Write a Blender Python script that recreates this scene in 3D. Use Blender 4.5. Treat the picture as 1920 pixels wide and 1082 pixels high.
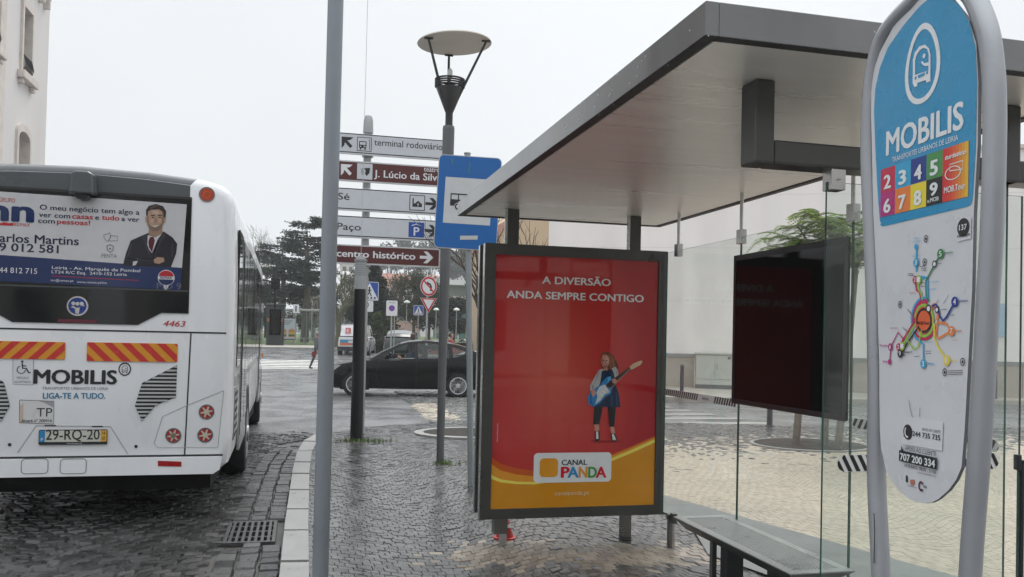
import bpy, bmesh, math, random
import numpy as np
from mathutils import Vector, Matrix
from mathutils.geometry import tessellate_polygon
for o in list(bpy.data.objects): bpy.data.objects.remove(o)
SC = bpy.context.scene; COL = SC.collection
rad = math.radians
random.seed(7); RNG = np.random.default_rng(7)

# ------------------------------------------------------------------ camera
F, SH, EYE = 1607.0, 59.4, 1.5               # focal length and shift in photo pixels (1920 wide), eye height
YAW, PITCH, ROLL = 0.2432, 0.01885, 0.0223
FWD = Vector((math.sin(YAW)*math.cos(PITCH), math.cos(YAW)*math.cos(PITCH), math.sin(PITCH)))
_r = Vector((math.cos(YAW), -math.sin(YAW), 0)); _u = _r.cross(FWD)
RGT = _r*math.cos(ROLL)+_u*math.sin(ROLL); UPV = _u*math.cos(ROLL)-_r*math.sin(ROLL)
EYEP = Vector((0, 0, EYE))
cam = bpy.data.cameras.new('camera'); camo = bpy.data.objects.new('camera', cam); COL.objects.link(camo)
m = Matrix((RGT, UPV, -FWD)).transposed().to_4x4(); m.translation = EYEP
camo.matrix_world = m
cam.sensor_width = 36; cam.lens = F/1920*36; cam.shift_y = SH/1920; cam.clip_end = 5000; cam.clip_start = .05
SC.camera = camo
def ray(px, py): return RGT*((px-960)/F)+UPV*(-(py-541-SH)/F)+FWD
def at(px, py, X=None, Y=None, Z=None):       # a surveyed point: where a line of sight meets a known plane
    d = ray(px, py)
    t = Y/d.y if Y is not None else X/d.x if X is not None else (Z-EYE)/d.z
    return EYEP+d*t

# ------------------------------------------------------------------ world, sun, exposure
W = bpy.data.worlds.new('World'); SC.world = W; W.use_nodes = True
nt = W.node_tree; nt.nodes.clear()
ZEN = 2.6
SUN_EL, SUN_AZ = rad(52), rad(25)             # behind thin cloud, ahead of the camera
sky = nt.nodes.new('ShaderNodeTexSky'); sky.sky_type = 'NISHITA'; sky.sun_disc = False
sky.sun_elevation = SUN_EL; sky.sun_rotation = SUN_AZ; sky.dust_density = 6; sky.air_density = 1.6; sky.ozone_density = 1
hs = nt.nodes.new('ShaderNodeHueSaturation'); hs.inputs['Saturation'].default_value = .12
tc = nt.nodes.new('ShaderNodeTexCoord'); nz = nt.nodes.new('ShaderNodeTexNoise'); nz.inputs['Scale'].default_value = 2.2; nz.inputs['Detail'].default_value = 4
cr = nt.nodes.new('ShaderNodeMapRange'); cr.inputs['To Min'].default_value = .93; cr.inputs['To Max'].default_value = 1.05
mx = nt.nodes.new('ShaderNodeMix'); mx.data_type = 'RGBA'; mx.inputs[0].default_value = .86
mx.inputs[7].default_value = (9.15, 9.5, 9.85, 1)        # an even layer of cloud over the clear sky
ml = nt.nodes.new('ShaderNodeMix'); ml.data_type = 'RGBA'; ml.blend_type = 'MULTIPLY'; ml.inputs[0].default_value = 1
bg = nt.nodes.new('ShaderNodeBackground'); bg.inputs['Strength'].default_value = .1
wo = nt.nodes.new('ShaderNodeOutputWorld'); L = nt.links.new
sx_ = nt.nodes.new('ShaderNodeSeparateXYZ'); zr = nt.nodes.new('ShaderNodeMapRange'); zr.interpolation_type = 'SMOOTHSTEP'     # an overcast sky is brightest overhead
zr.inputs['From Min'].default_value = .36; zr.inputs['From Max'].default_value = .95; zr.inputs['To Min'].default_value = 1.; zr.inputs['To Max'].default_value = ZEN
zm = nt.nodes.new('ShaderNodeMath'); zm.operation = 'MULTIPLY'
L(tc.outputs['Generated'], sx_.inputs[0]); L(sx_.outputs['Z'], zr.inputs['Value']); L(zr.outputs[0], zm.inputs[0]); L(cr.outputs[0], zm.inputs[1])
L(sky.outputs[0], hs.inputs['Color']); L(hs.outputs[0], mx.inputs[6]); L(tc.outputs['Generated'], nz.inputs['Vector'])
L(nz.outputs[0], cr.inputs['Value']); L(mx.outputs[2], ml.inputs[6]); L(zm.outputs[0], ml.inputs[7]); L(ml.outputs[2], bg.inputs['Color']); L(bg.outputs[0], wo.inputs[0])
sl = bpy.data.lights.new('sun', 'SUN'); sl.energy = 1.0; sl.angle = rad(25); sl.color = (1, .95, .88)
so = bpy.data.objects.new('sun', sl); COL.objects.link(so)
sd = Vector((math.sin(SUN_AZ)*math.cos(SUN_EL), math.cos(SUN_AZ)*math.cos(SUN_EL), math.sin(SUN_EL)))
so.rotation_euler = sd.to_track_quat('Z', 'Y').to_euler(); so.location = (0, 0, 30)
SC.view_settings.view_transform = 'Standard'; SC.view_settings.look = 'None'; SC.view_settings.gamma = 1
SC.view_settings.exposure = 0.0
SC.render.engine = 'CYCLES'; SC.cycles.max_bounces = 8; SC.cycles.transparent_max_bounces = 16

# ------------------------------------------------------------------ materials
MATS = {}
def M(name, col, rough=.5, metal=0., var=.08, scale=6., bump=0., bscale=60., coat=0., rvar=.08, rnd=0., spec=.5, stretch=None):
    if name in MATS: return MATS[name]
    m = bpy.data.materials.new(name); m.use_nodes = True; n = m.node_tree; b = n.nodes['Principled BSDF']; K = n.links.new
    b.inputs['Metallic'].default_value = metal; b.inputs['Coat Weight'].default_value = coat; b.inputs['Coat Roughness'].default_value = .06
    b.inputs['Specular IOR Level'].default_value = spec
    t = n.nodes.new('ShaderNodeTexCoord'); vec = t.outputs['Object']
    if stretch:
        mp = n.nodes.new('ShaderNodeMapping'); mp.inputs['Scale'].default_value = stretch; K(vec, mp.inputs[0]); vec = mp.outputs[0]
    z = n.nodes.new('ShaderNodeTexNoise'); z.inputs['Scale'].default_value = scale; z.inputs['Detail'].default_value = 5; K(vec, z.inputs['Vector'])
    r = n.nodes.new('ShaderNodeMapRange'); r.inputs['From Min'].default_value = .25; r.inputs['From Max'].default_value = .75
    r.inputs['To Min'].default_value = 1-var; r.inputs['To Max'].default_value = 1+var; K(z.outputs[0], r.inputs['Value'])
    mu = n.nodes.new('ShaderNodeMix'); mu.data_type = 'RGBA'; mu.blend_type = 'MULTIPLY'; mu.inputs[0].default_value = 1
    mu.inputs[6].default_value = (*col, 1); K(r.outputs[0], mu.inputs[7]); out = mu.outputs[2]
    if rnd:
        a = n.nodes.new('ShaderNodeAttribute'); a.attribute_name = 'rnd'
        r2 = n.nodes.new('ShaderNodeMapRange'); r2.inputs['To Min'].default_value = 1-rnd; r2.inputs['To Max'].default_value = 1+rnd; K(a.outputs['Fac'], r2.inputs['Value'])
        m2 = n.nodes.new('ShaderNodeMix'); m2.data_type = 'RGBA'; m2.blend_type = 'MULTIPLY'; m2.inputs[0].default_value = 1; K(out, m2.inputs[6]); K(r2.outputs[0], m2.inputs[7]); out = m2.outputs[2]
    K(out, b.inputs['Base Color'])
    q = n.nodes.new('ShaderNodeMapRange'); q.inputs['From Min'].default_value = .3; q.inputs['From Max'].default_value = .7
    q.inputs['To Min'].default_value = max(0, rough-rvar); q.inputs['To Max'].default_value = min(1, rough+rvar); K(z.outputs[0], q.inputs['Value']); K(q.outputs[0], b.inputs['Roughness'])
    if bump:
        z2 = n.nodes.new('ShaderNodeTexNoise'); z2.inputs['Scale'].default_value = bscale; z2.inputs['Detail'].default_value = 4; K(vec, z2.inputs['Vector'])
        bp = n.nodes.new('ShaderNodeBump'); bp.inputs['Strength'].default_value = bump; bp.inputs['Distance'].default_value = .02; K(z2.outputs[0], bp.inputs['Height']); K(bp.outputs[0], b.inputs['Normal'])
    MATS[name] = m; return m
def P(name, col, rough=.38, coat=0.): return M('print_'+name, col, rough, 0, .04, 12, 0, 60, coat, .05)
def glassmat(name, tint, ior=1.5, dirt=.03, dcol=(.6, .62, .58)):
    if name in MATS: return MATS[name]
    m = bpy.data.materials.new(name); m.use_nodes = True; n = m.node_tree; n.nodes.clear(); K = n.links.new
    tr = n.nodes.new('ShaderNodeBsdfTransparent'); tr.inputs[0].default_value = (*tint, 1)
    gl = n.nodes.new('ShaderNodeBsdfGlossy'); gl.inputs['Roughness'].default_value = .01
    fr = n.nodes.new('ShaderNodeFresnel'); fr.inputs['IOR'].default_value = ior
    geo = n.nodes.new('ShaderNodeNewGeometry'); iv = n.nodes.new('ShaderNodeMath'); iv.operation = 'SUBTRACT'; iv.inputs[0].default_value = 1; K(geo.outputs['Backfacing'], iv.inputs[1])
    mu = n.nodes.new('ShaderNodeMath'); mu.operation = 'MULTIPLY'; K(fr.outputs[0], mu.inputs[0]); K(iv.outputs[0], mu.inputs[1])
    mx = n.nodes.new('ShaderNodeMixShader'); K(mu.outputs[0], mx.inputs[0]); K(tr.outputs[0], mx.inputs[1]); K(gl.outputs[0], mx.inputs[2])
    df = n.nodes.new('ShaderNodeBsdfDiffuse'); df.inputs[0].default_value = (*dcol, 1)
    tcn = n.nodes.new('ShaderNodeTexCoord'); z = n.nodes.new('ShaderNodeTexNoise'); z.inputs['Scale'].default_value = 3; z.inputs['Detail'].default_value = 6; K(tcn.outputs['Object'], z.inputs['Vector'])
    mr = n.nodes.new('ShaderNodeMapRange'); mr.inputs['From Min'].default_value = .3; mr.inputs['From Max'].default_value = .8; mr.inputs['To Min'].default_value = dirt*.5; mr.inputs['To Max'].default_value = dirt*2; K(z.outputs[0], mr.inputs['Value'])
    m2 = n.nodes.new('ShaderNodeMixShader'); K(mr.outputs[0], m2.inputs[0]); K(mx.outputs[0], m2.inputs[1]); K(df.outputs[0], m2.inputs[2])
    o = n.nodes.new('ShaderNodeOutputMaterial'); K(m2.outputs[0], o.inputs[0]); MATS[name] = m; return m

# ------------------------------------------------------------------ geometry helpers
class Plane:                                   # a flat face in the world with its own u, v axes
    def __init__(s, p, n, ux):
        s.p = Vector(p); s.n = Vector(n).normalized(); s.ux = Vector(ux).normalized(); s.uy = s.n.cross(s.ux)
    def px(s, x, y):
        d = ray(x, y); t = s.n.dot(s.p-EYEP)/s.n.dot(d); q = EYEP+d*t-s.p
        return (q.dot(s.ux), q.dot(s.uy))
    def pt(s, u, v, off=0.): return s.p+s.ux*u+s.uy*v+s.n*off
FONT = {}
def glyphs(s, bold=0., shear=0.):
    k = (s, bold, shear)
    if k not in FONT:
        c = bpy.data.curves.new('t', 'FONT'); c.body = s; c.size = 1; c.offset = bold; c.shear = shear; c.resolution_u = 3
        o = bpy.data.objects.new('t', c); COL.objects.link(o); bpy.context.view_layer.update()
        me = bpy.data.meshes.new_from_object(o.evaluated_get(bpy.context.evaluated_depsgraph_get()))
        FONT[k] = ([(v.co.x, v.co.y) for v in me.vertices], [tuple(p.vertices) for p in me.polygons])
        bpy.data.objects.remove(o); bpy.data.curves.remove(c); bpy.data.meshes.remove(me)
    return FONT[k]
class MB:
    def __init__(s): s.v = []; s.f = []; s.m = []
    def add(s, vs, fs, mat):
        b = len(s.v); s.v += [Vector(v) for v in vs]
        for f in fs: s.f.append(tuple(i+b for i in f)); s.m.append(mat)
        return s
    def box(s, lo, hi, mat, rot=None, piv=None):
        x0, y0, z0 = lo; x1, y1, z1 = hi
        vs = [Vector(p) for p in ((x0,y0,z0),(x1,y0,z0),(x1,y1,z0),(x0,y1,z0),(x0,y0,z1),(x1,y0,z1),(x1,y1,z1),(x0,y1,z1))]
        if rot is not None: vs = [rot @ (v-piv)+piv for v in vs]
        return s.add(vs, [(0,3,2,1),(4,5,6,7),(0,1,5,4),(1,2,6,5),(2,3,7,6),(3,0,4,7)], mat)
    def slab(s, pl, u0, v0, u1, v1, t, mat, off=0.):      # a box standing on a plane's face
        vs = [pl.pt(u, v, d) for d in (off, off+t) for u, v in ((u0,v0),(u1,v0),(u1,v1),(u0,v1))]
        return s.add(vs, [(0,3,2,1),(4,5,6,7),(0,1,5,4),(1,2,6,5),(2,3,7,6),(3,0,4,7)], mat)
    def rings(s, rs, mat, cap=True, close=True):
        n = len(rs[0]); b = []; fs = []
        for r in rs: b += list(r)
        for i in range(len(rs)-1):
            for j in range(n if close else n-1):
                k = (j+1) % n; fs.append((i*n+j, i*n+k, (i+1)*n+k, (i+1)*n+j))
        if cap: fs.append(tuple(reversed(range(n)))); fs.append(tuple(range((len(rs)-1)*n, len(rs)*n)))
        return s.add(b, fs, mat)
    def tube(s, pts, r, mat, n=12, cap=True, squash=1.):
        pts = [Vector(p) for p in pts]; rs = r if isinstance(r, (list, tuple)) else [r]*len(pts); R = []
        ref = None
        for i, p in enumerate(pts):
            t = (pts[min(i+1, len(pts)-1)]-pts[max(i-1, 0)]).normalized()
            if ref is None: ref = Vector((0,0,1)) if abs(t.z) < .9 else Vector((1,0,0))
            a = (ref-t*ref.dot(t)).normalized(); ref = a; b = t.cross(a)
            R.append([p+a*(rs[i]*math.cos(2*math.pi*k/n))+b*(rs[i]*squash*math.sin(2*math.pi*k/n)) for k in range(n)])
        return s.rings(R, mat, cap)
    def lathe(s, prof, c, mat, n=24, cap=True):
        c = Vector(c); return s.rings([[c+Vector((r*math.cos(2*math.pi*k/n), r*math.sin(2*math.pi*k/n), z)) for k in range(n)] for r, z in prof], mat, cap)
    def poly(s, pl, uv, mat, off=.002): return s.add([pl.pt(u, v, off) for u, v in uv], [tuple(range(len(uv)))], mat)
    def pxpoly(s, pl, pts, mat, off=.002, mirror=None):
        uv = [pl.px(*p) for p in pts]
        if mirror is not None: uv = [(2*mirror-u, v) for u, v in reversed(uv)]
        return s.tess(pl, [uv], mat, off)
    def tess(s, pl, loops, mat, off=0., fn=None):
        flat = [p for l in loops for p in l]; tris = tessellate_polygon([[Vector((u, v, 0)) for u, v in l] for l in loops])
        vs = [fn(u, v) if fn else pl.pt(u, v, off) for u, v in flat]; fs = []
        for t in tris:
            a, b, c = [Vector((*flat[i], 0)) for i in t]
            fs.append(tuple(t) if (b-a).cross(c-a).z > 0 else tuple(reversed(t)))
        return s.add(vs, fs, mat)
    def prism(s, pl, loops, t, mat, off=0., side=None):  # outline (with holes) given thickness, front at off+t
        if len(loops) == 1 or True:
            s.tess(pl, loops, mat, off+t)
            n0 = len(s.f); s.tess(pl, loops, mat, off)
            for i in range(n0, len(s.f)): s.f[i] = tuple(reversed(s.f[i]))
            for li, l in enumerate(loops):
                a = sum(l[i][0]*l[(i+1) % len(l)][1]-l[(i+1) % len(l)][0]*l[i][1] for i in range(len(l)))
                q = l if (a > 0) == (li == 0) else list(reversed(l)); n = len(q)
                vs = [pl.pt(u, v, off) for u, v in q]+[pl.pt(u, v, off+t) for u, v in q]
                s.add(vs, [(i, (i+1) % n, n+(i+1) % n, n+i) for i in range(n)], side or mat)
        return s
    def disc(s, pl, u, v, r, mat, off=.002, n=24, ry=None):
        ry = ry or r; return s.poly(pl, [(u+r*math.cos(2*math.pi*k/n), v+ry*math.sin(2*math.pi*k/n)) for k in range(n)], mat, off)
    def ring(s, pl, u, v, r0, r1, mat, off=.002, n=28, ky=1., a0=0., a1=2*math.pi):
        vs = []; fs = []
        for k in range(n+1):
            a = a0+(a1-a0)*k/n
            vs += [pl.pt(u+r0*math.cos(a), v+r0*ky*math.sin(a), off), pl.pt(u+r1*math.cos(a), v+r1*ky*math.sin(a), off)]
        return s.add(vs, [(2*k, 2*k+1, 2*k+3, 2*k+2) for k in range(n)], mat)
    def line(s, pl, pts, w, mat, off=.002):               # a printed line along points (u, v)
        P2 = [Vector(p) for p in pts]; Lf = []; Rt = []
        for i, p in enumerate(P2):
            d = (P2[min(i+1, len(P2)-1)]-P2[max(i-1, 0)]); d = d.normalized() if d.length else Vector((1, 0)); nn = Vector((-d.y, d.x))*w/2
            Lf.append(p+nn); Rt.append(p-nn)
        n = len(P2); vs = [pl.pt(q.x, q.y, off) for q in Rt+Lf]
        return s.add(vs, [(i, i+1, n+i+1, n+i) for i in range(n-1)], mat)
    def text(s, pl, t, p0, p1, cap, mat, bold=0., off=.003, shear=0., rot=False, uvm=False):
        g, fs = glyphs(t, 0., shear)
        if not g: return s
        xs = [q[0] for q in g]; x0, w = min(xs), max(xs)-min(xs)
        if uvm: (u0, v0), (u1, v1), ch = p0, p1, cap
        else:
            u0, v0 = pl.px(*p0); u1, v1 = pl.px(*p1); ch = pl.px(p0[0], p0[1]-cap)[1]-v0
        a = math.atan2(v1-v0, u1-u0) if rot else 0.
        if not rot: v0 = (v0+v1)/2
        sx = (math.hypot(u1-u0, v1-v0) if rot else (u1-u0))/w; sy = ch/CAPH; ca, sa = math.cos(a), math.sin(a)
        e = bold*.85
        for i, (dx, dy) in enumerate(((0, 0), (e, 0), (-e, 0), (e*.5, e*.5), (-e*.5, e*.5), (-e*.5, -e*.5), (e*.5, -e*.5)) if e > 0 else ((0, 0),)):
            vs = []
            for x, y in g:
                X, Y = (x+dx-x0)*sx, (y+dy)*sy; vs.append(pl.pt(u0+X*ca-Y*sa, v0+X*sa+Y*ca, off+i*4e-5))
            s.add(vs, fs, mat)
        return s
    def build(s, name, parent=None, smooth=None, bevel=0., rnd=None):
        me = bpy.data.meshes.new(name)
        if parent is not None: inv = WM[parent.name].inverted(); vs = [inv @ v for v in s.v]; loc = None
        else:
            lo = Vector((min(v.x for v in s.v), min(v.y for v in s.v), min(v.z for v in s.v))); hi = Vector((max(v.x for v in s.v), max(v.y for v in s.v), max(v.z for v in s.v)))
            loc = Vector(((lo.x+hi.x)/2, (lo.y+hi.y)/2, lo.z)); vs = [v-loc for v in s.v]
        me.from_pydata([tuple(v) for v in vs], [], s.f)
        ml = []
        for q in s.m:
            if q not in ml: ml.append(q)
        for q in ml: me.materials.append(q)
        idx = {q.name: i for i, q in enumerate(ml)}
        me.polygons.foreach_set('material_index', [idx[q.name] for q in s.m])
        if rnd is not None:
            a = me.attributes.new('rnd', 'FLOAT', 'FACE'); a.data.foreach_set('value', rnd)
        me.update()
        if smooth:
            me.polygons.foreach_set('use_smooth', [True]*len(me.polygons)); me.set_sharp_from_angle(angle=rad(smooth))
        o = bpy.data.objects.new(name, me); COL.objects.link(o)
        if parent is not None: o.parent = parent; WM[o.name] = WM[parent.name].copy()
        else: o.location = loc; WM[o.name] = Matrix.Translation(loc)
        if bevel:
            b = o.modifiers.new('bevel', 'BEVEL'); b.width = bevel; b.segments = 2; b.limit_method = 'ANGLE'; b.angle_limit = rad(40)
        return o
WM = {}
def tag(o, label=None, cat=None, group=None, kind=None):
    if label: o['label'] = label
    if cat: o['category'] = cat
    if group: o['group'] = group
    if kind: o['kind'] = kind
    return o
def thing(name, label, cat, loc=(0,0,0), rz=0., group=None):
    o = bpy.data.objects.new(name, None); COL.objects.link(o); o.location = loc; o.rotation_euler = (0, 0, rz); o.empty_display_size = .2
    WM[o.name] = Matrix.Translation(Vector(loc)) @ Matrix.Rotation(rz, 4, 'Z'); return tag(o, label, cat, group)
def dup(root, loc, rz=0., label=None, sc=None):
    r = root.copy(); COL.objects.link(r); r.location = loc; r.rotation_euler = (0, 0, rz)
    if sc: r.scale = (sc, sc, sc)
    if label: r['label'] = label
    for ch in list(root.children):
        c = ch.copy(); COL.objects.link(c); c.parent = r
        for g in list(ch.children):
            d = g.copy(); COL.objects.link(d); d.parent = c
    return r
_g, _ = glyphs('H'); CAPH = max(q[1] for q in _g)
def crop(x0, y0, s): return lambda *pts: [(x0+x/s, y0+y/s) for x, y in pts]
def rrect(u0, v0, u1, v1, r, n=5):
    o = []
    for cx, cy, a in ((u1-r, v0+r, -90), (u1-r, v1-r, 0), (u0+r, v1-r, 90), (u0+r, v0+r, 180)):
        o += [(cx+r*math.cos(rad(a+90*k/n)), cy+r*math.sin(rad(a+90*k/n))) for k in range(n+1)]
    return o
def interp(pts, x):
    for (a, b), (c, d) in zip(pts, pts[1:]):
        if x <= c: return b+(d-b)*max(0, (x-a))/(c-a)
    return pts[-1][1]
GZ = [(-60, -.13), (40, -.13), (50, .2), (60, .42), (90, .7), (150, 1.), (300, 1.6), (2000, 1.7)]
def gz(y): return interp(GZ, y)
white = M('white_paint', (.72, .73, .75), .35, 0, .04, 3)
black = M('black_paint', (.018, .019, .021), .35)
# ------------------------------------------------------------------ ground
asph = M('wet_asphalt', (.15, .152, .157), .27, 0, .22, 1.1, .25, 140, 0, .16)
grout = M('grout', (.06, .057, .052), .45, 0, .3, 8, .3, 60)
kerbm = M('kerb_limestone', (.27, .265, .258), .4, 0, .16, 5, .12, 70, 0, .14)
stonem = M('pavement_limestone', (.088, .087, .086), .22, 0, .3, 1.6, .07, 90, 0, .15, .28)
settm = M('wet_basalt_sett', (.055, .054, .053), .28, 0, .3, 4, .3, 50, 0, .15, .5)
soil = M('planting_soil', (.03, .024, .019), .9, 0, .5, 30, .8, 40)
lawnm = M('lawn', (.09, .13, .04), .8, 0, .35, 3, .6, 80)
conc = M('smooth_concrete', (.15, .155, .155), .35, 0, .08, 2.5, .05, 60, 0, .1)
linem = M('worn_road_marking', (.62, .61, .58), .5, 0, .2, 3, .1, 80)
gb = MB(); ys = [-40, 13.4, 14.2, 24, 40, 45, 50, 55, 60, 75, 90, 120, 150, 300, 2500]; xs = [-2500, -300, -60, -20, -5, 0, 5, 20, 60, 300, 2500]
gb.add([(x, y, gz(y)-(.05 if y < 14 else 0)) for y in ys for x in xs], [(j*11+i, j*11+i+1, j*11+i+12, j*11+i+11) for j in range(len(ys)-1) for i in range(10)], asph)
tag(gb.build('road'), kind='structure')
KP = [(-.005, 1.0), (.0, 4), (.02, 7), (.06, 9.6), (.1, 10.9), (.19, 12.1), (.42, 13.05), (.85, 13.75), (1.5, 14.2), (2.4, 14.45), (4.5, 14.6), (6.6, 14.5), (8, 14.0), (9.8, 13.65), (14, 13.3), (24, 12.9)]
def resample(pts, step):
    out = [Vector(pts[0])]; acc = 0
    for a, b in zip(pts, pts[1:]):
        a, b = Vector(a), Vector(b); d = (b-a).length; t = step-acc
        while t < d: out.append(a+(b-a)*(t/d)); t += step
        acc = d-(t-step)
    out.append(Vector(pts[-1])); return out
KS = resample(KP, .05)
def koff(i, w):
    d = (KS[min(i+1, len(KS)-1)]-KS[max(i-1, 0)]).normalized(); return KS[i]+Vector((d.y, -d.x))*w
kb = MB(); i = 0
while i < len(KS)-3:                               # kerbstones laid one by one
    n = min(len(KS)-1, i+random.randint(15, 21)); z = random.uniform(.007, .014); rr = []
    drop = .0 if KS[i].y < 12.3 else -.05
    for k in range(i, n):
        l, r = koff(k, -.09), koff(k, .09)
        g0 = .004 if k in (i, n-1) else 0
        rr.append([(l.x, l.y, -.2), (l.x, l.y, z-.012+drop), (l.x+.3*(r.x-l.x)*.06, l.y+(r.y-l.y)*.03, z+drop), (r.x, r.y, z+drop-.004), (r.x, r.y, -.2)])
    kb.rings([[Vector(p) for p in q] for q in rr], kerbm); i = n
tag(kb.build('kerb'), kind='structure')
PAVE = [(koff(k, .03).x, koff(k, .03).y) for k in range(0, len(KS), 4)]+[(24, 1.0)]
def inside(x, y, poly):
    c = np.zeros(x.shape, bool); n = len(poly)
    for i in range(n):
        (a, b), (p, q) = poly[i], poly[(i+1) % n]
        if b == q: continue
        cond = ((b > y) != (q > y)) & (x < (p-a)*(y-b)/(q-b)+a); c ^= cond
    return c
def stones(cx, cy, quad, z0, tilt, hvar, inset, bev, depth, cm):
    """one small bevelled block per paving stone. quad: (N,4,2) corner positions"""
    N = len(cx); cen = np.stack([cx, cy], 1)[:, None, :]; d = quad-cen; ln = np.linalg.norm(d, axis=2, keepdims=True)
    lo = cen+d*(1-inset/ln); hi = cen+d*(1-(inset+bev)/ln)
    h = z0+RNG.normal(0, hvar, N); tx, ty = RNG.normal(0, tilt, N), RNG.normal(0, tilt, N)
    zt = h[:, None]+(hi[:, :, 0]-cx[:, None])*tx[:, None]+(hi[:, :, 1]-cy[:, None])*ty[:, None]
    zl = h[:, None]-depth+(lo[:, :, 0]-cx[:, None])*tx[:, None]+(lo[:, :, 1]-cy[:, None])*ty[:, None]
    v = np.concatenate([np.concatenate([lo, zl[:, :, None]], 2), np.concatenate([hi, zt[:, :, None]], 2)], 1).reshape(-1, 3)
    f = (np.array([(4,5,6,7),(0,1,5,4),(1,2,6,5),(2,3,7,6),(3,0,4,7)])[None]+(np.arange(N)*8)[:, None, None]).reshape(-1, 4)
    return v, f, np.repeat(RNG.random(N), 5)
def arcgrid(x0, x1, y0, y1, s, per, amp, jit, aspect=1.):
    nx = int((x1-x0)/s); ny = int((y1-y0)/(s*aspect)); I, J = np.meshgrid(np.arange(nx+1), np.arange(ny+1), indexing='xy')
    X = x0+I*s+RNG.normal(0, jit, I.shape); Yb = y0+J*s*aspect+RNG.normal(0, jit, I.shape)
    def warp(x, y): return y+amp*np.cos(2*np.pi*(x/per))*(1+.25*np.sin(x*1.3+y*.7))+.05*np.sin(x*2.1+y*1.1)
    q = []
    for j in range(ny):
        sh = (s*.5 if j % 2 else 0)
        a = np.stack([X[j, :-1]+sh, Yb[j, :-1]], 1); b = np.stack([X[j, 1:]+sh, Yb[j, 1:]], 1)
        c = np.stack([X[j, 1:]+sh, Yb[j+1, 1:]], 1); d = np.stack([X[j, :-1]+sh, Yb[j+1, :-1]], 1)
        q.append(np.stack([a, b, c, d], 1))
    q = np.concatenate(q, 0); q[:, :, 1] = warp(q[:, :, 0], q[:, :, 1]); return q
def mesh_np(name, v, f, rnd, mats, fm=None):
    me = bpy.data.meshes.new(name); me.from_pydata(v.tolist(), [], f.tolist() if hasattr(f, 'tolist') else f)
    for q in mats: me.materials.append(q)
    if fm is not None: me.polygons.foreach_set('material_index', fm)
    a = me.attributes.new('rnd', 'FLOAT', 'FACE'); a.data.foreach_set('value', rnd); me.update()
    o = bpy.data.objects.new(name, me); COL.objects.link(o); return o
# pavement of small limestone cubes in arcs
q = arcgrid(-.1, 14, 1.2, 15.2, .078, 1.9, .30, .0085); c = q.mean(1)
keep = inside(c[:, 0], c[:, 1], PAVE) & ((c[:, 0] < 7) | (c[:, 1] > 4)) & ((c[:, 0] > .3) | (c[:, 1] > 3))
q = q[keep]; c = c[keep]
gy_, gxx = [3.0, 4.6, 5.77, 6.7, 7.69, 9.2, 13], [4.6, 4.2, 3.91, 3.67, 3.43, 3.05, 2.2]                  # the plaza side is laid in drier beige stone
gx = np.interp(c[:, 1], gy_, gxx)
mi_ = np.where((c[:, 0] > gx) & (c[:, 1] < 11.2+RNG.normal(0, .8, len(c))), 1, 0)
dd_ = np.minimum(np.hypot((c[:, 0]-1.5)/.55, (c[:, 1]-5.75)/.35), np.hypot((c[:, 0]-2.3)/.7, (c[:, 1]-5.6)/.3)); mi_ = np.where((mi_ == 0) & (dd_ < RNG.uniform(.5, 1.5, len(c))), 2, mi_)
tl0 = np.where(mi_ == 1, .005, .014)
v, f, r = stones(c[:, 0], c[:, 1], q, 0., tl0, np.where(mi_ == 1, .0006, .0014), .0014, .004, np.where(mi_ == 1, .004, .009)[:, None], 0)
nb = len(v); base = np.array([(x, y, -.0075) for x, y in PAVE]); b2 = np.array([(a, y, -.0035) for a, y in zip(gxx, gy_)][:6]+[(14, 10.8, -.0035), (14, 3., -.0035)])
v = np.concatenate([v, base, b2]); fl = f.tolist()+[list(reversed(range(nb, nb+len(base)))), list(reversed(range(nb+len(base), nb+len(base)+len(b2))))]
warm = M('beige_limestone', (.385, .325, .258), .62, 0, .12, .8, .04, 90, 0, .1, .09); sandy = M('sandy_limestone', (.25, .215, .175), .5, 0, .25, 3, .12, 90, 0, .12, .25)
tag(mesh_np('pavement', v, fl, np.append(r, [.5, .5]), [stonem, warm, sandy, grout, M('beige_grout', (.30, .255, .20), .7, 0, .15, 6)], np.repeat(mi_, 5).tolist()+[3, 4]), kind='structure')
# bus lane: larger dark setts, three straight courses along the kerb
q = arcgrid(-7, .2, 3.0, 14.3, .15, 3.4, .22, .011, .72); c = q.mean(1)
kx = np.array([interp([(p[1], p[0]) for p in KP[:9]], y) for y in c[:, 1]])-.09
far = 14.25+.55*(c[:, 0]+.5)
keep = (c[:, 0] < kx-.47) & (c[:, 1] < np.where(c[:, 0] > -1.5, far, 13.7)); q = q[keep]; c = c[keep]
v1, f1, r1 = stones(c[:, 0], c[:, 1], q, -.13, .05, .004, .006, .018, .025, 0)
qs = []
for row in range(3):
    y = 3.0
    while y < 12.6:
        l = random.uniform(.14, .24); x1 = interp([(p[1], p[0]) for p in KP[:9]], y+l/2)-.1-.152*row; x0 = x1-.15
        j = lambda: random.uniform(-.008, .008)
        qs.append([(x0+j(), y+j()), (x1+j(), y+j()), (x1+j(), y+l+j()), (x0+j(), y+l+j())]); y += l
qs = np.array(qs); DR = (qs.mean(1)[:, 0] > -.54) & (qs.mean(1)[:, 1] > 6.84) & (qs.mean(1)[:, 1] < 7.66) & (qs.mean(1)[:, 0] < -.12); qs = qs[~DR]; c = qs.mean(1)
v2, f2, r2 = stones(c[:, 0], c[:, 1], qs, -.125, .03, .004, .006, .016, .025, 0)
v = np.concatenate([v1, v2, np.array([(-7.2, 2, -.153), (.3, 2, -.153), (.3, 15, -.153), (-7.2, 13.5, -.153)])]); n1 = len(v1); n2 = len(v1)+len(v2)
fl = f1.tolist()+(f2+n1).tolist()+[[n2, n2+1, n2+2, n2+3]]
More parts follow.
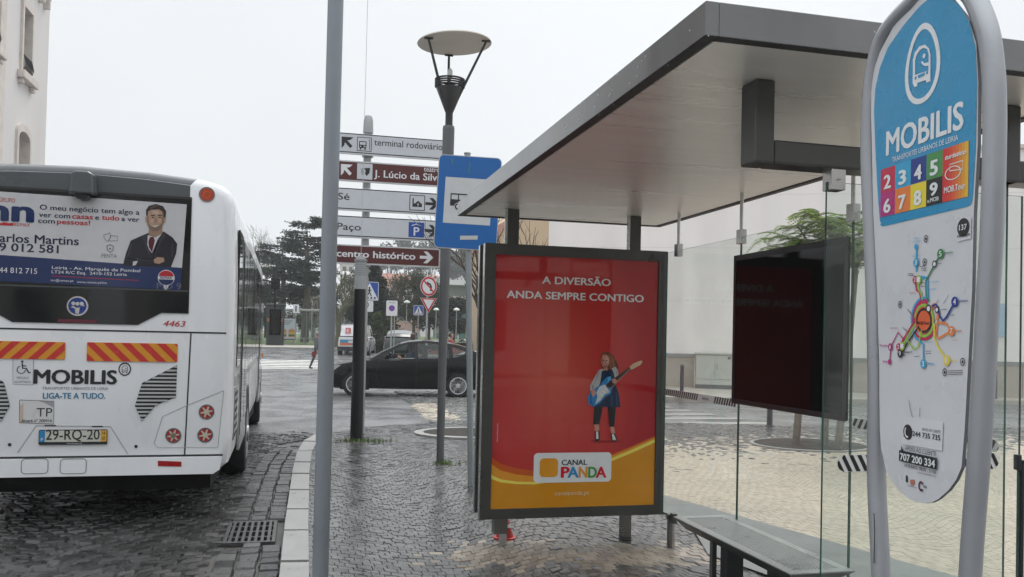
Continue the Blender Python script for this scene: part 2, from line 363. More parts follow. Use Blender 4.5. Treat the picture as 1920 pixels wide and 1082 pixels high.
tag(mesh_np('cobbled_lane', v, fl, np.concatenate([r1, r2, [.5]]), [settm, grout], [0]*(len(f1)+len(f2))+[1]), kind='structure')
# cobbled crossing beside the parked-in corner, with a beige patch
q = arcgrid(2.3, 9.0, 15.0, 24.5, .16, 5, .1, .012); c = q.mean(1)
keep = (c[:, 0] > 2.4+.03*(c[:, 1]-15)) & (c[:, 1] > 15.2) & (c[:, 0] < 2.6+(c[:, 1]-15)*.55); q = q[keep]; c = c[keep]
v, f, r = stones(c[:, 0], c[:, 1], q, -.112, .03, .004, .006, .015, .02, 0)
bm_ = M('beige_sett', (.36, .32, .26), .45, 0, .2, 4, .2, 60, 0, .1, .3); gm_ = M('grey_sett', (.15, .15, .145), .35, 0, .25, 4, .2, 60, 0, .1, .4)
isb = (c[:, 0] < 3.1) & (c[:, 1] > 16.2) & (c[:, 1] < 20.0)
tag(mesh_np('crossing_paving', v, f, r, [gm_, bm_], np.repeat(isb.astype(int), 5).tolist()), kind='structure')
# smooth concrete strip behind the shelter
sb = MB(); e = [(3.05, 9.2), (3.43, 7.69), (3.67, 6.70), (3.91, 5.77), (4.2, 4.6), (4.6, 3.0)]
sb.add([(x-w, y-w*.25, .012) for x, y in e for w in (.0, .5 if y > 6 else 1.1)], [(2*i, 2*i+1, 2*i+3, 2*i+2) for i in range(len(e)-1)], conc)
sb.build('path')['kind'] = 'structure'
# road markings
zb = MB(); up = Plane((0, 0, 0), (0, 0, 1), (1, 0, 0))
for k in range(7):
    y = 38.2+k*1.05
    zb.add([(-9, y, -.122+max(0, gz(y)+.13)), (1.2, y, -.122+max(0, gz(y)+.13)), (1.2, y+.55, -.122+max(0, gz(y+.55)+.13)), (-9, y+.55, -.122+max(0, gz(y+.55)+.13))], [(0,1,2,3)], linem)
for k in range(5):
    y = 15.3+k*.95
    zb.add([(6.5+.2*k, y, -.125), (9.2-.1*k, y, -.125), (9.2-.1*k, y+.4, -.125), (6.5+.2*k, y+.4, -.125)], [(0,1,2,3)], M('faded_marking', (.3, .295, .28), .4, 0, .3, 3, .1, 80))
tag(zb.build('road_marking'), kind='structure')
# far pavement by the plaza wall
pm = M('pale_paving', (.42, .39, .34), .45, 0, .15, 2, .1, 40, 0, .12)
fp = MB(); e = [(6.2, 29), (7.6, 24.5), (8.6, 21.8), (9.6, 20.9), (14, 20.4), (40, 19.5)]; e2 = [(6.2, 40), (12, 40), (20, 40), (30, 40), (40, 40), (60, 40)]
fp.add([(x, y, z) for (x, y) in e for z in (-.2, 0.)]+[(x, y, 0.) for x, y in e2], [(2*i, 2*i+2, 2*i+3, 2*i+1) for i in range(5)]+[(2*i+1, 2*i+3, 12+i+1, 12+i) for i in range(5)], pm)
tag(fp.build('far_pavement'), kind='structure')
# park beyond the junction
pk = MB(); yy = [57, 60, 75, 90, 150]
pk.add([(x, y, gz(y)+.12) for y in yy for x in (-60, 8, 70)], [(3*j+i, 3*j+i+1, 3*j+i+4, 3*j+i+3) for j in range(4) for i in range(2)], pm)
pk.add([(-60, 57, .2), (8, 57, .2), (70, 57, .2), (-60, 57, gz(57)+.12), (8, 57, gz(57)+.12), (70, 57, gz(57)+.12)], [(0, 1, 4, 3), (1, 2, 5, 4)], kerbm)
tag(pk.build('park_pavement'), kind='structure')
lw = MB(); lw.add([(x, y, gz(y)+.14) for y in (62, 75, 90, 150) for x in (-60, -1, 60)], [(3*j+i, 3*j+i+1, 3*j+i+4, 3*j+i+3) for j in range(3) for i in range(2)], lawnm)
tag(lw.build('lawn'), kind='structure')
# wooded hill far behind
hm = M('wooded_hill', (.075, .085, .065), .9, 0, .5, .05, 1, .2)
hb = MB(); nx, ny = 60, 8
def hz(x, y): return 1.5+max(0, 26*math.exp(-((x-95)/75)**2)+15*math.exp(-((x+120)/90)**2))*math.sin(min(1, (y-230)/110)*math.pi/2)+2*math.sin(x*.13)*math.sin(y*.07)
hb.add([(-350+i*14, 230+j*25, hz(-350+i*14, 230+j*25)) for j in range(ny) for i in range(nx)], [(j*nx+i, j*nx+i+1, (j+1)*nx+i+1, (j+1)*nx+i) for j in range(ny-1) for i in range(nx-1)], hm)
tag(hb.build('hill', smooth=60), kind='structure')
# oval planting bed with pale stone edging
def bed(name, label, c, rx, ry, rim=.14):
    t = thing(name, label, 'planting bed', (c[0], c[1], 0))
    e = MB(); n = 32
    rr = [[Vector((c[0]+(rx+w)*math.cos(2*math.pi*k/n), c[1]+(ry+w)*math.sin(2*math.pi*k/n), z)) for k in range(n)] for w, z in ((rim, -.01), (rim, .022), (.0, .024), (.0, -.02))]
    e.rings(rr, kerbm, cap=False); e.build('edging', t, 40)
    s = MB(); vs = [Vector((c[0], c[1], .03))]; fs = []
    for j in range(1, 6):
        for k in range(n): vs.append(Vector((c[0]+rx*j/5*math.cos(2*math.pi*k/n), c[1]+ry*j/5*math.sin(2*math.pi*k/n), .014+.03*(1-j/5)+random.uniform(-.006, .01))))
    fs += [(0, 1+k, 1+(k+1) % n) for k in range(n)]+[(1+(j-1)*n+k, 1+j*n+k, 1+j*n+(k+1) % n, 1+(j-1)*n+(k+1) % n) for j in range(1, 5) for k in range(n)]
    s.add(vs, fs, soil); s.build('soil', t)
bed('planting_bed', 'dark oval bed of bare soil set in the pavement by the street lamp', (2.72, 12.9), .86, .62)
bed('planting_bed', 'round bed of bare soil behind the shelter glass with thin young tree trunks', (7.3, 11.15), .82, .72, .05)
# drain grate in the bus lane
dg = thing('drain_grate', 'rectangular iron drain grate in the cobbled lane next to the kerb', 'drain', (-.33, 7.25, -.125))
iron = M('cast_iron', (.09, .09, .092), .4, .6, .25, 20, .2, 80)
fr = MB(); x0, x1, y0, y1 = -.53, -.135, 6.87, 7.63
fr.box((x0, y0, -.15), (x0+.03, y1, -.118), iron); fr.box((x1-.03, y0, -.15), (x1, y1, -.118), iron); fr.box((x0+.03, y0, -.15), (x1-.03, y0+.035, -.118), iron); fr.box((x0+.03, y1-.035, -.15), (x1-.03, y1, -.118), iron)
fr.build('frame', dg, bevel=.003)
br = MB()
for k in range(7): x = x0+.03+(x1-x0-.06)*(k+.5)/7; br.box((x-.011, y0+.035, -.15), (x+.011, y1-.035, -.119), iron)
for k in range(1, 4): y = y0+(y1-y0)*k/4; br.box((x0+.03, y-.012, -.15), (x1-.03, y+.012, -.122), iron)
br.build('bars', dg); pt = MB(); pt.box((x0+.02, y0+.02, -.152), (x1-.02, y1-.02, -.1505), M('drain_dark', (.004, .004, .004), .9)); pt.build('pit', dg)
# weeds round the post feet
wd = MB(); gm = M('weed', (.10, .15, .035), .7, 0, .3, 20)
for cx, cy, n, sx, sy in ((.83, 12.05, 170, .22, .12), (1.02, 12.0, 90, .28, .1), (1.72, 9.85, 60, .25, .08), (1.65, 9.9, 40, .08, .06), (1.12, 11.9, 12, .05, .03), (.66, 12.1, 30, .12, .08)):
    for _ in range(n):
        x, y = random.gauss(cx, sx*.6), random.gauss(cy, sy*.6); h = random.uniform(.02, .075); a = random.uniform(0, 6.28); w = .006; lx, ly = random.uniform(-.03, .03), random.uniform(-.03, .03)
        wd.add([(x-w*math.cos(a), y-w*math.sin(a), 0), (x+w*math.cos(a), y+w*math.sin(a), 0), (x+lx, y+ly, h)], [(0, 1, 2)], gm)
tag(wd.build('weeds'), 'small green weeds growing between stones at the post feet', 'weeds', kind='stuff')
# ------------------------------------------------------------------ bus shelter
alu = M('brushed_grey_metal', (.20, .20, .195), .33, .85, .08, 5, .04, 90, 0, .07)
dkalu = M('dark_anodised_metal', (.085, .085, .08), .32, .5, .08, 5, .03, 90, 0, .06)
soff = M('soffit_metal', (.9, .865, .79), .32, .25, .06, 2.2, .012, 12, 0, .06, stretch=(.2, 6, 1))
steel = M('satin_steel', (.55, .55, .53), .25, .95, .06, 6)
fasc = M('fascia_metal', (.18, .18, .18), .16, .9, .22, 3, .02, 60, 0, .1, stretch=(1, 1, .5))
pane = glassmat('pane_glass', (.955, .978, .965), 1.4, .04); edgeg = M('glass_edge', (.015, .07, .05), .15, 0, .1, 5)
RX0, RX1, RY0, RY1, RZ0, RZ1 = 1.165, 2.85, 2.355, 6.52, 2.42, 2.527
sh = thing('bus_shelter', 'grey metal bus shelter with a flat roof, glass walls and a lit-up style poster case at its far end', 'bus shelter', (2.0, 4.4, 0))
sh['label'] = 'grey flat-roofed bus shelter with glass walls and a red poster case at its far end'
rf = MB()
w = .045
rf.box((RX0, RY0, RZ0), (RX0+w, RY1, RZ1), fasc); rf.box((RX1-w, RY0, RZ0), (RX1, RY1, RZ1), fasc)
rf.box((RX0+w, RY0, RZ0), (RX1-w, RY0+w, RZ1), fasc); rf.box((RX0+w, RY1-w, RZ0), (RX1-w, RY1, RZ1), fasc)
rf.box((RX0+w, RY0+w, RZ1-.02), (RX1-w, RY1-w, RZ1-.008), fasc)
for i, f_ in enumerate(rf.f):                        # underside of the metal edge coloured dark as the shade of the gap
    if all(rf.v[k].z < RZ0+.001 for k in f_): rf.m[i] = M('roof_edge_shade', (.03, .03, .029), .6, 0, .3, 30)
roof = rf.build('roof', sh, bevel=.003)
so_ = MB(); a = (RX0+w+.012, RY0+w+.012, RX1-w-.012, RY1-w-.012); nyp = 2
for k in range(2):
    y0 = a[1]+(a[3]-a[1])*[0, .43, 1][k]; y1 = a[1]+(a[3]-a[1])*[0, .43, 1][k+1]-.004
    so_.box((a[0], y0, RZ0+.006), (a[2], y1, RZ0+.014), soff)
so_.build('soffit', roof)
lip = MB(); lip.box((RX0+w, RY0+w, RZ0+.016), (RX1-w, RY1-w, RZ0+.02), M('gap_dark', (.02, .02, .02), .7)); lip.build('roof_lining', roof)
drm = M('water_drop', (.8, .85, .9), .03, 0, .02, 5); dr = MB()
for _ in range(34):
    e = random.random()
    if e < .5: p = Vector((RX0-.001, random.uniform(RY0, 3.8), random.uniform(RZ0+.02, RZ1-.005)))
    elif e < .62: p = Vector((random.choice([1.35, 1.75, 1.36]), RY0-.001, random.uniform(RZ0+.02, RZ1)))
    else: p = Vector((RX0+random.uniform(.0, .5), RY1-.01, RZ0-.001)) if e < .8 else Vector((RX0+.01, random.uniform(RY0, RY1), RZ0))
    dr.lathe([(.0008, -.0025), (.0018, -.001), (.002, .001), (.001, .002)], p, drm, 6)
dr.build('raindrops', roof, 60)['kind'] = 'stuff'
for x0, x1 in ((1.45, 1.535), (2.40, 2.485)):          # posts from the poster case to the roof
    p = MB(); p.box((x0, 6.03, 2.15), (x1, 6.11, RZ0+.005), dkalu); p.build('post', sh, bevel=.004)
    p = MB(); p.box((x0-.02, 6.03, 2.16), (x0-.003, 6.05, RZ0+.005), steel); p.build('trim', sh)
# near end frame hanging from the roof
ef = MB(); FY = 2.7
ef.box((1.535, FY, 2.13), (1.61, FY+.11, RZ0+.006), dkalu); ef.box((2.59, FY, 2.13), (2.66, FY+.11, RZ0+.006), dkalu); ef.box((1.61, FY+.0005, 2.13), (2.8, FY+.1095, 2.215), dkalu)
ef.build('end_frame', sh, bevel=.008)
def glasspane(nm, lo, hi, ax):
    b = MB(); x0, y0, z0 = lo; x1, y1, z1 = hi
    b.box(lo, hi, pane); n = len(b.f)
    for i in range(n):
        c = [b.v[k] for k in b.f[i]]; d = (c[1]-c[0]).cross(c[2]-c[0]).normalized()
        if abs(d[ax]) < .5: b.m[i] = edgeg
    return b.build(nm, sh)
glasspane('end_pane', (1.842, FY+.03, .08), (2.70, FY+.04, 2.085), 1)
for y0, y1 in ((4.826, 5.925), (3.716, 4.818), (2.76, 3.708)): glasspane('back_pane', (2.65, y0, .2), (2.66, y1, 2.15), 0)
cl = MB(); cl.box((1.845, FY+.01, 2.055), (1.905, FY+.065, 2.131), steel); cl.lathe([(.007, 0), (.007, .004)], (1.875, FY+.006, 2.09), steel, 10); cl.build('clamp', sh, bevel=.008)
cl = MB(); cl.box((2.42, FY+.01, 2.055), (2.48, FY+.065, 2.131), steel); cl.build('clamp', sh, bevel=.008)
for y in (5.73, 4.82, 3.712):                        # rods and clamps holding the back panes
    r = MB(); r.tube([(2.652, y, 2.14), (2.652, y, RZ0+.01)], .011, steel, 10); r.build('rod', sh, 50)
    c = MB(); c.box((2.632, y-.03, 2.105), (2.675, y+.03, 2.195), steel); c.build('clamp', sh, bevel=.004)
    c = MB(); c.tube([(2.655, y, 0.), (2.655, y, .2)], .012, steel, 8); c.box((2.64, y-.025, .18), (2.67, y+.025, .25), dkalu); c.build('foot', sh, 50)
ep = MB(); ep.box((2.702, FY+.02, 0), (2.714, FY+.05, 1.07), black); ep.box((2.684, FY+.022, 1.03), (2.7015, FY+.048, 1.09), black); ep.build('edge_post', sh, bevel=.004)
# warning stripes stuck on the glass
sw = P('sticker_white', (.68, .68, .66)); sk = P('sticker_black', (.012, .012, .012))
def stripes(nm, pl, u0, u1, v0, v1, pitch, slant, rnd_=True, gap=None, off=.0015):
    b = MB(); out = rrect(u0, v0, u1, v1, (v1-v0)*.49 if rnd_ else .001); b.poly(pl, out, sw, off)
    h = v1-v0; k = u0-h*2
    while k < u1+h:
        if gap and gap[0]-pitch < k < gap[1]: k += pitch; continue
        q = []                                        # black bar clipped to the sticker
        for t in range(0, 7):
            v = v0+h*(.02+.96*t/6); cut = 0
            if rnd_: cut = h*.49-math.sqrt(max(0, (h*.49)**2-(v-(v0+h/2))**2))
            q.append((v, max(k+slant*(v-v0), u0+cut), min(k+slant*(v-v0)+pitch*.52, u1-cut)))
        for (va, a0, a1), (vb, b0, b1) in zip(q, q[1:]):
            if a1 > a0 and b1 > b0: b.poly(pl, [(a0, va), (a1, va), (b1, vb), (b0, vb)], sk, off+.0008)
        k += pitch
    return b.build(nm, sh)
bp_ = Plane((2.65, 0, 0), (-1, 0, 0), (0, -1, 0))
stripes('warning_stripe', bp_, -5.9, -4.84, 1.09, 1.138, .033, .45, False, (-5.36, -5.16))
stripes('warning_stripe', bp_, -3.69, -2.78, 1.09, 1.138, .045, .6, True)
t_ = MB(); t_.text(bp_, 'leiria', (-5.30, 1.105), (-5.21, 1.105), .018, sk, .01, .003, uvm=True); t_.build('lettering', sh)
np_ = Plane((0, FY+.03, 0), (0, -1, 0), (1, 0, 0))
stripes('warning_stripe', np_, 1.90, 2.60, 1.036, 1.098, .034, -.55, True)
# dark glossy panel on the back glass
gp_ = M('dark_gloss_panel', (.006, .006, .007), .05, 0, .05, 3, 0, 60, 0, .01, 0, .2)
dp = MB(); dp.box((2.634, 3.72, 1.118), (2.648, 4.87, 2.032), gp_); ip = dp.build('info_panel', sh, bevel=.003)
fr = MB(); fpl = Plane((2.634, 0, 0), (-1, 0, 0), (0, -1, 0))
fr.prism(fpl, [[(-4.872, 1.115), (-3.718, 1.115), (-3.718, 2.035), (-4.872, 2.035)], [(-4.84, 1.145), (-4.84, 2.0), (-3.75, 2.0), (-3.75, 1.145)]], .0015, black, .0005); fr.build('panel_frame', ip)
# stub at the foot of the back wall
sp = MB(); sp.box((2.635, 5.77, 0), (2.665, 5.80, .2), alu); sp.box((2.628, 5.765, .2), (2.672, 5.805, .235), dkalu); sp.build('stub', sh, bevel=.002)

# ---- poster case
PY = 5.96; pp = Plane((0, PY, 0), (0, -1, 0), (1, 0, 0))
X0, X1, Z0, Z1 = 1.274, 2.676, .196, 2.163; a0, a1, b0, b1 = 1.352, 2.605, .268, 2.085
pc = MB(); pc.prism(pp, [rrect(X0, Z0, X1, Z1, .006, 2), [(a0, b0), (a1, b0), (a1, b1), (a0, b1)]], .02, dkalu, -.02)
pc.box((X0, PY+.02, Z0), (X1, PY+.055, Z1), dkalu)
pc.box((X0+.006, PY+.055, Z0+.03), (X1-.006, PY+.15, Z1-.02), black)
pc.box((X0-.004, PY+.15, Z0+.02), (X1+.004, PY+.21, Z1-.0), dkalu)
pc.box((X0-.005, PY+.002, Z0+.003), (X0-.0005, PY+.05, Z1-.003), steel); pc.box((X0-.008, PY+.165, Z0+.024), (X0-.0045, PY+.205, Z1-.004), steel)
case = pc.build('poster_case', sh)
lg = MB(); lg.box((1.392, 6.0, .08), (1.49, 6.09, Z0), alu); lg.box((1.44, 5.99, 0), (1.482, 6.06, .08), M('galvanised', (.5, .51, .52), .35, .8)); lg.build('leg', sh, bevel=.003)
lg = MB(); lg.box((2.372, 6.0, .03), (2.44, 6.08, Z0), alu); lg.box((2.372, 6.0, 0), (2.44, 6.08, .03), dkalu); lg.build('leg', sh, bevel=.003)
# printed poster: red with a soft lighter glow printed round its middle, orange foot
def glow():
    m = bpy.data.materials.new('print_poster_red'); m.use_nodes = True; n = m.node_tree; b = n.nodes['Principled BSDF']; K = n.links.new
    t = n.nodes.new('ShaderNodeTexCoord'); mp = n.nodes.new('ShaderNodeMapping'); K(t.outputs['Generated'], mp.inputs[0])
    mp.inputs['Location'].default_value = (-.66, 0, -.80); mp.inputs['Scale'].default_value = (1.75, 0, 1.45)
    g = n.nodes.new('ShaderNodeTexGradient'); g.gradient_type = 'SPHERICAL'; K(mp.outputs[0], g.inputs[0])
    r = n.nodes.new('ShaderNodeValToRGB'); r.color_ramp.interpolation = 'EASE'; e = r.color_ramp.elements
    e[0].position = 0; e[0].color = (.38, .012, .018, 1); e[1].position = 1; e[1].color = (.60, .095, .065, 1); x = e.new(.35); x.color = (.50, .035, .032, 1)
    K(g.outputs['Fac'], r.inputs[0]); K(r.outputs[0], b.inputs['Base Color']); b.inputs['Roughness'].default_value = .03; b.inputs['Specular IOR Level'].default_value = .55
    b.inputs['IOR'].default_value = 1.5
    return m
MATS['print_poster_red'] = glow()
CG = dict(rough=.03)
def PC(n, c): return P('poster_'+n, c, .03)
po = MB(); off = -.012; A_ = crop(880, 440, 3.38158); B_ = crop(880, 740, 3.38095)
def clampuv(pts): return [(min(max(u, a0-.0), a1), min(max(v, b0), b1)) for u, v in pts]
po.poly(pp, [(a0, b0), (a1, b0), (a1, b1), (a0, b1)], MATS['print_poster_red'], off)
poster = po.build('poster', case)
sw1 = MB()
def band(top, bot, mat, o): sw1.tess(pp, [clampuv([pp.px(*p) for p in B_(*top)]+[pp.px(*p) for p in reversed(B_(*bot))])], mat, o)
L0 = [(120, 395), (200, 440), (300, 468), (420, 486), (560, 470), (700, 432), (820, 400), (920, 372), (1040, 325), (1180, 262)]
L1 = [(120, 440), (200, 482), (300, 508), (420, 520), (560, 500), (700, 455), (820, 412), (920, 384), (1040, 335), (1180, 272)]
L2 = [(120, 508), (200, 538), (300, 553), (420, 556), (560, 535), (700, 480), (820, 430), (920, 398), (1040, 348), (1180, 284)]
L3 = [(120, 535), (200, 558), (300, 569), (420, 571), (560, 550), (700, 500), (820, 450), (920, 418), (1040, 368), (1180, 304)]
bl = [(120, 760), (1180, 760)]
band(L0, L1, PC('rust', (.55, .10, .015)), off+.001); band(L1, L2, PC('amber', (.72, .30, .03)), off+.001); band(L2, L3, PC('lemon', (.80, .70, .12)), off+.001)
sw1.tess(pp, [clampuv([pp.px(*p) for p in B_(*L3)])+[(a1, b0), (a0, b0)]], PC('orange', (.62, .26, .015)), off+.001)
sw1.build('printed_swoosh', case)
pw = PC('white', (.78, .77, .76)); lt = MB(); O2 = off+.0035
lt.text(pp, 'A DIVERSÃO', A_((465, 310))[0], A_((898, 325))[0], 13.2, pw, .03, O2)
lt.text(pp, 'ANDA SEMPRE CONTIGO', A_((240, 404))[0], A_((1107, 424))[0], 13.6, pw, .03, O2)
lt.build('slogan', case); lt = MB()
lt.text(pp, 'canalpanda.pt', B_((545, 638))[0], B_((762, 636))[0], 7.6, PC('cream', (.75, .6, .4)), 0, O2)
lt.build('web_address', case); lt = MB()
q = pp.px(*B_((182, 300))[0]); vt = Plane(pp.pt(*q), pp.n, (0, 0, 1)); lt.text(vt, '© Canal Panda 2018', (0, 0), (.13, 0), .008, pw, 0, O2, uvm=True)
lt.build('copyright_line', case); lt = MB()
q0, q1 = pp.px(*B_((408, 562))[0]), pp.px(*B_((905, 366))[0]); lt.poly(pp, rrect(q0[0], q0[1], q1[0], q1[1], .03), PC('label_white', (.74, .76, .77)), off+.002)
q0, q1 = pp.px(*B_((447, 525))[0]), pp.px(*B_((565, 404))[0]); lt.poly(pp, rrect(q0[0], q0[1], q1[0], q1[1], .03), PC('logo_orange', (.75, .32, .03)), O2)
lt.text(pp, 'CANAL', B_((588, 447))[0], B_((748, 447))[0], 9.8, PC('ink', (.015, .018, .025)), .025, O2)
for ch, x0, x1, cname, cc in (('P', 586, 634, 'lred', (.62, .02, .04)), ('A', 628, 692, 'lblue', (.05, .27, .55)), ('N', 698, 748, 'lorange', (.75, .30, .03)), ('D', 758, 808, 'lgreen', (.05, .32, .06)), ('A', 806, 868, 'lred', (.62, .02, .04))):
    lt.text(pp, ch, B_((x0, 526))[0], B_((x1, 526))[0], 19.5, PC(cname, cc), .045, O2)
lt.build('logo_label', case)
gl = MB()                                              # printed photograph of a girl with an electric guitar
def gpoly(cr_, pts, nm, col, o): gl.pxpoly(pp, cr_(*pts), PC(nm, col), off+o)
gpoly(A_, [(838, 770), (850, 748), (880, 740), (912, 760), (930, 795), (938, 800), (932, 812), (952, 850), (946, 858), (930, 850), (905, 860), (880, 850), (850, 850), (836, 830)], 'hair', (.17, .055, .03), .002)
gpoly(A_, [(838, 790), (848, 765), (872, 760), (888, 775), (892, 805), (884, 832), (866, 846), (848, 838), (838, 815)], 'skin', (.55, .27, .2), .003)
gpoly(A_, [(856, 836), (878, 836), (880, 862), (856, 862)], 'skin', (.55, .27, .2), .003)
for ex in (853, 874): gpoly(A_, [(ex-5, 796), (ex+5, 796), (ex+5, 801), (ex-5, 801)], 'ink', (.015, .018, .025), .004)
gpoly(A_, [(856, 822), (866, 826), (878, 821), (874, 829), (860, 830)], 'lip', (.5, .1, .1), .004)
gpoly(A_, [(838, 852), (822, 862), (800, 900), (770, 955), (768, 985), (785, 1008), (802, 985), (832, 948), (850, 905), (858, 855)], 'shirt', (.45, .43, .43), .0025)
gpoly(A_, [(905, 848), (930, 838), (945, 860), (950, 900), (935, 930), (915, 925), (900, 890)], 'shirt', (.45, .43, .43), .0025)
gpoly(A_, [(842, 870), (858, 858), (890, 858), (905, 850), (920, 880), (930, 950), (950, 1010), (960, 1094), (780, 1094), (810, 1000), (835, 930)], 'navy', (.015, .03, .07), .0028)
gpoly(A_, [(780, 978), (800, 985), (804, 1010), (788, 1032), (776, 1010)], 'skin', (.55, .27, .2), .0045)
gpoly(A_, [(905, 918), (925, 912), (940, 925), (930, 945), (912, 942)], 'skin', (.55, .27, .2), .0050)
gpoly(A_, [(900, 925), (1020, 838), (1030, 852), (915, 945), (880, 972), (868, 955)], 'fret', (.06, .03, .02), .0040)
gpoly(A_, [(1018, 838), (1040, 818), (1092, 798), (1102, 806), (1088, 826), (1045, 850), (1028, 856)], 'headstock', (.6, .42, .25), .0042)
gpoly(A_, [(870, 905), (900, 897), (908, 925), (880, 960), (905, 985), (900, 1010), (862, 1030), (830, 1070), (790, 1092), (758, 1075), (752, 1030), (775, 992), (800, 975), (830, 955)], 'guitar_blue', (.03, .22, .5), .0035)
gpoly(A_, [(828, 965), (860, 950), (880, 975), (895, 1000), (860, 1015), (835, 1050), (800, 1078), (815, 1030), (808, 1000)], 'pickguard', (.6, .62, .64), .0038)
for lx in (0, 1):
    p = [[(795, 76), (850, 76), (826, 190), (788, 190)], [(880, 76), (932, 76), (922, 205), (890, 205)]][lx]; gpoly(B_, p, 'legging', (.02, .02, .022), .0025)
    p = [[(795, 188), (825, 188), (826, 240), (800, 240)], [(895, 203), (920, 203), (928, 250), (905, 250)]][lx]; gpoly(B_, p, 'skin', (.55, .27, .2), .0022)
    p = [[(798, 232), (826, 228), (830, 285), (818, 298), (798, 294)], [(898, 246), (926, 246), (942, 285), (934, 298), (908, 298), (898, 270)]][lx]; gpoly(B_, p, 'shoe_black', (.02, .02, .03), .003)
    p = [[(806, 235), (818, 233), (822, 280), (806, 282)], [(906, 250), (918, 250), (934, 288), (912, 290)]][lx]; gpoly(B_, p, 'shoe_white', (.7, .68, .62), .0035)
gpoly(A_, [(838, 790), (846, 770), (850, 800), (852, 838), (840, 818)], 'skin_shade', (.38, .17, .12), .0033); gpoly(A_, [(866, 772), (884, 780), (888, 800), (876, 815), (868, 800)], 'skin_light', (.64, .36, .28), .0034); gpoly(A_, [(863, 802), (869, 802), (871, 816), (862, 816)], 'skin_shade', (.38, .17, .12), .0042)
for q_ in ([(846, 758), (860, 748), (872, 746), (852, 772), (842, 800)], [(898, 762), (918, 790), (924, 840), (914, 846), (908, 800)], [(884, 752), (892, 752), (904, 800), (902, 850), (894, 846), (896, 800)]): gpoly(A_, q_, 'hair_light', (.27, .10, .05), .0024)
gpoly(A_, [(924, 800), (936, 806), (950, 846), (940, 852)], 'hair_dark', (.09, .03, .018), .0025)
for q_ in ([(820, 870), (830, 866), (800, 940), (790, 960)], [(780, 950), (792, 956), (788, 1000), (780, 990)], [(932, 850), (940, 866), (944, 900), (934, 880)]): gpoly(A_, q_, 'shirt_fold', (.28, .27, .28), .0032)
for q_ in ([(850, 880), (862, 876), (850, 940), (838, 950)], [(905, 870), (914, 880), (926, 960), (916, 950)], [(930, 990), (942, 1010), (946, 1090), (936, 1090)], [(900, 1020), (908, 1016), (912, 1090), (902, 1090)]): gpoly(A_, q_, 'navy_light', (.03, .06, .12), .003)
gpoly(A_, [(770, 1010), (782, 996), (776, 1050), (790, 1084), (768, 1070)], 'guitar_dark', (.015, .11, .3), .0037); gpoly(A_, [(880, 905), (898, 900), (900, 915), (880, 935)], 'guitar_light', (.12, .4, .7), .0037)
for k_ in range(3): gpoly(A_, [(832+k_*4, 1038+k_*3), (1024, 842+k_*4), (1024, 843+k_*4), (832+k_*4, 1040+k_*3)], 'string', (.45, .42, .38), .0048)
for x_, y_ in ((842, 1012), (858, 996), (872, 982)): gpoly(A_, [(x_-9, y_-6), (x_+9, y_+7), (x_+6, y_+11), (x_-12, y_-2)], 'pickup', (.85, .85, .83), .0046)
gpoly(B_, [(770, 290), (960, 290), (990, 300), (900, 308), (790, 306)], 'floor_red', (.33, .02, .02), .0012)
gl.build('printed_girl', case)

# small red cone hidden behind the left leg of the case
rc = MB(); redm = M('red_plastic', (.48, .012, .012), .35, 0, .1, 5)
rc.lathe([(.085, 0), (.085, .01), (.066, .013), (.014, .17), (.008, .18)], (1.525, 6.22, 0), redm, 20); rc.lathe([(.044, .08), (.046, .081), (.036, .105), (.034, .104)], (1.525, 6.22, 0.001), M('cone_white', (.7, .7, .68), .4), 20, False)
tag(rc.build('traffic_cone', smooth=40), 'small red plastic cone tucked behind the left foot of the poster case', 'cone')

# ---- bench
bn = thing('bench', 'grey perforated metal bench without a back inside the shelter', 'bench', (2.43, 4.2, 0))
bx0, bx1, by0, by1, bz = 2.255, 2.60, 3.585, 4.87, .42
lt_alu = M('light_coated_metal', (.36, .37, .37), .33, .6, .06, 5, .03, 90)
st = MB(); st.prism(up, [[(bx0, by0), (bx1, by0), (bx1, by1), (bx0, by1)], [(bx0+.055, by0+.06), (bx0+.055, by1-.06), (bx1-.05, by1-.06), (bx1-.05, by0+.06)]], .006, lt_alu, bz-.006)
st.rings([[Vector(p) for p in ((bx0, by0, bz-.006), (bx1, by0, bz-.006), (bx1, by1, bz-.006), (bx0, by1, bz-.006))], [Vector(p) for p in ((bx0+.045, by0+.08, bz-.06), (bx1-.045, by0+.08, bz-.06), (bx1-.045, by1-.08, bz-.06), (bx0+.045, by1-.08, bz-.06))]], dkalu, False)
st.build('seat_frame', bn)
pf = MB(); u0, u1, v0, v1 = bx0+.055, bx1-.05, by0+.06, by1-.06; nx, ny = 13, 62
dx, dy = (u1-u0)/nx, (v1-v0)/ny
for i in range(nx+1): pf.box((u0+i*dx-.0045, v0, bz-.004), (u0+i*dx+.0045, v1, bz-.001), lt_alu)
for j in range(ny+1): pf.box((u0+.0045, v0+j*dy-.0042, bz-.0042), (u1-.0045, v0+j*dy+.0042, bz-.0012), lt_alu)
pf.build('perforated_seat', bn)
for y in (4.35, 3.86):
    g = MB(); g.box((2.32, y-.04, 0), (2.42, y+.04, bz-.06), black); g.build('leg', bn, bevel=.003)
g = MB(); g.box((2.285, 4.42, 0), (2.315, 4.45, bz-.055), alu); g.build('brace', bn, bevel=.002)

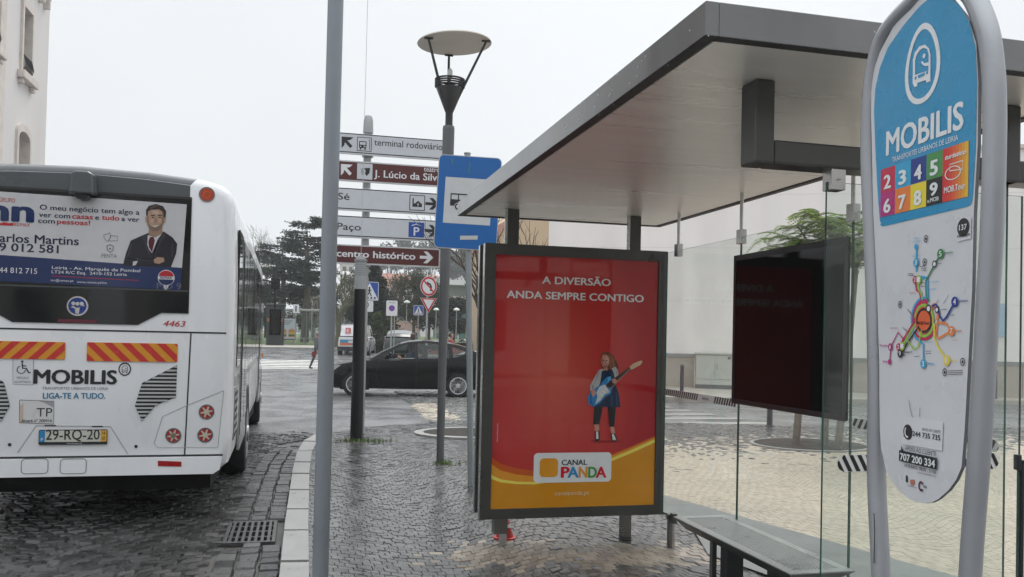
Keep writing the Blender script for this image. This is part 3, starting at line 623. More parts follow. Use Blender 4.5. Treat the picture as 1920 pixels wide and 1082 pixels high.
# ------------------------------------------------------------------ bus stop totem
TH = rad(6); TL = EYEP+ray(1638, 600)*2.15
tdir = Vector((math.sin(TH), math.cos(TH), 0)); tn = Vector((-math.cos(TH), math.sin(TH), 0))
tp = Plane((TL.x, TL.y, 0), tn, -tdir)                 # u grows towards the camera
tt = thing('bus_stop_totem', 'silver tube framed bus stop totem with a light blue head and a line map', 'bus stop sign', (TL.x+.02, TL.y-.2, 0))
silver = M('silver_tube', (.345, .355, .375), .36, .5, .12, 3.5, .04, 120, 0, .12)
lf = [(1640, 900), (1641, 720), (1637, 548), (1631, 400), (1627, 272), (1632, 155), (1650, 80), (1677, 38), (1714, 0)]
rg = [(1825, 0), (1848, 60), (1858, 130), (1861, 200), (1860, 300), (1856, 430), (1849, 548), (1840, 720), (1830, 876), (1815, 1082)]
Lu = [tp.px(*p) for p in lf]; Ru = [tp.px(*p) for p in rg]
c0 = tp.px(1648, 1082); c1 = Ru[-1]
path = [(c0[0]+.055, 0), (c0[0]+.012, .6), c0]+Lu
(ua, va), (ub, vb) = Lu[-1], Ru[0]
for k in range(1, 7):                                # top of the arch
    t = k/7; path.append((ua+(ub-ua)*t, va+(vb-va)*t+.055*math.sin(math.pi*t)))
path += Ru+[(c1[0]-.02, .6), (c1[0]-.055, 0)]
def smoothpath(P_, n=5):
    o = []
    for i in range(len(P_)-1):
        a, b_, c, d = P_[max(i-1, 0)], P_[i], P_[i+1], P_[min(i+2, len(P_)-1)]
        for k in range(n): t = k/n; o.append(tuple(.5*(2*b_[j]+(c[j]-a[j])*t+(2*a[j]-5*b_[j]+4*c[j]-d[j])*t*t+(3*b_[j]-a[j]-3*c[j]+d[j])*t**3) for j in (0, 1)))
    return o+[tuple(P_[-1])]
tb = MB(); tb.tube([tp.pt(u, v, -.005) for u, v in smoothpath(path)], .0225, silver, 16); tb.build('tube_frame', tt, 60)
so1 = crop(1600, 0, 2.576); se7 = crop(1600, 400, 3.381); se8 = crop(1600, 700, 2.833)
pan = so1((330, 0), (220, 100), (140, 250), (112, 330), (97, 420), (96, 560), (100, 700))+se7((140, 0), (165, 500), (180, 1000))+se8((150, 100), (153, 300), (160, 400), (182, 500), (200, 540), (222, 580), (258, 625), (310, 668), (350, 685), (390, 691), (430, 686), (465, 668), (520, 620), (560, 565), (588, 500), (605, 300), (618, 60))+se7((770, 480), (780, 0))+so1((613, 700), (616, 400), (606, 210), (572, 100), (490, 0))
pu = [tp.px(*p) for p in pan]; (ua, va), (ub, vb) = pu[-1], pu[0]
pu += [(ua+(ub-ua)*t/6, va+(vb-va)*t/6+.05*math.sin(math.pi*t/6)) for t in range(1, 6)]
if sum(pu[i][0]*pu[(i+1) % len(pu)][1]-pu[(i+1) % len(pu)][0]*pu[i][1] for i in range(len(pu))) < 0: pu.reverse()
sb_ = MB(); twh = P('totem_white', (.60, .61, .63), .3, .3); sb_.prism(tp, [pu], .008, twh, -.002, M('panel_edge', (.2, .2, .21), .5)); panel = sb_.build('sign_panel', tt)
PO = .006
hb_ = MB(); blue = P('totem_blue', (.006, .25, .47), .28, .4)
bl_ = so1((372, 0), (335, 30), (250, 130), (180, 230), (140, 330), (118, 430), (112, 540), (118, 700), (128, 900), (140, 1062), (146, 1080))+[(1655, 422), (1660, 425)]+so1((160, 1093), (560, 1000), (578, 992), (588, 975), (592, 940), (606, 700), (612, 400), (604, 230), (575, 110), (530, 30), (490, 0))
bu = [tp.px(*p) for p in bl_]; (ua, va), (ub, vb) = bu[-1], bu[0]
bu += [(ua+(ub-ua)*t/6, va+(vb-va)*t/6+.035*math.sin(math.pi*t/6)) for t in range(1, 6)]
hb_.tess(tp, [bu], blue, PO+.001); hb_.build('blue_header', tt)
tl = MB(); tw = P('totem_letter_white', (.72, .74, .75), .3); ink = P('totem_ink', (.02, .02, .022), .35); O = PO+.002
def tl_ring(c, rs, mat, o=O):                        # egg-shaped ring traced on the panel
    (u, v) = tp.px(*c); outer = []; inner = []
    for k in range(40):
        a = 2*math.pi*k/40; e = 1+.06*math.sin(a)+.05*math.cos(2*a)*0; du = rs[0]*math.cos(a)*(1-.10*math.sin(a)); dv = rs[1]*math.sin(a)*e
        outer.append((u+du, v+dv)); inner.append((u+du*rs[2], v+dv*(1-(1-rs[2])*rs[0]/rs[1])))
    tl.add([tp.pt(*q, o) for q in outer+inner], [(k, (k+1) % 40, 40+(k+1) % 40, 40+k) for k in range(40)], mat)
tl_ring((1735, 124), (.066, .092, .80), tw)
busico = so1((303, 385), (303, 290), (312, 255), (335, 225), (362, 217), (382, 235), (388, 265), (389, 395), (380, 395), (378, 365), (380, 265), (372, 238), (355, 232), (335, 245), (320, 270), (314, 295), (313, 385))
tl.tess(tp, [[tp.px(*p) for p in busico]], tw, O)
tl.pxpoly(tp, so1((303, 368), (389, 338), (389, 380), (380, 398), (370, 400), (366, 388), (326, 402), (326, 416), (312, 422), (303, 405)), tw, O+.0005)
tl.pxpoly(tp, so1((327, 366), (364, 350), (360, 366), (332, 380)), blue, O+.001)
for c in ((318, 378), (374, 352)): u, v = tp.px(*so1(c)[0]); tl.disc(tp, u, v, .004, blue, O+.001, 10)
u, v = tp.px(*so1((357, 271))[0]); tl.disc(tp, u, v, .0055, tw, O, 12)
tl.pxpoly(tp, so1((342, 300), (350, 296), (358, 306), (382, 302), (382, 318), (360, 320), (348, 312)), tw, O)
tl.build('bus_emblem', tt); tl = MB()
tl.text(tp, 'MOBILIS', so1((175, 745))[0], so1((546, 625))[0], 43, tw, .035, O)
tl.text(tp, 'TRANSPORTES URBANOS DE LEIRIA', so1((202, 782))[0], so1((522, 680))[0], 9.0, tw, 0, O)
tl.build('lettering', tt); tl = MB()
qa, qb = tp.px(*so1((147, 1050))[0]), tp.px(*so1((573, 692))[0]); ul, uh = qa[0], qb[0]; vt_, vb_ = tp.px(*so1((147, 822))[0])[1], tp.px(*so1((147, 1050))[0])[1]
us = [tp.px(x/2.576+1600, 340)[0] for x in (147, 217, 292, 368, 447, 572)]; vm = (vt_+vb_)/2
cols = [[('2', 'c_red', (.50, .02, .06)), ('3', 'c_sky', (.03, .33, .55)), ('4', 'c_navy', (.012, .04, .22)), ('5', 'c_green', (.06, .25, .07))], [('6', 'c_magenta', (.42, .02, .17)), ('7', 'c_orange', (.72, .19, .03)), ('8', 'c_yellow', (.72, .58, .03)), ('9', 'c_black', (.012, .014, .014))]]
for r in range(2):
    for c in range(4):
        va, vb = (vm, vt_) if r == 0 else (vb_, vm); t, nm, cc = cols[r][c]
        tl.poly(tp, [(us[c], va), (us[c+1], va), (us[c+1], vb), (us[c], vb)], P(nm, cc, .3), O)
        w_ = (us[c+1]-us[c]); h_ = vb-va; lo = .14 if t != '9' else .36
        tl.text(tp, t, (us[c]+w_*.28, va+h_*lo), (us[c]+w_*.70, va+h_*lo), h_*(.54 if t != '9' else .46), tw, .05, O+.001, uvm=True)
        if t == '9': tl.text(tp, 'u.MOB', (us[c]+w_*.12, va+h_*.12), (us[c]+w_*.80, va+h_*.12), h_*.15, tw, .03, O+.001, uvm=True)
tq = MB()
for k in range(8):                                   # printed red-to-yellow blend of the tourist line field
    f0 = k/8; ua = us[4]+(us[5]-us[4])*k/8; ub = us[4]+(us[5]-us[4])*(k+1)/8
    tl.poly(tp, [(ua, vb_), (ub, vb_), (ub, vt_), (ua, vt_)], P('blend%d' % k, (.58+.15*f0, .03+.5*f0*f0, .03), .3), O)
w_ = us[5]-us[4]; hh = vt_-vb_
tl.text(tp, 'turístico', (us[4]+w_*.12, vt_-hh*.22), (us[5]-w_*.08, vt_-hh*.22), hh*.085, tw, .04, O+.001, .3, uvm=True)
tl.text(tp, 'MOB.Tour', (us[4]+w_*.08, vb_+hh*.16), (us[5]-w_*.1, vb_+hh*.16), hh*.11, tw, .03, O+.001, .1, uvm=True)
tl.ring(tp, us[4]+w_*.42, vm+hh*.0, w_*.28, w_*.32, tw, O+.001, 20, .55); tl.line(tp, [(us[4]+w_*.3, vm+hh*.05), (us[4]+w_*.3, vm+hh*.17), (us[4]+w_*.8, vm+hh*.17), (us[4]+w_*.8, vm+hh*.02), (us[4]+w_*.3, vm+hh*.05)], .002, tw, O+.001)
tl.build('line_number_grid', tt); tl = MB()
# stop number sticker
tl.pxpoly(tp, se7((676, 40), (768, 18), (768, 160), (678, 182)), P('sticker_pale', (.63, .64, .66), .3), O)
u, v = tp.px(*se7((721, 90))[0]); tl.disc(tp, u, v, .0195, ink, O+.001, 24); tl.text(tp, '137', (u-.0115, v-.0055), (u+.0125, v-.0055), .0115, tw, .03, O+.002, uvm=True)
tl.text(tp, 'PARAGEM', se7((684, 158))[0], se7((762, 140))[0], 4.5, ink, .02, O+.001)
tl.build('stop_number_sticker', tt); tl = MB()
# phone stickers
tl.pxpoly(tp, se8((285, 225), (495, 258), (490, 412), (275, 375)), P('sticker_pale', (.63, .64, .66), .3), O)
tl.text(tp, 'APOIO AO CLIENTE', se8((384, 303))[0], se8((483, 319))[0], 5, ink, 0, O+.001, rot=True)
tl.text(tp, '244 735 735', se8((334, 332))[0], se8((481, 357))[0], 9, ink, .02, O+.001, rot=True)
u, v = tp.px(*se8((308, 312))[0]); tl.disc(tp, u, v, .0175, ink, O+.001, 24); tl.ring(tp, u, v, .008, .0115, tw, O+.002, 16, 1.15, 2.2, 5.0); tl.pxpoly(tp, se8((288, 325), (296, 338), (284, 334)), ink, O+.001)
tl.text(tp, 'APOIO AO CLIENTE', se8((295, 407))[0], se8((461, 441))[0], 8, ink, 0, O+.002, rot=True)
tl.pxpoly(tp, se8((264, 407), (467, 450), (464, 512), (263, 464)), ink, O+.002); tl.pxpoly(tp, se8((275, 385), (290, 415), (274, 412)), ink, O+.002)
tl.text(tp, '707 200 334', se8((272, 459))[0], se8((457, 500))[0], 12.5, tw, .04, O+.003, rot=True)
tl.text(tp, 'HORÁRIO: 08:00 - 21:00', se8((291, 497))[0], se8((457, 535))[0], 6.5, ink, 0, O+.001, rot=True)
tl.text(tp, 'CUSTO DA CHAMADA LOCAL', se8((360, 530))[0], se8((457, 552))[0], 3, ink, 0, O+.001, rot=True)
tl.build('phone_sticker', tt); tl = MB()
tl.pxpoly(tp, se8((296, 540), (305, 545), (304, 580), (295, 575)), ink, O); tl.pxpoly(tp, se8((318, 565), (343, 565), (340, 590), (330, 596), (320, 590)), P('crest', (.45, .16, .1), .4), O); tl.text(tp, 'MUNICÍPIO DE LEIRIA', se8((305, 600))[0], se8((355, 610))[0], 2, ink, 0, O)
u, v = tp.px(*se8((377, 600))[0]); tl.ring(tp, u, v, .006, .0105, P('logo_plum', (.08, .02, .06), .4), O, 20, 1.1, .6, 5.6); tl.text(tp, 'TEJO', se8((386, 605))[0], se8((408, 611))[0], 3.6, ink, .03, O)
tl.build('sponsor_marks', tt); tl = MB()
for pts in (((312, 140), (316, 180), (325, 215), (332, 236)), ((371, 182), (368, 232))): tl.line(tp, [tp.px(*p) for p in se8(*pts)], .0012, ink, O)
tl.build('pen_scratch', tt)
# line map
mp_ = MB()
def route(nm, col, pts, w=.0075, dz=0.): mp_.line(tp, [tp.px(*p) for p in se7(*pts)], w*.82, P('route_'+nm, col, .35), O+dz)
sky_, grn, lime, redr, navy, org, yel, mag, blk, prp = (.03, .35, .6), (.04, .2, .06), (.3, .5, .06), (.5, .02, .08), (.015, .04, .25), (.75, .22, .05), (.75, .6, .08), (.4, .02, .18), (.015, .015, .015), (.25, .03, .25)
def arc(c, rx, ry, a0, a1, n=14): return [(c[0]+rx*math.cos(rad(a0+(a1-a0)*k/n)), c[1]-ry*math.sin(rad(a0+(a1-a0)*k/n))) for k in range(n+1)]
C = (470, 680)
route('sky', sky_, [(420, 212), (420, 370)], .006)
route('sky', sky_, [(440, 405), (490, 410), (492, 540)], .009)
route('green', grn, [(576, 255), (480, 430), (482, 520), (500, 560)], .0055, .0003)
route('red', redr, [(412, 420), (420, 490), (440, 500), (452, 570)], .006)
route('lime', lime, [(434, 420), (436, 485), (452, 510), (460, 580), (490, 600)], .006, .0002)
route('sky', sky_, arc(C, 82, 145, 75, 190), .006); route('magenta', mag, arc(C, 72, 130, 75, 190), .006, .0002); route('red', redr, arc(C, 62, 116, 70, 190), .006, .0004)
route('lime', lime, arc(C, 60, 100, -120, 170), .007, .0006); route('red', redr, arc(C, 74, 118, -140, -20), .007, .0003); route('black', blk, arc(C, 45, 72, -150, 200, 24), .007, .0008)
route('orange', org, arc((535, 640), 22, 60, 250, -40), .010, .0003)
route('navy', navy, [(520, 590), (545, 578), (560, 600), (568, 650), (590, 682), (612, 660), (667, 560)], .0065, .0005)
route('orange', org, [(555, 690), (610, 700), (645, 745), (560, 795), (545, 770), (556, 690)], .0065, .0006)
route('yellow', yel, [(535, 700), (535, 790), (560, 850), (615, 930)], .0065, .0007)
route('magenta', mag, [(345, 810), (303, 755), (256, 848), (250, 942)], .0045)
route('red', redr, [(405, 690), (308, 845)], .006, .0004); route('lime', lime, [(415, 700), (330, 845)], .006, .0006); route('black', blk, [(428, 730), (320, 890)], .006, .0008)
route('lime', lime, [(360, 800), (405, 862), (432, 850), (455, 740)], .005, .0009)
route('sky', sky_, [(400, 745), (415, 790), (465, 830), (466, 955)], .0065, .0005)
for c, nm, col, rx, s in (((420, 212), 'sky', sky_, 9, ''), ((420, 312), 'sky', sky_, 14, '3'), ((576, 258), 'green', grn, 15, '5'), ((413, 422), 'red', redr, 12, '2'), ((436, 422), 'lime', lime, 14, '1'), ((667, 562), 'navy', navy, 15, '4'), ((646, 747), 'orange', org, 14, '7'), ((615, 933), 'yellow', yel, 15, '8'), ((466, 955), 'sky', sky_, 14, '3'), ((256, 848), 'magenta', mag, 12, '6'), ((251, 942), 'magenta', mag, 9, ''), ((308, 848), 'red', redr, 12, '2'), ((331, 843), 'lime', lime, 14, '1'), ((318, 890), 'black', blk, 13, '9')):
    u, v = tp.px(*se7(c)[0]); r_ = rx*.00076; mp_.disc(tp, u, v, r_, P('route_'+nm, col, .35), O+.0011, 18)
    if s: mp_.text(tp, s, (u-r_*.35, v-r_*.5), (u+r_*.4, v-r_*.5), r_*1.05, tw, .03, O+.0016, uvm=True)
u, v = tp.px(*se7((466, 680))[0]); mp_.disc(tp, u, v, .031, P('map_core', (.68, .12, .04), .4), O+.0005, 28); mp_.text(tp, 'MOB.Tour', (u-.022, v-.012), (u+.022, v-.006), .007, ink, .02, O+.0012, uvm=True)
for (x, y), s in (((538, 322), 10), ((553, 612), 9), ((500, 605), 12)): u, v = tp.px(x/3.381+1600, y/3.381+400); mp_.ring(tp, u, v, s*.0005, s*.0008, ink, O+.0013, 16); mp_.disc(tp, u, v, s*.0005, tw, O+.0012, 14)
for t, x, y, x2, y2, cp, col in (('Pinhal', 405, 166, 438, 160, 3.2, sky_), ('do Mestre', 395, 187, 446, 178, 3.2, sky_), ('Guimarota', 396, 278, 446, 272, 3.4, sky_), ('Pinheiros', 598, 262, 655, 250, 4, grn), ('Gândara', 556, 325, 582, 319, 3, ink), ('Andrinos', 690, 566, 750, 558, 4.4, navy), ('Pousos', 664, 754, 708, 748, 4.4, org), ('Souto', 636, 940, 682, 936, 4, yel), ('Telheiro', 488, 962, 537, 958, 4.4, sky_), ('Parceiros', 190, 848, 240, 842, 4.2, mag), ('Azóia', 208, 948, 238, 944, 4.2, mag), ('Campus 2', 336, 890, 392, 882, 4.2, blk), ('IPL', 337, 908, 356, 904, 4.2, blk), ('Marrazes', 374, 512, 412, 506, 3, redr), ('Hospital', 508, 440, 562, 436, 3, sky_), ('São Romão', 508, 486, 548, 482, 3, sky_), ('Vale Sepal', 632, 652, 662, 646, 3, ink), ('Santa Clara', 252, 736, 302, 728, 3, mag), ('Cruz da Areia', 470, 822, 526, 818, 3, sky_), ('Cortes', 655, 810, 685, 806, 3, org)):
    mt = P('map_'+t[:5].strip().lower(), col, .4) if isinstance(col, tuple) else col
    mp_.text(tp, t, se7((x, y))[0], se7((x2, y2))[0], cp, mt, .02 if cp > 3.5 else 0, O+.0012)
for x, y in ((620, 1000), (620, 1012), (620, 1023), (365, 385), (370, 395), (440, 338), (450, 350), (450, 362), (480, 875), (480, 890), (405, 908), (580, 610), (445, 442), (448, 464)):
    mp_.line(tp, [tp.px(*p) for p in se7((x, y), (x+(95 if x == 620 else 34), y-(4 if x == 620 else 2)))], .0011, ink, O)
for x, y in ((360, 575), (370, 590), (330, 690), (345, 700), (355, 710), (590, 545), (525, 575)): mp_.line(tp, [tp.px(*p) for p in se7((x, y+30), (x+(28 if x < 400 else 36), y-28 if x > 400 else y+62))], .0010, ink, O)
for x, y in ((480, 162), (315, 578), (714, 942), (600, 1008), (472, 310)): u, v = tp.px(x/3.381+1600, y/3.381+400); mp_.ring(tp, u, v, .006, .0078, ink, O, 16, 1.1); mp_.poly(tp, rrect(u-.0025, v-.003, u+.0025, v+.003, .001, 2), ink, O)
mp_.build('line_map', tt)
sc_ = MB(); sc_.tube([tp.pt(*tp.px(1653, 962), .02), tp.pt(*tp.px(1654, 1000), .0195), tp.pt(*tp.px(1652, 1056), .0185)], .0012, black, 6); sc_.build('scratch', tt)

# ------------------------------------------------------------------ poles and lamps
grey1 = M('pole_blue_grey', (.24, .265, .29), .38, .3, .05, 4, .03, 60)
pb = at(600.5, 1080, Y=5.0); pt_ = at(629.5, 0, Y=5.0)
b = MB(); d = .0455; base = Vector((pb.x-(pb.z)*.0, 5.0, 0)); sl_ = (pt_.x-pb.x)/(pt_.z-pb.z)*.35
PX = lambda z: pb.x+(z-pb.z)*(pt_.x-pb.x)/(pt_.z-pb.z)
b.tube([(PX(0), 5, 0), (PX(6.2), 5, 6.2)], [d, d*.97], grey1, 20); b.tube([(PX(0), 5, 0), (PX(0), 5, .02)], .1, grey1, 16); b.lathe([(d, 6.2), (d*.7, 6.24), (.005, 6.25)], (PX(6.2), 5, 0), grey1, 16)
tag(b.build('steel_pole', smooth=40), 'tall plain blue-grey steel pole standing in front of everything at the kerb', 'pole')
bk = thing('cable_post', 'black post with a grey collar and a thin cable rising from its top', 'post', (.818, 12.2, 0))
b = MB(); b.tube([(.818, 12.2, 0), (.818, 12.2, 2.115)], [.088, .08], M('post_black', (.008, .008, .009), .4), 18); b.build('shaft', bk, 40)
b = MB(); gcol = M('collar_grey', (.33, .35, .36), .5, .1, .06, 6)
b.tube([(.818, 12.2, 2.116), (.818, 12.2, 2.5)], .081, gcol, 18)
for k in range(6): b.lathe([(.083, 2.31+k*.028), (.083, 2.318+k*.028)], (.818, 12.2, 0), M('collar_ring', (.2, .21, .22), .5), 18)
b.lathe([(.095, 2.5), (.09, 2.53), (.02, 2.585), (.004, 2.62)], (.818, 12.2, 0), M('cap_grey', (.18, .18, .185), .5, .2), 18); b.build('collar', bk, 40)
b = MB(); b.tube([(.818, 12.2, 2.6), (.82, 12.2, 6), (.83, 12.2, 11)], .0035, M('cable_grey', (.4, .41, .42), .5), 6); b.build('cable', bk)
# street lamp with a disc reflector
lp = thing('street_lamp', 'grey street lamp with a flat pale disc held by thin arms over a cone', 'street lamp', (1.642, 9.963, 0))
lx, ly = 1.642, 9.963; lgry = M('lamp_grey', (.115, .12, .125), .42, .3, .08, 5, .03, 50); ldk = M('lamp_dark', (.05, .05, .05), .4, .3)
b = MB(); b.tube([(lx, ly, 0), (lx, ly, 1.2), (lx+.004, ly, 2.4), (lx+.008, ly, 3.93)], [.044, .05, .062, .071], lgry, 20); b.lathe([(.071, 3.93), (.066, 3.96), (.045, 3.965)], (lx+.008, ly, 0), lgry, 20); b.build('pole', lp, 40)
hx = lx+.01
b = MB(); b.lathe([(.044, 3.95), (.044, 4.12), (.05, 4.13), (.158, 4.40), (.158, 4.41)], (hx, ly, 0), ldk, 24); b.build('cone', lp, 40)
b = MB()
for k in range(4): b.lathe([(.15, 4.425+k*.026), (.178, 4.425+k*.026), (.18, 4.437+k*.026), (.15, 4.437+k*.026)], (hx, ly, 0), ldk, 28, False)
b.build('louvre', lp)
tilt = Matrix.Rotation(rad(-3), 4, 'Y'); dc = Vector((hx+.045, ly, 4.93))
disc = MB(); N = 48
def dpt(r, z, a): return dc+(tilt @ Vector((r*math.cos(a), r*math.sin(a), z)))
disc.rings([[dpt(r, z, 2*math.pi*k/N) for k in range(N)] for r, z in ((.02, .0), (.435, .012), (.44, .018), (.435, .03), (.02, .07))], M('lamp_disc', (.64, .60, .54), .5, .0, .04, 4))
disc.build('reflector', lp, 40)
for a in (210, 330, 90):
    b = MB(); p1 = Vector((hx+.1*math.cos(rad(a)), ly+.1*math.sin(rad(a)), 4.28)); p2 = dpt(.39, -.01, rad(a))
    b.tube([p1, p2], [.018, .014], ldk, 8, True, .5); b.box(p2-Vector((.05, .012, .0)), p2+Vector((.05, .012, .02)), ldk); b.build('arm', lp, 40)
b = MB(); b.tube([(hx, ly, 4.4), (hx, ly, 4.62)], .012, ldk, 8); b.lathe([(.01, 4.52), (.03, 4.54), (.03, 4.62), (.01, 4.65)], (hx, ly, 0), M('lamp_bulb', (.6, .6, .58), .2), 12); b.build('bulb', lp, 40)

# ------------------------------------------------------------------ finger post
fpx, fpy = .93, 12.98
fg = thing('finger_post', 'grey post with five stacked direction signs pointing left and right', 'direction sign', (fpx, fpy, 0))
pg = M('fingerpost_grey', (.34, .35, .35), .45, .4, .06, 5)
b = MB(); b.tube([(fpx, fpy, 0), (fpx, fpy, 4.62)], .055, pg, 18); b.lathe([(.075, 4.5), (.075, 4.55), (.07, 4.7), (.05, 4.76), (.01, 4.78)], (fpx, fpy, 0), pg, 18)
b.build('post', fg, 40)
sp_ = Plane((0, 12.88, 0), (0, -1, 0), (1, 0, 0)); fz = crop(580, 200, 3.608)
frm = M('sign_frame', (.55, .56, .57), .4, .5); sgrey = P('sign_grey', (.52, .545, .58), .4); sbr = P('sign_brown', (.085, .018, .018), .4); sblk = P('sign_black', (.015, .016, .018), .4); swh = P('sign_white', (.66, .67, .69), .4); sbl = P('sign_blue', (.012, .065, .32), .4)
for i, (tlc, blc, brown) in enumerate((((195, 176), (192, 318), 0), ((190, 362), (188, 502), 1), ((183, 548), (180, 700), 0), ((176, 736), (174, 884), 0), ((172, 930), (168, 1062), 1))):
    q0, q1 = sp_.px(*fz(tlc)[0]), sp_.px(*fz(blc)[0]); u0, u1, v0, v1 = .49, 2.075, q1[1], q0[1]
    if i == 4: u0 = .478; u1 = 2.04
    p = MB(); p.prism(sp_, [rrect(u0, v0, u1, v1, .015, 3)], .035, frm, -.0); sg = p.build('sign_panel', fg)
    p = MB(); g = .018 if brown else .006
    O3 = .036
    if not brown: p.poly(sp_, rrect(u0+.004, v0+.022, u1-.004, v1-.003, .02, 3), sblk, O3); p.poly(sp_, rrect(u0+.016, v0+.036, u1-.016, v1-.017, .015, 3), sgrey, O3+.0015)
    else: p.poly(sp_, rrect(u0+.018, v0+.022, u1-.016, v1-.02, .015, 3), sbr, O3+.0015)
    A4 = lambda *pts: fz(*pts)
    ic = swh if brown else sblk; OO = O3+.003
    vc = (v0+v1)/2+.004
    def upleft(m):
        uu, vv, s_ = u0+.045, vc-.085, .175
        p.tess(sp_, [[(uu+x*s_, vv+y*s_) for x, y in ((0, 1), (.98, 1), (.72, .76), (.47, .72), (.92, .26), (.74, .07), (.28, .53), (.24, .28), (.02, .03))]], m, OO)
    def right(m, uc):
        s_ = .185
        p.tess(sp_, [[(uc+x*s_, vc+(y-.5)*s_) for x, y in ((0, .38), (.62, .38), (.30, .02), (.62, .02), (1.1, .5), (.62, .98), (.30, .98), (.62, .62), (0, .62))]], m, OO)
    if i == 0:
        upleft(sblk); a, c = sp_.px(*fz((320, 300))[0]), sp_.px(*fz((420, 204))[0])
        p.poly(sp_, [(a[0], vc-.105), (a[0]+.215, vc-.105), (a[0]+.215, vc+.105), (a[0], vc+.105)], sblk, OO); p.poly(sp_, [(a[0]+.01, vc-.095), (a[0]+.205, vc-.095), (a[0]+.205, vc+.095), (a[0]+.01, vc+.095)], sgrey, OO+.001)
        bx = a[0]+.03; p.poly(sp_, rrect(bx, vc-.06, bx+.11, vc+.045, .015, 3), sblk, OO+.002); p.poly(sp_, rrect(bx+.012, vc-.01, bx+.098, vc+.03, .008, 3), sgrey, OO+.003)
        for dx in (.012, .08): p.poly(sp_, [(bx+dx, vc-.085), (bx+dx+.02, vc-.085), (bx+dx+.02, vc-.06), (bx+dx, vc-.06)], sblk, OO+.002); p.disc(sp_, bx+dx+.01, vc-.035, .01, sgrey, OO+.003, 10)
        p.line(sp_, [(bx+.13, vc+.06), (bx+.155, vc+.075), (bx+.155, vc-.08)], .008, sblk, OO+.002)
        p.text(sp_, 'terminal rodoviário', fz((437, 275))[0], fz((898, 288))[0], 12, sblk, .008, OO)
    elif i == 1:
        upleft(swh); a = sp_.px(*fz((322, 440))[0]); p.poly(sp_, [(a[0], vc-.115), (a[0]+.225, vc-.115), (a[0]+.225, vc+.118), (a[0], vc+.118)], sgrey, OO)
        p.tess(sp_, [[(a[0]+.10, vc+.05), (a[0]+.19, vc+.06), (a[0]+.18, vc-.02), (a[0]+.14, vc-.065), (a[0]+.115, vc-.03), (a[0]+.125, vc+.01)]], sblk, OO+.001)
        p.tess(sp_, [[(a[0]+.055, vc+.045), (a[0]+.095, vc+.05), (a[0]+.105, vc+.0), (a[0]+.1, vc-.05), (a[0]+.075, vc-.06), (a[0]+.055, vc-.02)]], P('mask_grey', (.3, .31, .33), .5), OO+.001)
        p.text(sp_, 'teatro', fz((772, 443))[0], fz((880, 445))[0], 9, swh, .01, OO); p.text(sp_, 'J. Lúcio da Silva', fz((437, 484))[0], fz((890, 502))[0], 13, swh, .02, OO)
    elif i == 2:
        p.text(sp_, 'Sé', fz((192, 632))[0], fz((270, 632))[0], 12.5, sblk, .01, OO); right(sblk, 1.80)
        a = sp_.px(*fz((674, 690))[0])[0]; p.poly(sp_, rrect(a, vc-.115, a+.235, vc+.12, .01, 2), sblk, OO); p.poly(sp_, rrect(a+.012, vc-.103, a+.223, vc+.108, .008, 2), sgrey, OO+.001)
        p.tess(sp_, [[(a+.045, vc-.06), (a+.19, vc-.06), (a+.19, vc-.015), (a+.13, vc+.035), (a+.08, vc-.01), (a+.065, vc-.01), (a+.065, vc+.08), (a+.045, vc+.06)]], sblk, OO+.002)
        p.line(sp_, [(a+.13, vc-.055), (a+.13, vc+.0)], .008, sgrey, OO+.003); p.line(sp_, [(a+.112, vc-.02), (a+.148, vc-.02)], .008, sgrey, OO+.003)
    elif i == 3:
        p.text(sp_, 'Paço', fz((186, 835))[0], fz((347, 838))[0], 12.5, sblk, .01, OO); right(sblk, 1.80)
        a = sp_.px(*fz((668, 878))[0])[0]; p.poly(sp_, [(a, vc-.11), (a+.235, vc-.11), (a+.235, vc+.115), (a, vc+.115)], sbl, OO)
        p.text(sp_, 'P', (a+.08, vc-.085), (a+.16, vc-.085), .125, swh, .02, OO+.001, uvm=True); p.line(sp_, [(a+.045, vc+.062), (a+.118, vc+.09), (a+.19, vc+.062)], .014, swh, OO+.001)
    else:
        p.text(sp_, 'centro histórico', fz((184, 1018))[0], fz((713, 1033))[0], 12.6, swh, .03, OO); right(swh, 1.735)
    p.build('lettering', sg)
cm = MB()
for z in (4.16, 3.62, 3.06, 2.52): cm.lathe([(.07, z-.03), (.085, z-.02), (.085, z+.03), (.07, z+.04)], (fpx, fpy-.02, 0), pg, 16)
cm.build('collars', fg, 40)

# ------------------------------------------------------------------ blue bus stop sign
cs = Vector((1.600, 8.39, 2.823)); ra, rl = rad(-12), rad(-2.2)
ux = Vector((math.cos(ra), math.sin(ra), 0)); nn = Vector((math.sin(ra), -math.cos(ra), 0)); Rr_ = Matrix.Rotation(rl, 3, nn); ux = Rr_ @ ux
bs = thing('bus_stop_sign', 'square blue bus stop sign with a black bus on a thin leaning pole', 'road sign', (1.70, 8.39, 0))
q = Plane(cs, nn, ux); hw, hh_ = .315, .468
p = MB(); bsm = P('stop_blue', (.008, .115, .37), .35); p.prism(q, [rrect(-hw, -hh_, hw, hh_, .05, 5)], .012, M('sign_back', (.45, .46, .47), .4, .6), -.012); p.build('sign_panel', bs)
p = MB(); p.poly(q, rrect(-hw+.008, -hh_+.008, hw-.008, hh_-.008, .045, 5), bsm, .0015)
p.poly(q, [(-.235, -.215), (.235, -.215), (.235, .245), (-.235, .245)], P('stop_white', (.55, .56, .57), .4), .003)
k = sblk; e = .0045
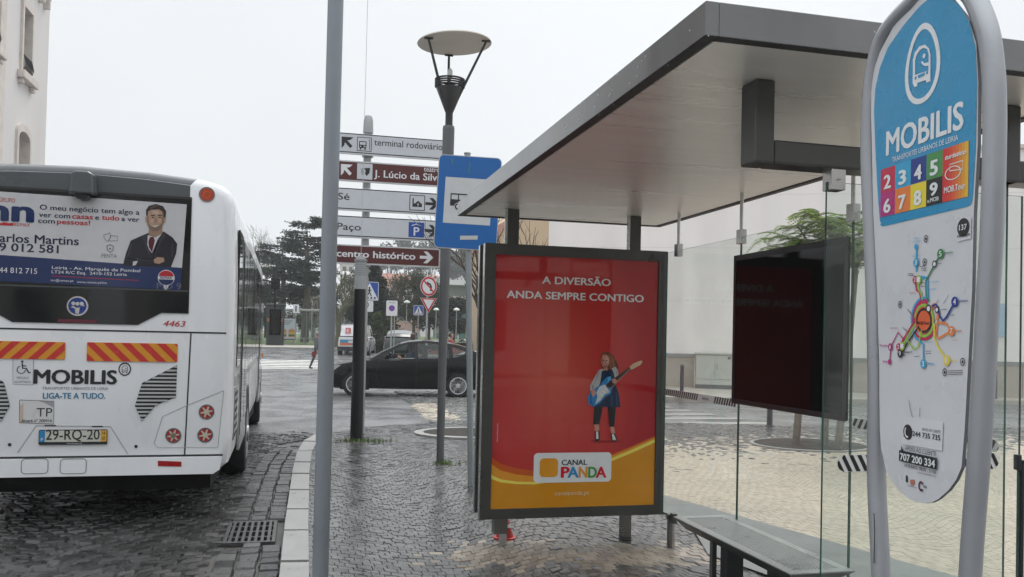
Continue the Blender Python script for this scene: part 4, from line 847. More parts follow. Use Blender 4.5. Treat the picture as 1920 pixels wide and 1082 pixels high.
p.tess(q, [[(-.175, -.04), (.18, -.04), (.18, .02), (.17, .085), (-.175, .085), (-.175, .02)], [(-.165, .025), (-.165, .072), (-.10, .072), (-.10, .025)], [(-.09, .025), (-.09, .072), (-.02, .072), (-.02, .025)], [(-.01, .025), (-.01, .072), (.06, .072), (.06, .025)], [(.07, .025), (.07, .072), (.155, .072), (.16, .025)]], k, e)
for x in (-.095, .10): p.disc(q, x, -.045, .038, P('stop_white', (.55, .56, .57), .4), e+.001, 20); p.ring(q, x, -.045, .018, .032, k, e+.002, 20)
p.poly(q, [(-.055, -.375), (.12, -.362), (.12, -.322), (-.055, -.335)], P('stop_sticker', (.5, .51, .5), .5), e)
for x, y in ((-.18, .43), (-.005, .41), (-.01, .35)): p.line(q, [(x, y), (x+.004, y-.06)], .012, P('algae', (.06, .18, .2), .6), .003)
p.build('lettering', bs)
p = MB(); p.tube([(1.704, 8.42, 0), (1.594, 8.435, 3.32)], .031, M('sign_pole', (.27, .30, .31), .45, .4, .08, 5), 14); p.build('pole', bs, 40)
p = MB(); p.lathe([(.036, 0), (.034, .012), (.002, .022)], (1.593, 8.435, 3.32), pg, 14); p.build('pole_cap', bs, 40)
# ------------------------------------------------------------------ city bus
BA = rad(.85); BC = Vector((-1.71, 7.4, 0))
bus = thing('city_bus', 'white city bus with a house-agent advert on its rear window stopped at the kerb', 'bus', (BC.x, BC.y, -.13), BA)
bx_, by_ = Vector((math.cos(BA), math.sin(BA), 0)), Vector((-math.sin(BA), math.cos(BA), 0))
def B(x, y, z): return BC+bx_*x+by_*y+Vector((0, 0, z))
bpaint = M('bus_white_paint', (.76, .77, .785), .3, 0, .075, 1.6, 0, 60, .45, .1, stretch=(1.5, 1.5, .5)); bgrey = M('bus_grey_panel', (.07, .078, .083), .3, 0, .08, 2, 0, 60, .3); bblk = M('bus_black_glass', (.010, .011, .012), .06, 0, .1, 2); rubber = M('rubber', (.015, .015, .016), .75, 0, .2, 20)
gapm = M('panel_gap', (.02, .02, .02), .7); BL = 9.3
half = [(1.06, .315), (1.165, .40), (1.185, .62), (1.19, 1.3), (1.185, 1.9), (1.175, 2.3), (1.165, 2.55), (1.14, 2.64), (1.07, 2.70), (.95, 2.733), (.875, 2.744), (.5, 2.775), (0, 2.79)]
prof = half+[(-x, z) for x, z in reversed(half[:-1])]
def bring(y, d):
    o = []
    for x, z in prof:
        s = (1.19-d)/1.19; zz = z-(d*max(0, (z-2.2)/.59) if z > 2.2 else 0)+(d*.6*max(0, (.5-z)/.2) if z < .5 else 0); o.append(B(x*s, y, zz))
    return o
b = MB(); b.rings([bring(y, d) for y, d in ((0, .075), (.012, .042), (.035, .02), (.075, .006), (.13, 0), (BL-.3, 0), (BL-.1, .03), (BL, .12))], bpaint)
for i, f_ in enumerate(b.f):
    q = [b.v[k]-BC for k in f_]
    if len(f_) == 4 and all(v.z > 2.6 and abs(v.dot(bx_)) < .885 for v in q): b.m[i] = bgrey
body = b.build('body', bus, 35)
rp = Plane(B(0, 0, 0), -by_, bx_)
z1 = crop(0, 280, 3.3808); z2 = crop(0, 580, 3.1827)
UC = 0.0
def U(p): return rp.px(*p)
p = MB()                                             # roof spoiler panel and black window surround
p.tess(rp, [[(-.818, 2.56), (.818, 2.56), (.818, 2.672), (.468, 2.699), (0, 2.713), (-.468, 2.699), (-.818, 2.672)]], bgrey, .003)
p.build('roof_panel', body)
p = MB(); u357 = U((357, 480))[0]; vtop, vb1, vb2 = U((200, 362))[1], U((357, 588))[1], U((250, 609))[1]; uch = U((303, 590))[0]; uch2 = U((258, 608))[0]
p.prism(rp, [[(-u357, vb1), (-uch, vb1), (-uch2, vb2), (uch2, vb2), (uch, vb1), (u357, vb1), (u357, vtop), (-u357, vtop)]], .008, bblk, .001); win = p.build('rear_window', bus, bevel=.003)
p = MB(); p.line(rp, [(-u357+.01, U((200, 541))[1]), (u357-.01, U((200, 541))[1])], .012, M('seal_grey', (.05, .055, .058), .5), .011); p.line(rp, [(-u357, vtop-.005), (u357, vtop-.005)], .02, gapm, .011); p.build('seal', win)
# rear window advert
ad = MB(); o0 = .0105
aw = P('ad_pale', (.50, .50, .51), .12); an = P('ad_navy', (.015, .03, .10), .12); ar = P('ad_red', (.42, .02, .03), .12); aink = P('ad_ink', (.02, .025, .06), .12); awh = P('ad_white', (.62, .62, .64), .12); agr = P('ad_grey', (.17, .17, .19), .12)
ad.pxpoly(rp, z1((-420, 240), (1185, 350), (1155, 752), (-420, 640)), aw, o0); ad.pxpoly(rp, z1((-420, 640), (1155, 752), (1145, 893), (-420, 815)), an, o0+.001)
ad.build('advert_sheet', win)
ad = MB(); o1 = o0+.002
def at_(t, x0, y0, x1, y1, cap, mat, bold=.02): ad.text(rp, t, z1((x0, y0))[0], z1((x1, y1))[0], cap/3.3808, mat, bold, o1)
at_('O meu negócio tem algo a', 255, 380, 885, 418, 31, aink); at_('ver com', 250, 428, 447, 440, 30, aink); at_('casas', 460, 438, 590, 446, 30, ar, .03); at_('e', 606, 446, 630, 448, 30, aink); at_('tudo', 648, 447, 757, 452, 30, ar, .03); at_('a ver', 772, 454, 885, 462, 30, aink)
at_('com', 245, 467, 350, 471, 30, aink); at_('pessoas!', 364, 473, 572, 483, 30, ar, .03); at_('arlos Martins', 0, 589, 500, 606, 53, aink); at_('C', -58, 585, -8, 587, 53, aink); at_('9 012 581', -2, 642, 372, 660, 50, aink)
at_('inn', -150, 446, 207, 460, 138, an, .045); at_('GRUPO', -5, 334, 98, 338, 27, ar, 0); at_('RE/MAX', 92, 487, 193, 490, 20, ar, .0); ad.pxpoly(rp, z1((-120, 468), (-40, 460), (10, 470), (30, 462), (60, 470), (88, 466), (86, 486), (-120, 476)), ar, o1)
at_('PENTA', 645, 686, 743, 690, 24, agr, .0); at_('44 812 715', -2, 782, 238, 790, 34, awh, .0); at_('Leiria - Av. Marquês de Pombal', 332, 753, 890, 785, 19, awh, .008); at_('LT24 R/C Esq.  2410-152 Leiria', 330, 781, 805, 808, 18, awh, .008); at_('inn@remax.pt', 325, 836, 468, 842, 14, awh, 0); at_('www.remax.pt/inn', 490, 846, 678, 855, 14, awh, 0); at_('MD 9', 995, 884, 1150, 890, 40, P('ad_dim', (.12, .13, .17), .2), .0)
ad.line(rp, [U(q) for q in z1((330, 803), (880, 832))], .004, ar, o1)
for q in (((660, 545), (700, 530), (702, 560), (682, 585), (662, 562)), ((705, 548), (748, 552), (748, 580), (690, 582))): ad.line(rp, [U(k) for k in z1(*q)]+[U(z1(q[0])[0])], .005, agr, o1)
ad.line(rp, [U(k) for k in z1((680, 612), (700, 605), (720, 614), (718, 640), (700, 655), (682, 638), (680, 612))], .007, agr, o1); ad.disc(rp, *U(z1((700, 630))[0]), .008, agr, o1, 10)
u, v = U(z1((1055, 815))[0]); ad.disc(rp, u, v, .064, awh, o1, 28); ad.add([rp.pt(u+.056*math.cos(math.pi*k/14), v+.012+.046*math.sin(math.pi*k/14), o1+.001) for k in range(15)], [tuple(range(15))], ar); ad.add([rp.pt(u+.056*math.cos(-math.pi*k/14), v-.014+.044*math.sin(-math.pi*k/14), o1+.001) for k in range(15)], [tuple(reversed(range(15)))], an); ad.text(rp, 'RE/MAX', (u-.044, v-.009), (u+.044, v-.009), .019, an, .02, o1+.002, uvm=True)
ad.poly(rp, [(u-.022, v-.062), (u-.008, v-.095), (u+.008, v-.095), (u+.022, v-.062)], awh, o1)
ad.build('lettering', win)
mn = MB()                                            # printed photograph of a man in a dark suit
def mp2(pts, nm, col, o): mn.pxpoly(rp, z1(*pts), P('man_'+nm, col, .15), o1+o)
mp2([(780, 738), (800, 660), (830, 580), (900, 548), (940, 532), (1040, 522), (1095, 560), (1125, 600), (1118, 660), (1085, 748)], 'suit', (.018, .018, .026), .0)
mp2([(938, 545), (985, 560), (1035, 525), (1000, 575), (965, 660), (935, 620)], 'shirt', (.5, .5, .52), .0008)
mp2([(952, 558), (975, 556), (983, 580), (965, 655), (945, 620), (942, 585)], 'tie', (.09, .012, .02), .0016)
mp2([(945, 500), (1030, 490), (1030, 535), (985, 560), (944, 545)], 'neck', (.27, .17, .12), .0012)
mp2([(930, 400), (935, 480), (955, 512), (985, 522), (1020, 508), (1040, 470), (1048, 400), (1030, 380), (950, 378)], 'skin', (.36, .235, .17), .002)
mp2([(922, 430), (932, 428), (934, 468), (925, 462)], 'skin', (.36, .235, .17), .0018); mp2([(1042, 425), (1052, 428), (1048, 465), (1040, 468)], 'skin', (.36, .235, .17), .0018)
mp2([(928, 420), (928, 385), (945, 360), (990, 348), (1035, 362), (1055, 395), (1050, 440), (1040, 430), (1036, 400), (1010, 382), (960, 384), (940, 396), (936, 425)], 'hair', (.03, .022, .02), .0026)
mp2([(945, 475), (960, 490), (985, 494), (1012, 486), (1034, 462), (1026, 500), (1000, 520), (970, 520), (950, 505)], 'stubble', (.18, .12, .09), .0026)
for x in (958, 1003): mp2([(x, 418), (x+26, 416), (x+26, 422), (x, 424)], 'hair', (.03, .022, .02), .0028); mp2([(x+5, 430), (x+22, 430), (x+20, 436), (x+7, 436)], 'eye', (.06, .045, .04), .0028)
mp2([(984, 435), (992, 435), (998, 466), (978, 468)], 'nose', (.28, .175, .12), .0028); mp2([(968, 486), (1008, 482), (996, 494), (976, 495)], 'teeth', (.5, .45, .42), .0034)
mp2([(975, 700), (1000, 684), (1040, 688), (1044, 712), (1010, 728), (980, 722)], 'skin', (.36, .235, .17), .0022); mp2([(846, 712), (876, 708), (862, 735), (842, 738)], 'shirt', (.5, .5, .52), .002)
mp2([(800, 690), (985, 690), (985, 700), (830, 704)], 'fold', (.008, .008, .012), .0014); mp2([(1000, 575), (1012, 585), (975, 690), (966, 690)], 'fold', (.008, .008, .012), .0012)
mp2([(930, 400), (938, 396), (944, 440), (948, 480), (958, 508), (940, 490), (934, 460)], 'skin_shade', (.22, .135, .095), .0022); mp2([(1030, 392), (1046, 400), (1040, 468), (1026, 494), (1028, 450)], 'skin_shade', (.22, .135, .095), .0022)
mp2([(968, 388), (1006, 388), (1010, 412), (990, 416), (966, 412)], 'skin_light', (.45, .31, .24), .0022); mp2([(955, 446), (974, 444), (974, 462), (960, 466)], 'skin_light', (.45, .31, .24), .0022); mp2([(1006, 444), (1024, 442), (1022, 460), (1006, 464)], 'skin_light', (.45, .31, .24), .0022)
mp2([(950, 372), (985, 355), (1015, 358), (985, 368), (960, 382)], 'hair_light', (.075, .058, .05), .003)
for q_ in ([(900, 552), (934, 540), (930, 590), (948, 640), (956, 690), (930, 640)], [(1038, 530), (1052, 545), (1010, 610), (985, 690), (975, 690), (1000, 600)]): mp2(q_, 'lapel', (.034, .034, .045), .0011)
for q_ in ([(830, 600), (842, 594), (820, 680), (806, 690)], [(1090, 590), (1100, 600), (1100, 680), (1086, 690)], [(860, 690), (960, 706), (960, 712), (862, 700)]): mp2(q_, 'sleeve_light', (.036, .036, .046), .0016)
mn.build('printed_man', win)
# camera housing, badge
h = MB(); hc = U(z1((540, 235))[0]); hx_, hz_ = hc
h.rings([[B(hx_+x, -y, hz_+z) for x, z in ((-w, -.075), (w, -.075), (w*.82, .085), (w*.5, .10), (-w*.5, .10), (-w*.82, .085))] for w, y in ((.098, 0), (.098, .10), (.085, .14))], bgrey); hs_ = h.build('camera_housing', bus, bevel=.012)
h = MB(); h.rings([[B(hx_+.055*math.cos(a), -y, hz_-.085+.035*math.sin(a)) for a in [2*math.pi*k/14 for k in range(14)]] for y in (.01, .10)], M('lens_black', (.01, .01, .012), .15)); h.build('camera_lens', hs_)
h = MB(); bu_, bv_ = U((146, 574)); blu = M('badge_blue', (.02, .05, .22), .15, .3); chm = M('chrome', (.6, .6, .62), .12, 1)
h.disc(rp, bu_, bv_, .078, chm, .012, 32); h.disc(rp, bu_, bv_, .070, blu, .014, 32); h.ring(rp, bu_, bv_, .066, .074, chm, .0145, 32)
for dx in (-.03, .03, 0): h.disc(rp, bu_+dx, bv_+.02+(0 if dx else -.002), .015, chm, .016, 12)
h.tess(rp, [[(bu_+x, bv_+y) for x, y in ((-.05, -.01), (-.03, .002), (-.012, -.012), (.012, -.012), (.03, .002), (.05, .0), (.05, .012), (.018, -.004), (.012, -.06), (-.012, -.06), (-.018, -.02))]], chm, .016)
h.build('badge', bus)
h = MB(); h.line(rp, [(bu_-.14, U((146, 602))[1]), (bu_+.14, U((146, 602))[1])], .025, P('badge_strip', (.12, .015, .03), .3), .012); h.build('badge_strip', bus)
# panel seams
s = MB(); vs1 = U((200, 620))[1]; vs2 = U((200, 856))[1]; s.line(rp, [(-1.13, vs1), (1.13, vs1)], .013, gapm, .0022); s.line(rp, [(-1.13, vs2), (1.13, vs2)], .016, gapm, .0022)
for m_ in (1, -1): s.line(rp, [(m_*U((358, 629))[0], vs1), (m_*U((346, 856))[0], vs2)][::1], .011, gapm, .0024)
s.build('panel_seams', body)
s = MB(); vbm = vs2-.012; s.prism(rp, [[(-1.125, vbm), (-1.11, .36), (-1.06, .325), (1.06, .325), (1.11, .36), (1.125, vbm)]], .03, bpaint, .0); bum = s.build('bumper', bus, bevel=.012)
s = MB()
for x0, x1 in ((133, 294), (364, 521)): (ua, va), (ub, vb) = U(z2((x0, 978))[0]), U(z2((x1, 888))[0]); q = rrect(ua, va, ub, vb, .025, 3); s.line(rp, q+[q[0]], .006, M('hatch_line', (.22, .22, .23), .5), .032)
s.build('hatch_lines', bum)
for m_ in (None, 0.): r = MB(); r.pxpoly(rp, z2((945, 900), (1085, 905), (1085, 935), (946, 932)), M('reflector_red', (.33, .01, .012), .12), .034, m_); r.build('reflector', bum)
# raised light plinth and number plate recess edges
s = MB(); hl = M('paint_edge', (.36, .37, .38), .4)
for m_ in (1, -1):
    for q in (((1335, 485), (1120, 572), (970, 640), (920, 800), (940, 825), (1300, 825), (1335, 485)),): s.line(rp, [(m_*u, v) for u, v in [U(k) for k in z2(*q)]][::m_], .006, hl, .0028)
s.line(rp, [U(k) for k in z2((105, 855), (215, 695), (660, 700), (762, 862))], .008, hl, .0028); s.build('pressed_edges', body)
# hazard plates
hr, ho = P('hazard_red', (.50, .03, .025), .25), P('hazard_orange', (.62, .26, .02), .25)
for k, (x0, x1) in enumerate(((-158, 392), (517, 1062))):
    r = MB(); (ua, va), (ub, vb) = U(z2((x0, 292 if k == 0 else 308))[0]), U(z2((x1, 196 if k == 0 else 206))[0]); r.prism(rp, [rrect(ua, va, ub, vb, .012, 2)], .006, ho, .002)
    sgn = 1 if k == 0 else -1; w = (ub-ua)/5.1; h_ = vb-va; x = ua-w*2
    while x < ub+w:
        a = [(x, va), (x+w*.5*2*.5, va), (x+w*.5+sgn*h_*1., vb), (x+sgn*h_*1., vb)] if True else 0
        poly_ = []
        def clipx(P_, lim, keepless):
            o = []
            for i in range(len(P_)):
                c, d = P_[i], P_[(i+1) % len(P_)]; ci = (c[0] <= lim) == keepless or c[0] == lim; di = (d[0] <= lim) == keepless or d[0] == lim
                if ci: o.append(c)
                if ci != di: t = (lim-c[0])/(d[0]-c[0]); o.append((lim, c[1]+t*(d[1]-c[1])))
            return o
        a = clipx(a, ub-.003, True)
        if a: a = clipx(a, ua+.003, False)
        if len(a) > 2: r.poly(rp, a, hr, .0095)
        x += w
    r.build('hazard_plate', bus)
# grilles
for m_ in (1, -1):
    G = [U(k) for k in z2((1058, 332), (1050, 525), (930, 572), (848, 668), (805, 575), (848, 440))]; G = [(m_*u, v) for u, v in G]
    if m_ < 0: G.reverse()
    r = MB(); r.tess(rp, [G], M('grille_dark', (.012, .012, .013), .6), .003); slt = M('grille_slat', (.42, .43, .43), .4)
    v0, v1 = min(v for _, v in G), max(v for _, v in G); n = 15
    for k in range(n):
        v = v0+(v1-v0)*(k+.5)/n; xs = []
        for (a, c), (d, e) in zip(G, G[1:]+G[:1]):
            if (c > v) != (e > v): xs.append(a+(d-a)*(v-c)/(e-c))
        if len(xs) >= 2: r.slab(rp, min(xs), v-.007, max(xs), v+.007, .008, slt, .003)
    r.build('grille', bus)
# lights
tlr = M('tail_light_red', (.34, .008, .014), .1, 0, .1, 30, 0, 60, .6); tls = M('tail_light_star', (.55, .52, .42), .2, .3); trim_ = M('lamp_trim', (.16, .16, .165), .3, .6)
for cx, cy, R_ in ((1233, 612, .055), (1225, 750, .055), (1035, 753, .055)):
    for m_ in (1, -1):
        u, v = U(z2((cx, cy))[0]); u *= m_; r = MB(); r.ring(rp, u, v, R_-.004, R_+.006, trim_, .006, 28); r.disc(rp, u, v, R_, tlr, .0045, 28)
        for k in range(6): a = k*math.pi/3+.2; c, s_ = math.cos(a), math.sin(a); r.poly(rp, [(u+c*.008-s_*.009, v+s_*.008+c*.009), (u+c*.008+s_*.009, v+s_*.008-c*.009), (u+c*.047+s_*.005, v+s_*.047-c*.005), (u+c*.047-s_*.005, v+s_*.047+c*.005)], tls, .0065+.0001*k)
        r.disc(rp, u, v, .02, tls if cx != 1035 else M('lamp_centre', (.16, .14, .1), .3), .0075, 18); r.build('tail_light', bus)
for m_ in (1, -1):
    u, v = U(z1((1312, 287))[0]); u *= m_; r = MB(); r.ring(rp, u, v, .052, .062, trim_, .006, 28); r.disc(rp, u, v, .052, M('indicator', (.42, .05, .015), .1, 0, .2, 60, 0, 60, .6), .005, 28); r.ring(rp, u, v, .024, .028, M('ind_ring', (.6, .14, .03), .2), .0055, 20); r.build('indicator_light', bus)
# lettering on the back
r = MB(); O4 = .004
r.text(rp, 'MOBILIS', z2((205, 435))[0], z2((693, 452))[0], 25.5, sblk, .045, O4); r.text(rp, 'TRANSPORTES URBANOS DE LEIRIA', z2((253, 474))[0], z2((647, 484))[0], 5, agr, 0, O4); r.text(rp, 'LIGA-TE A TUDO.', z2((257, 527))[0], z2((628, 538))[0], 10.5, P('slogan_blue', (.02, .17, .30), .4), .03, O4)
r.build('lettering', body); r = MB()
r.text(rp, '4463', z2((975, 100))[0], z2((1107, 104))[0], 10.5, P('fleet_red', (.45, .02, .03), .4), .01, O4, .25)
r.build('fleet_number', body); r = MB()
u, v = U(z2((745, 357))[0]); r.ring(rp, u, v, .038, .047, sblk, O4, 28, 1.13); bxx = [(u+x, v+y) for x, y in ((-.02, -.022), (-.02, .012), (-.008, .026), (.012, .026), (.02, .015), (.02, -.022))]; r.line(rp, bxx+[bxx[0]], .004, sblk, O4); r.line(rp, [(u-.02, v-.008), (u+.02, v-.008)], .004, sblk, O4); r.line(rp, [(u+.002, v+.006), (u+.014, v+.004)], .004, sblk, O4)
for dx in (-.014, .014): r.poly(rp, [(u+dx-.004, v-.03), (u+dx+.004, v-.03), (u+dx+.004, v-.022), (u+dx-.004, v-.022)], sblk, O4)
r.build('bus_emblem', body); r = MB()
q = [U(k) for k in z2((78, 293), (200, 297), (197, 450), (78, 446))]; r.tess(rp, [list(reversed(q))], P('sticker_pale2', (.62, .63, .65), .4), .003); r.line(rp, q+[q[0]], .003, agr, .0035)
r.text(rp, 'VEÍCULO', z2((97, 413))[0], z2((174, 415))[0], 4, agr, 0, O4+.001); r.text(rp, 'ADAPTADO', z2((85, 438))[0], z2((187, 440))[0], 4, agr, 0, O4+.001)
u, v = U(z2((128, 360))[0]); r.ring(rp, u, v, .026, .032, sblk, O4+.001, 24, 1., 1.9, 6.3); r.disc(rp, *U(z2((134, 312))[0]), .009, sblk, O4+.001, 12); r.line(rp, [U(k) for k in z2((133, 322), (137, 352), (158, 352), (172, 378), (184, 376))], .010, sblk, O4+.0012); r.line(rp, [U(k) for k in z2((134, 336), (158, 338))], .007, sblk, O4+.0012)
r.build('access_sticker', body); r = MB()
q = [U(k) for k in z2((118, 541), (322, 548), (320, 684), (116, 676))]; r.tess(rp, [list(reversed(q))], P('permit_white', (.58, .58, .58), .3), .003); r.line(rp, q+[q[0]], .005, trim_, .0035); r.text(rp, 'TP', z2((218, 639))[0], z2((312, 641))[0], 16, sblk, .0, O4); r.text(rp, 'Alvará nº 200416', z2((128, 670))[0], z2((310, 676))[0], 5.5, sblk, .02, O4)
r.pxpoly(rp, z2((119, 580), (140, 560), (140, 676), (117, 675)), P('permit_stain', (.50, .40, .33), .5), .0033); r.pxpoly(rp, z2((225, 546), (320, 549), (318, 585), (262, 556)), P('permit_glare', (.3, .3, .31), .3), .0033)
r.build('permit_sticker', body); r = MB()
for cx, cy in ((58, 807), (812, 818)): u, v = U(z2((cx, cy))[0]); r.disc(rp, u, v, .013, sblk, O4, 12)
for x0, x1, y in ((266, 334, 694), (550, 614, 699)): (ua, va), (ub, vb) = U(z2((x0, y+4))[0]), U(z2((x1, y-4))[0]); r.poly(rp, [(ua, va), (ub, va), (ub, vb), (ua, vb)], sblk, O4)
r.build('plate_fittings', body)
r = MB(); (ua, va), (ub, vb) = U(z2((232, 808))[0]), U(z2((643, 716))[0]); r.prism(rp, [rrect(ua, va, ub, vb, .008, 2)], .012, black, .003); plate = r.build('number_plate', bus)
r = MB(); vm_ = va+.022; r.poly(rp, [(ua+.045, vm_), (ub-.047, vm_), (ub-.047, vb-.006), (ua+.045, vb-.006)], P('plate_pale', (.52, .52, .46), .3), .016); r.poly(rp, [(ua+.004, vm_), (ua+.045, vm_), (ua+.045, vb-.006), (ua+.004, vb-.006)], P('plate_blue', (.02, .20, .42), .3), .016); r.poly(rp, [(ub-.047, vm_), (ub-.004, vm_), (ub-.004, vb-.006), (ub-.047, vb-.006)], P('plate_yellow', (.62, .34, .03), .3), .016)
w_ = ub-ua; r.text(rp, '29-RQ-20', (ua+.052, vm_+.018), (ub-.055, vm_+.018), .078, sblk, .01, .018, uvm=True); r.text(rp, 'P', (ua+.018, vm_+.01), (ua+.032, vm_+.01), .022, awh, .02, .018, uvm=True); r.text(rp, '16', (ub-.038, vm_+.058), (ub-.013, vm_+.058), .024, sblk, .0, .018, uvm=True); r.text(rp, '07', (ub-.038, vm_+.014), (ub-.013, vm_+.014), .024, sblk, .0, .018, uvm=True)
r.text(rp, 'www.caetano.pt', (ua+.2, va+.006), (ub-.18, va+.006), .010, awh, 0, .018, uvm=True); r.build('lettering', plate)
# right-hand side: doors, windows, wheels, mirror
sx = 1.19; sp2 = Plane(B(sx, 0, 0), bx_, by_)
bwin = M('bus_side_glass', (.012, .014, .014), .05, 0, .1, 2); bsil = M('bus_side_grey', (.30, .31, .315), .3, .3, .1, 2, 0, 60, .3)
for m_ in (1, -1):
    spx = Plane(B(sx*m_, 0, 0), bx_*m_, by_*m_)
    def sq(nm, y0, y1, z0, z1_, mat, t=.006, par=None, bev=0.):
        r = MB(); a, c = (y0, y1) if m_ > 0 else (-y1, -y0); r.slab(spx, a, z0, c, z1_, t, mat, -.012); return r.build(nm, par or bus, bevel=bev)
    doors = ((1.15, 2.35), (6.9, 8.1)) if m_ > 0 else ()
    for y0, y1 in ((.45, 1.1), (2.45, 3.85), (3.9, 5.3), (5.35, 6.8), (8.2, 9.0)):
        w_ = sq('side_window', y0, y1, 1.18, 2.38, bwin, .02)
        if y1-y0 > 1: sq('window_vent', y0+.05, y1-.05, 2.0, 2.34, bblk, .026, w_)
    if m_ < 0: sq('side_window', 1.15, 2.35, 1.18, 2.38, bwin, .02); sq('side_window', 6.9, 8.1, 1.18, 2.38, bwin, .02)
    for y0, y1 in doors:
        d = sq('door', y0, y1, .36, 2.36, bsil, .022)
        for k in range(2): a = y0+.06+(y1-y0-.06)/2*k; sq('door_glass', a, a+(y1-y0)/2-.09, .62, 2.26, bwin, .03, d)
        sq('door_seal', y0+.02, y0+.05, .5, 2.34, rubber, .026, d)
    sq('side_vent', .35, .75, .55, 1.0, M('side_vent', (.25, .25, .255), .5), .016); sq('side_stripe', .3, 9.0, 1.02, 1.10, bsil, .014)
    for k in range(6): sq('vent_slot', .38, .72, .58+.07*k, .61+.07*k, gapm, .02)
    for wy in (2.85+.05, 8.35-.0):
        r = MB(); a = wy if m_ > 0 else -wy
        n = 20; pts = [(a+.56*math.cos(math.pi*k/n), .355+.53*math.sin(math.pi*k/n)) for k in range(n+1)]; r.tess(spx, [[(a+.56, .33)]+pts+[(a-.56, .33)]], gapm, .010); r.build('wheel_arch', bus)
        wc = B(sx*m_*.985, wy, .32); r = MB()
        r.rings([[wc+bx_*m_*x+by_*(R_*math.cos(q))+Vector((0, 0, R_*math.sin(q))) for q in [2*math.pi*k/28 for k in range(28)]] for R_, x in ((.28, -.26), (.42, -.26), (.45, -.22), (.45, -.02), (.42, .025), (.29, .03))], rubber); wh = r.build('wheel', bus, 40)
        r = MB(); r.rings([[wc+bx_*m_*x+by_*(R_*math.cos(q))+Vector((0, 0, R_*math.sin(q))) for q in [2*math.pi*k/24 for k in range(24)]] for R_, x in ((.29, .031), (.27, .036), (.2, -.02), (.1, -.01), (.09, .05), (.02, .055))], M('bus_rim', (.35, .35, .36), .4, .6)); r.build('rim', wh, 40)
r = MB(); r.tube([B(1.15, 9.1, 2.45), B(1.38, 9.32, 2.42), B(1.40, 9.34, 1.9)], .022, black, 8);
c = B(1.40, 9.34, 0); r.box((c.x-.10, c.y-.05, 1.42), (c.x+.12, c.y+.07, 1.92), black); r.box((c.x-.09, c.y-.04, 2.28), (c.x+.08, c.y+.06, 2.5), black); mi = r.build('wing_mirror', bus, bevel=.015)
r = MB(); r.box((c.x-.075, c.y-.056, 1.45), (c.x+.095, c.y-.052, 1.89), M('mirror_face', (.10, .11, .11), .08, .9)); r.build('mirror_face', mi)
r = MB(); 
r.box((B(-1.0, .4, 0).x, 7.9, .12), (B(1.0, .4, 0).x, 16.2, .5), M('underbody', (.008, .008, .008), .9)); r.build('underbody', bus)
r = MB(); c = B(1.19, 8.95, 1.05); r.box((c.x-.01, c.y-.05, c.z-.04), (c.x+.025, c.y+.05, c.z+.04), M('amber_lamp', (.6, .16, .02), .2)); r.build('side_marker', bus, bevel=.008)
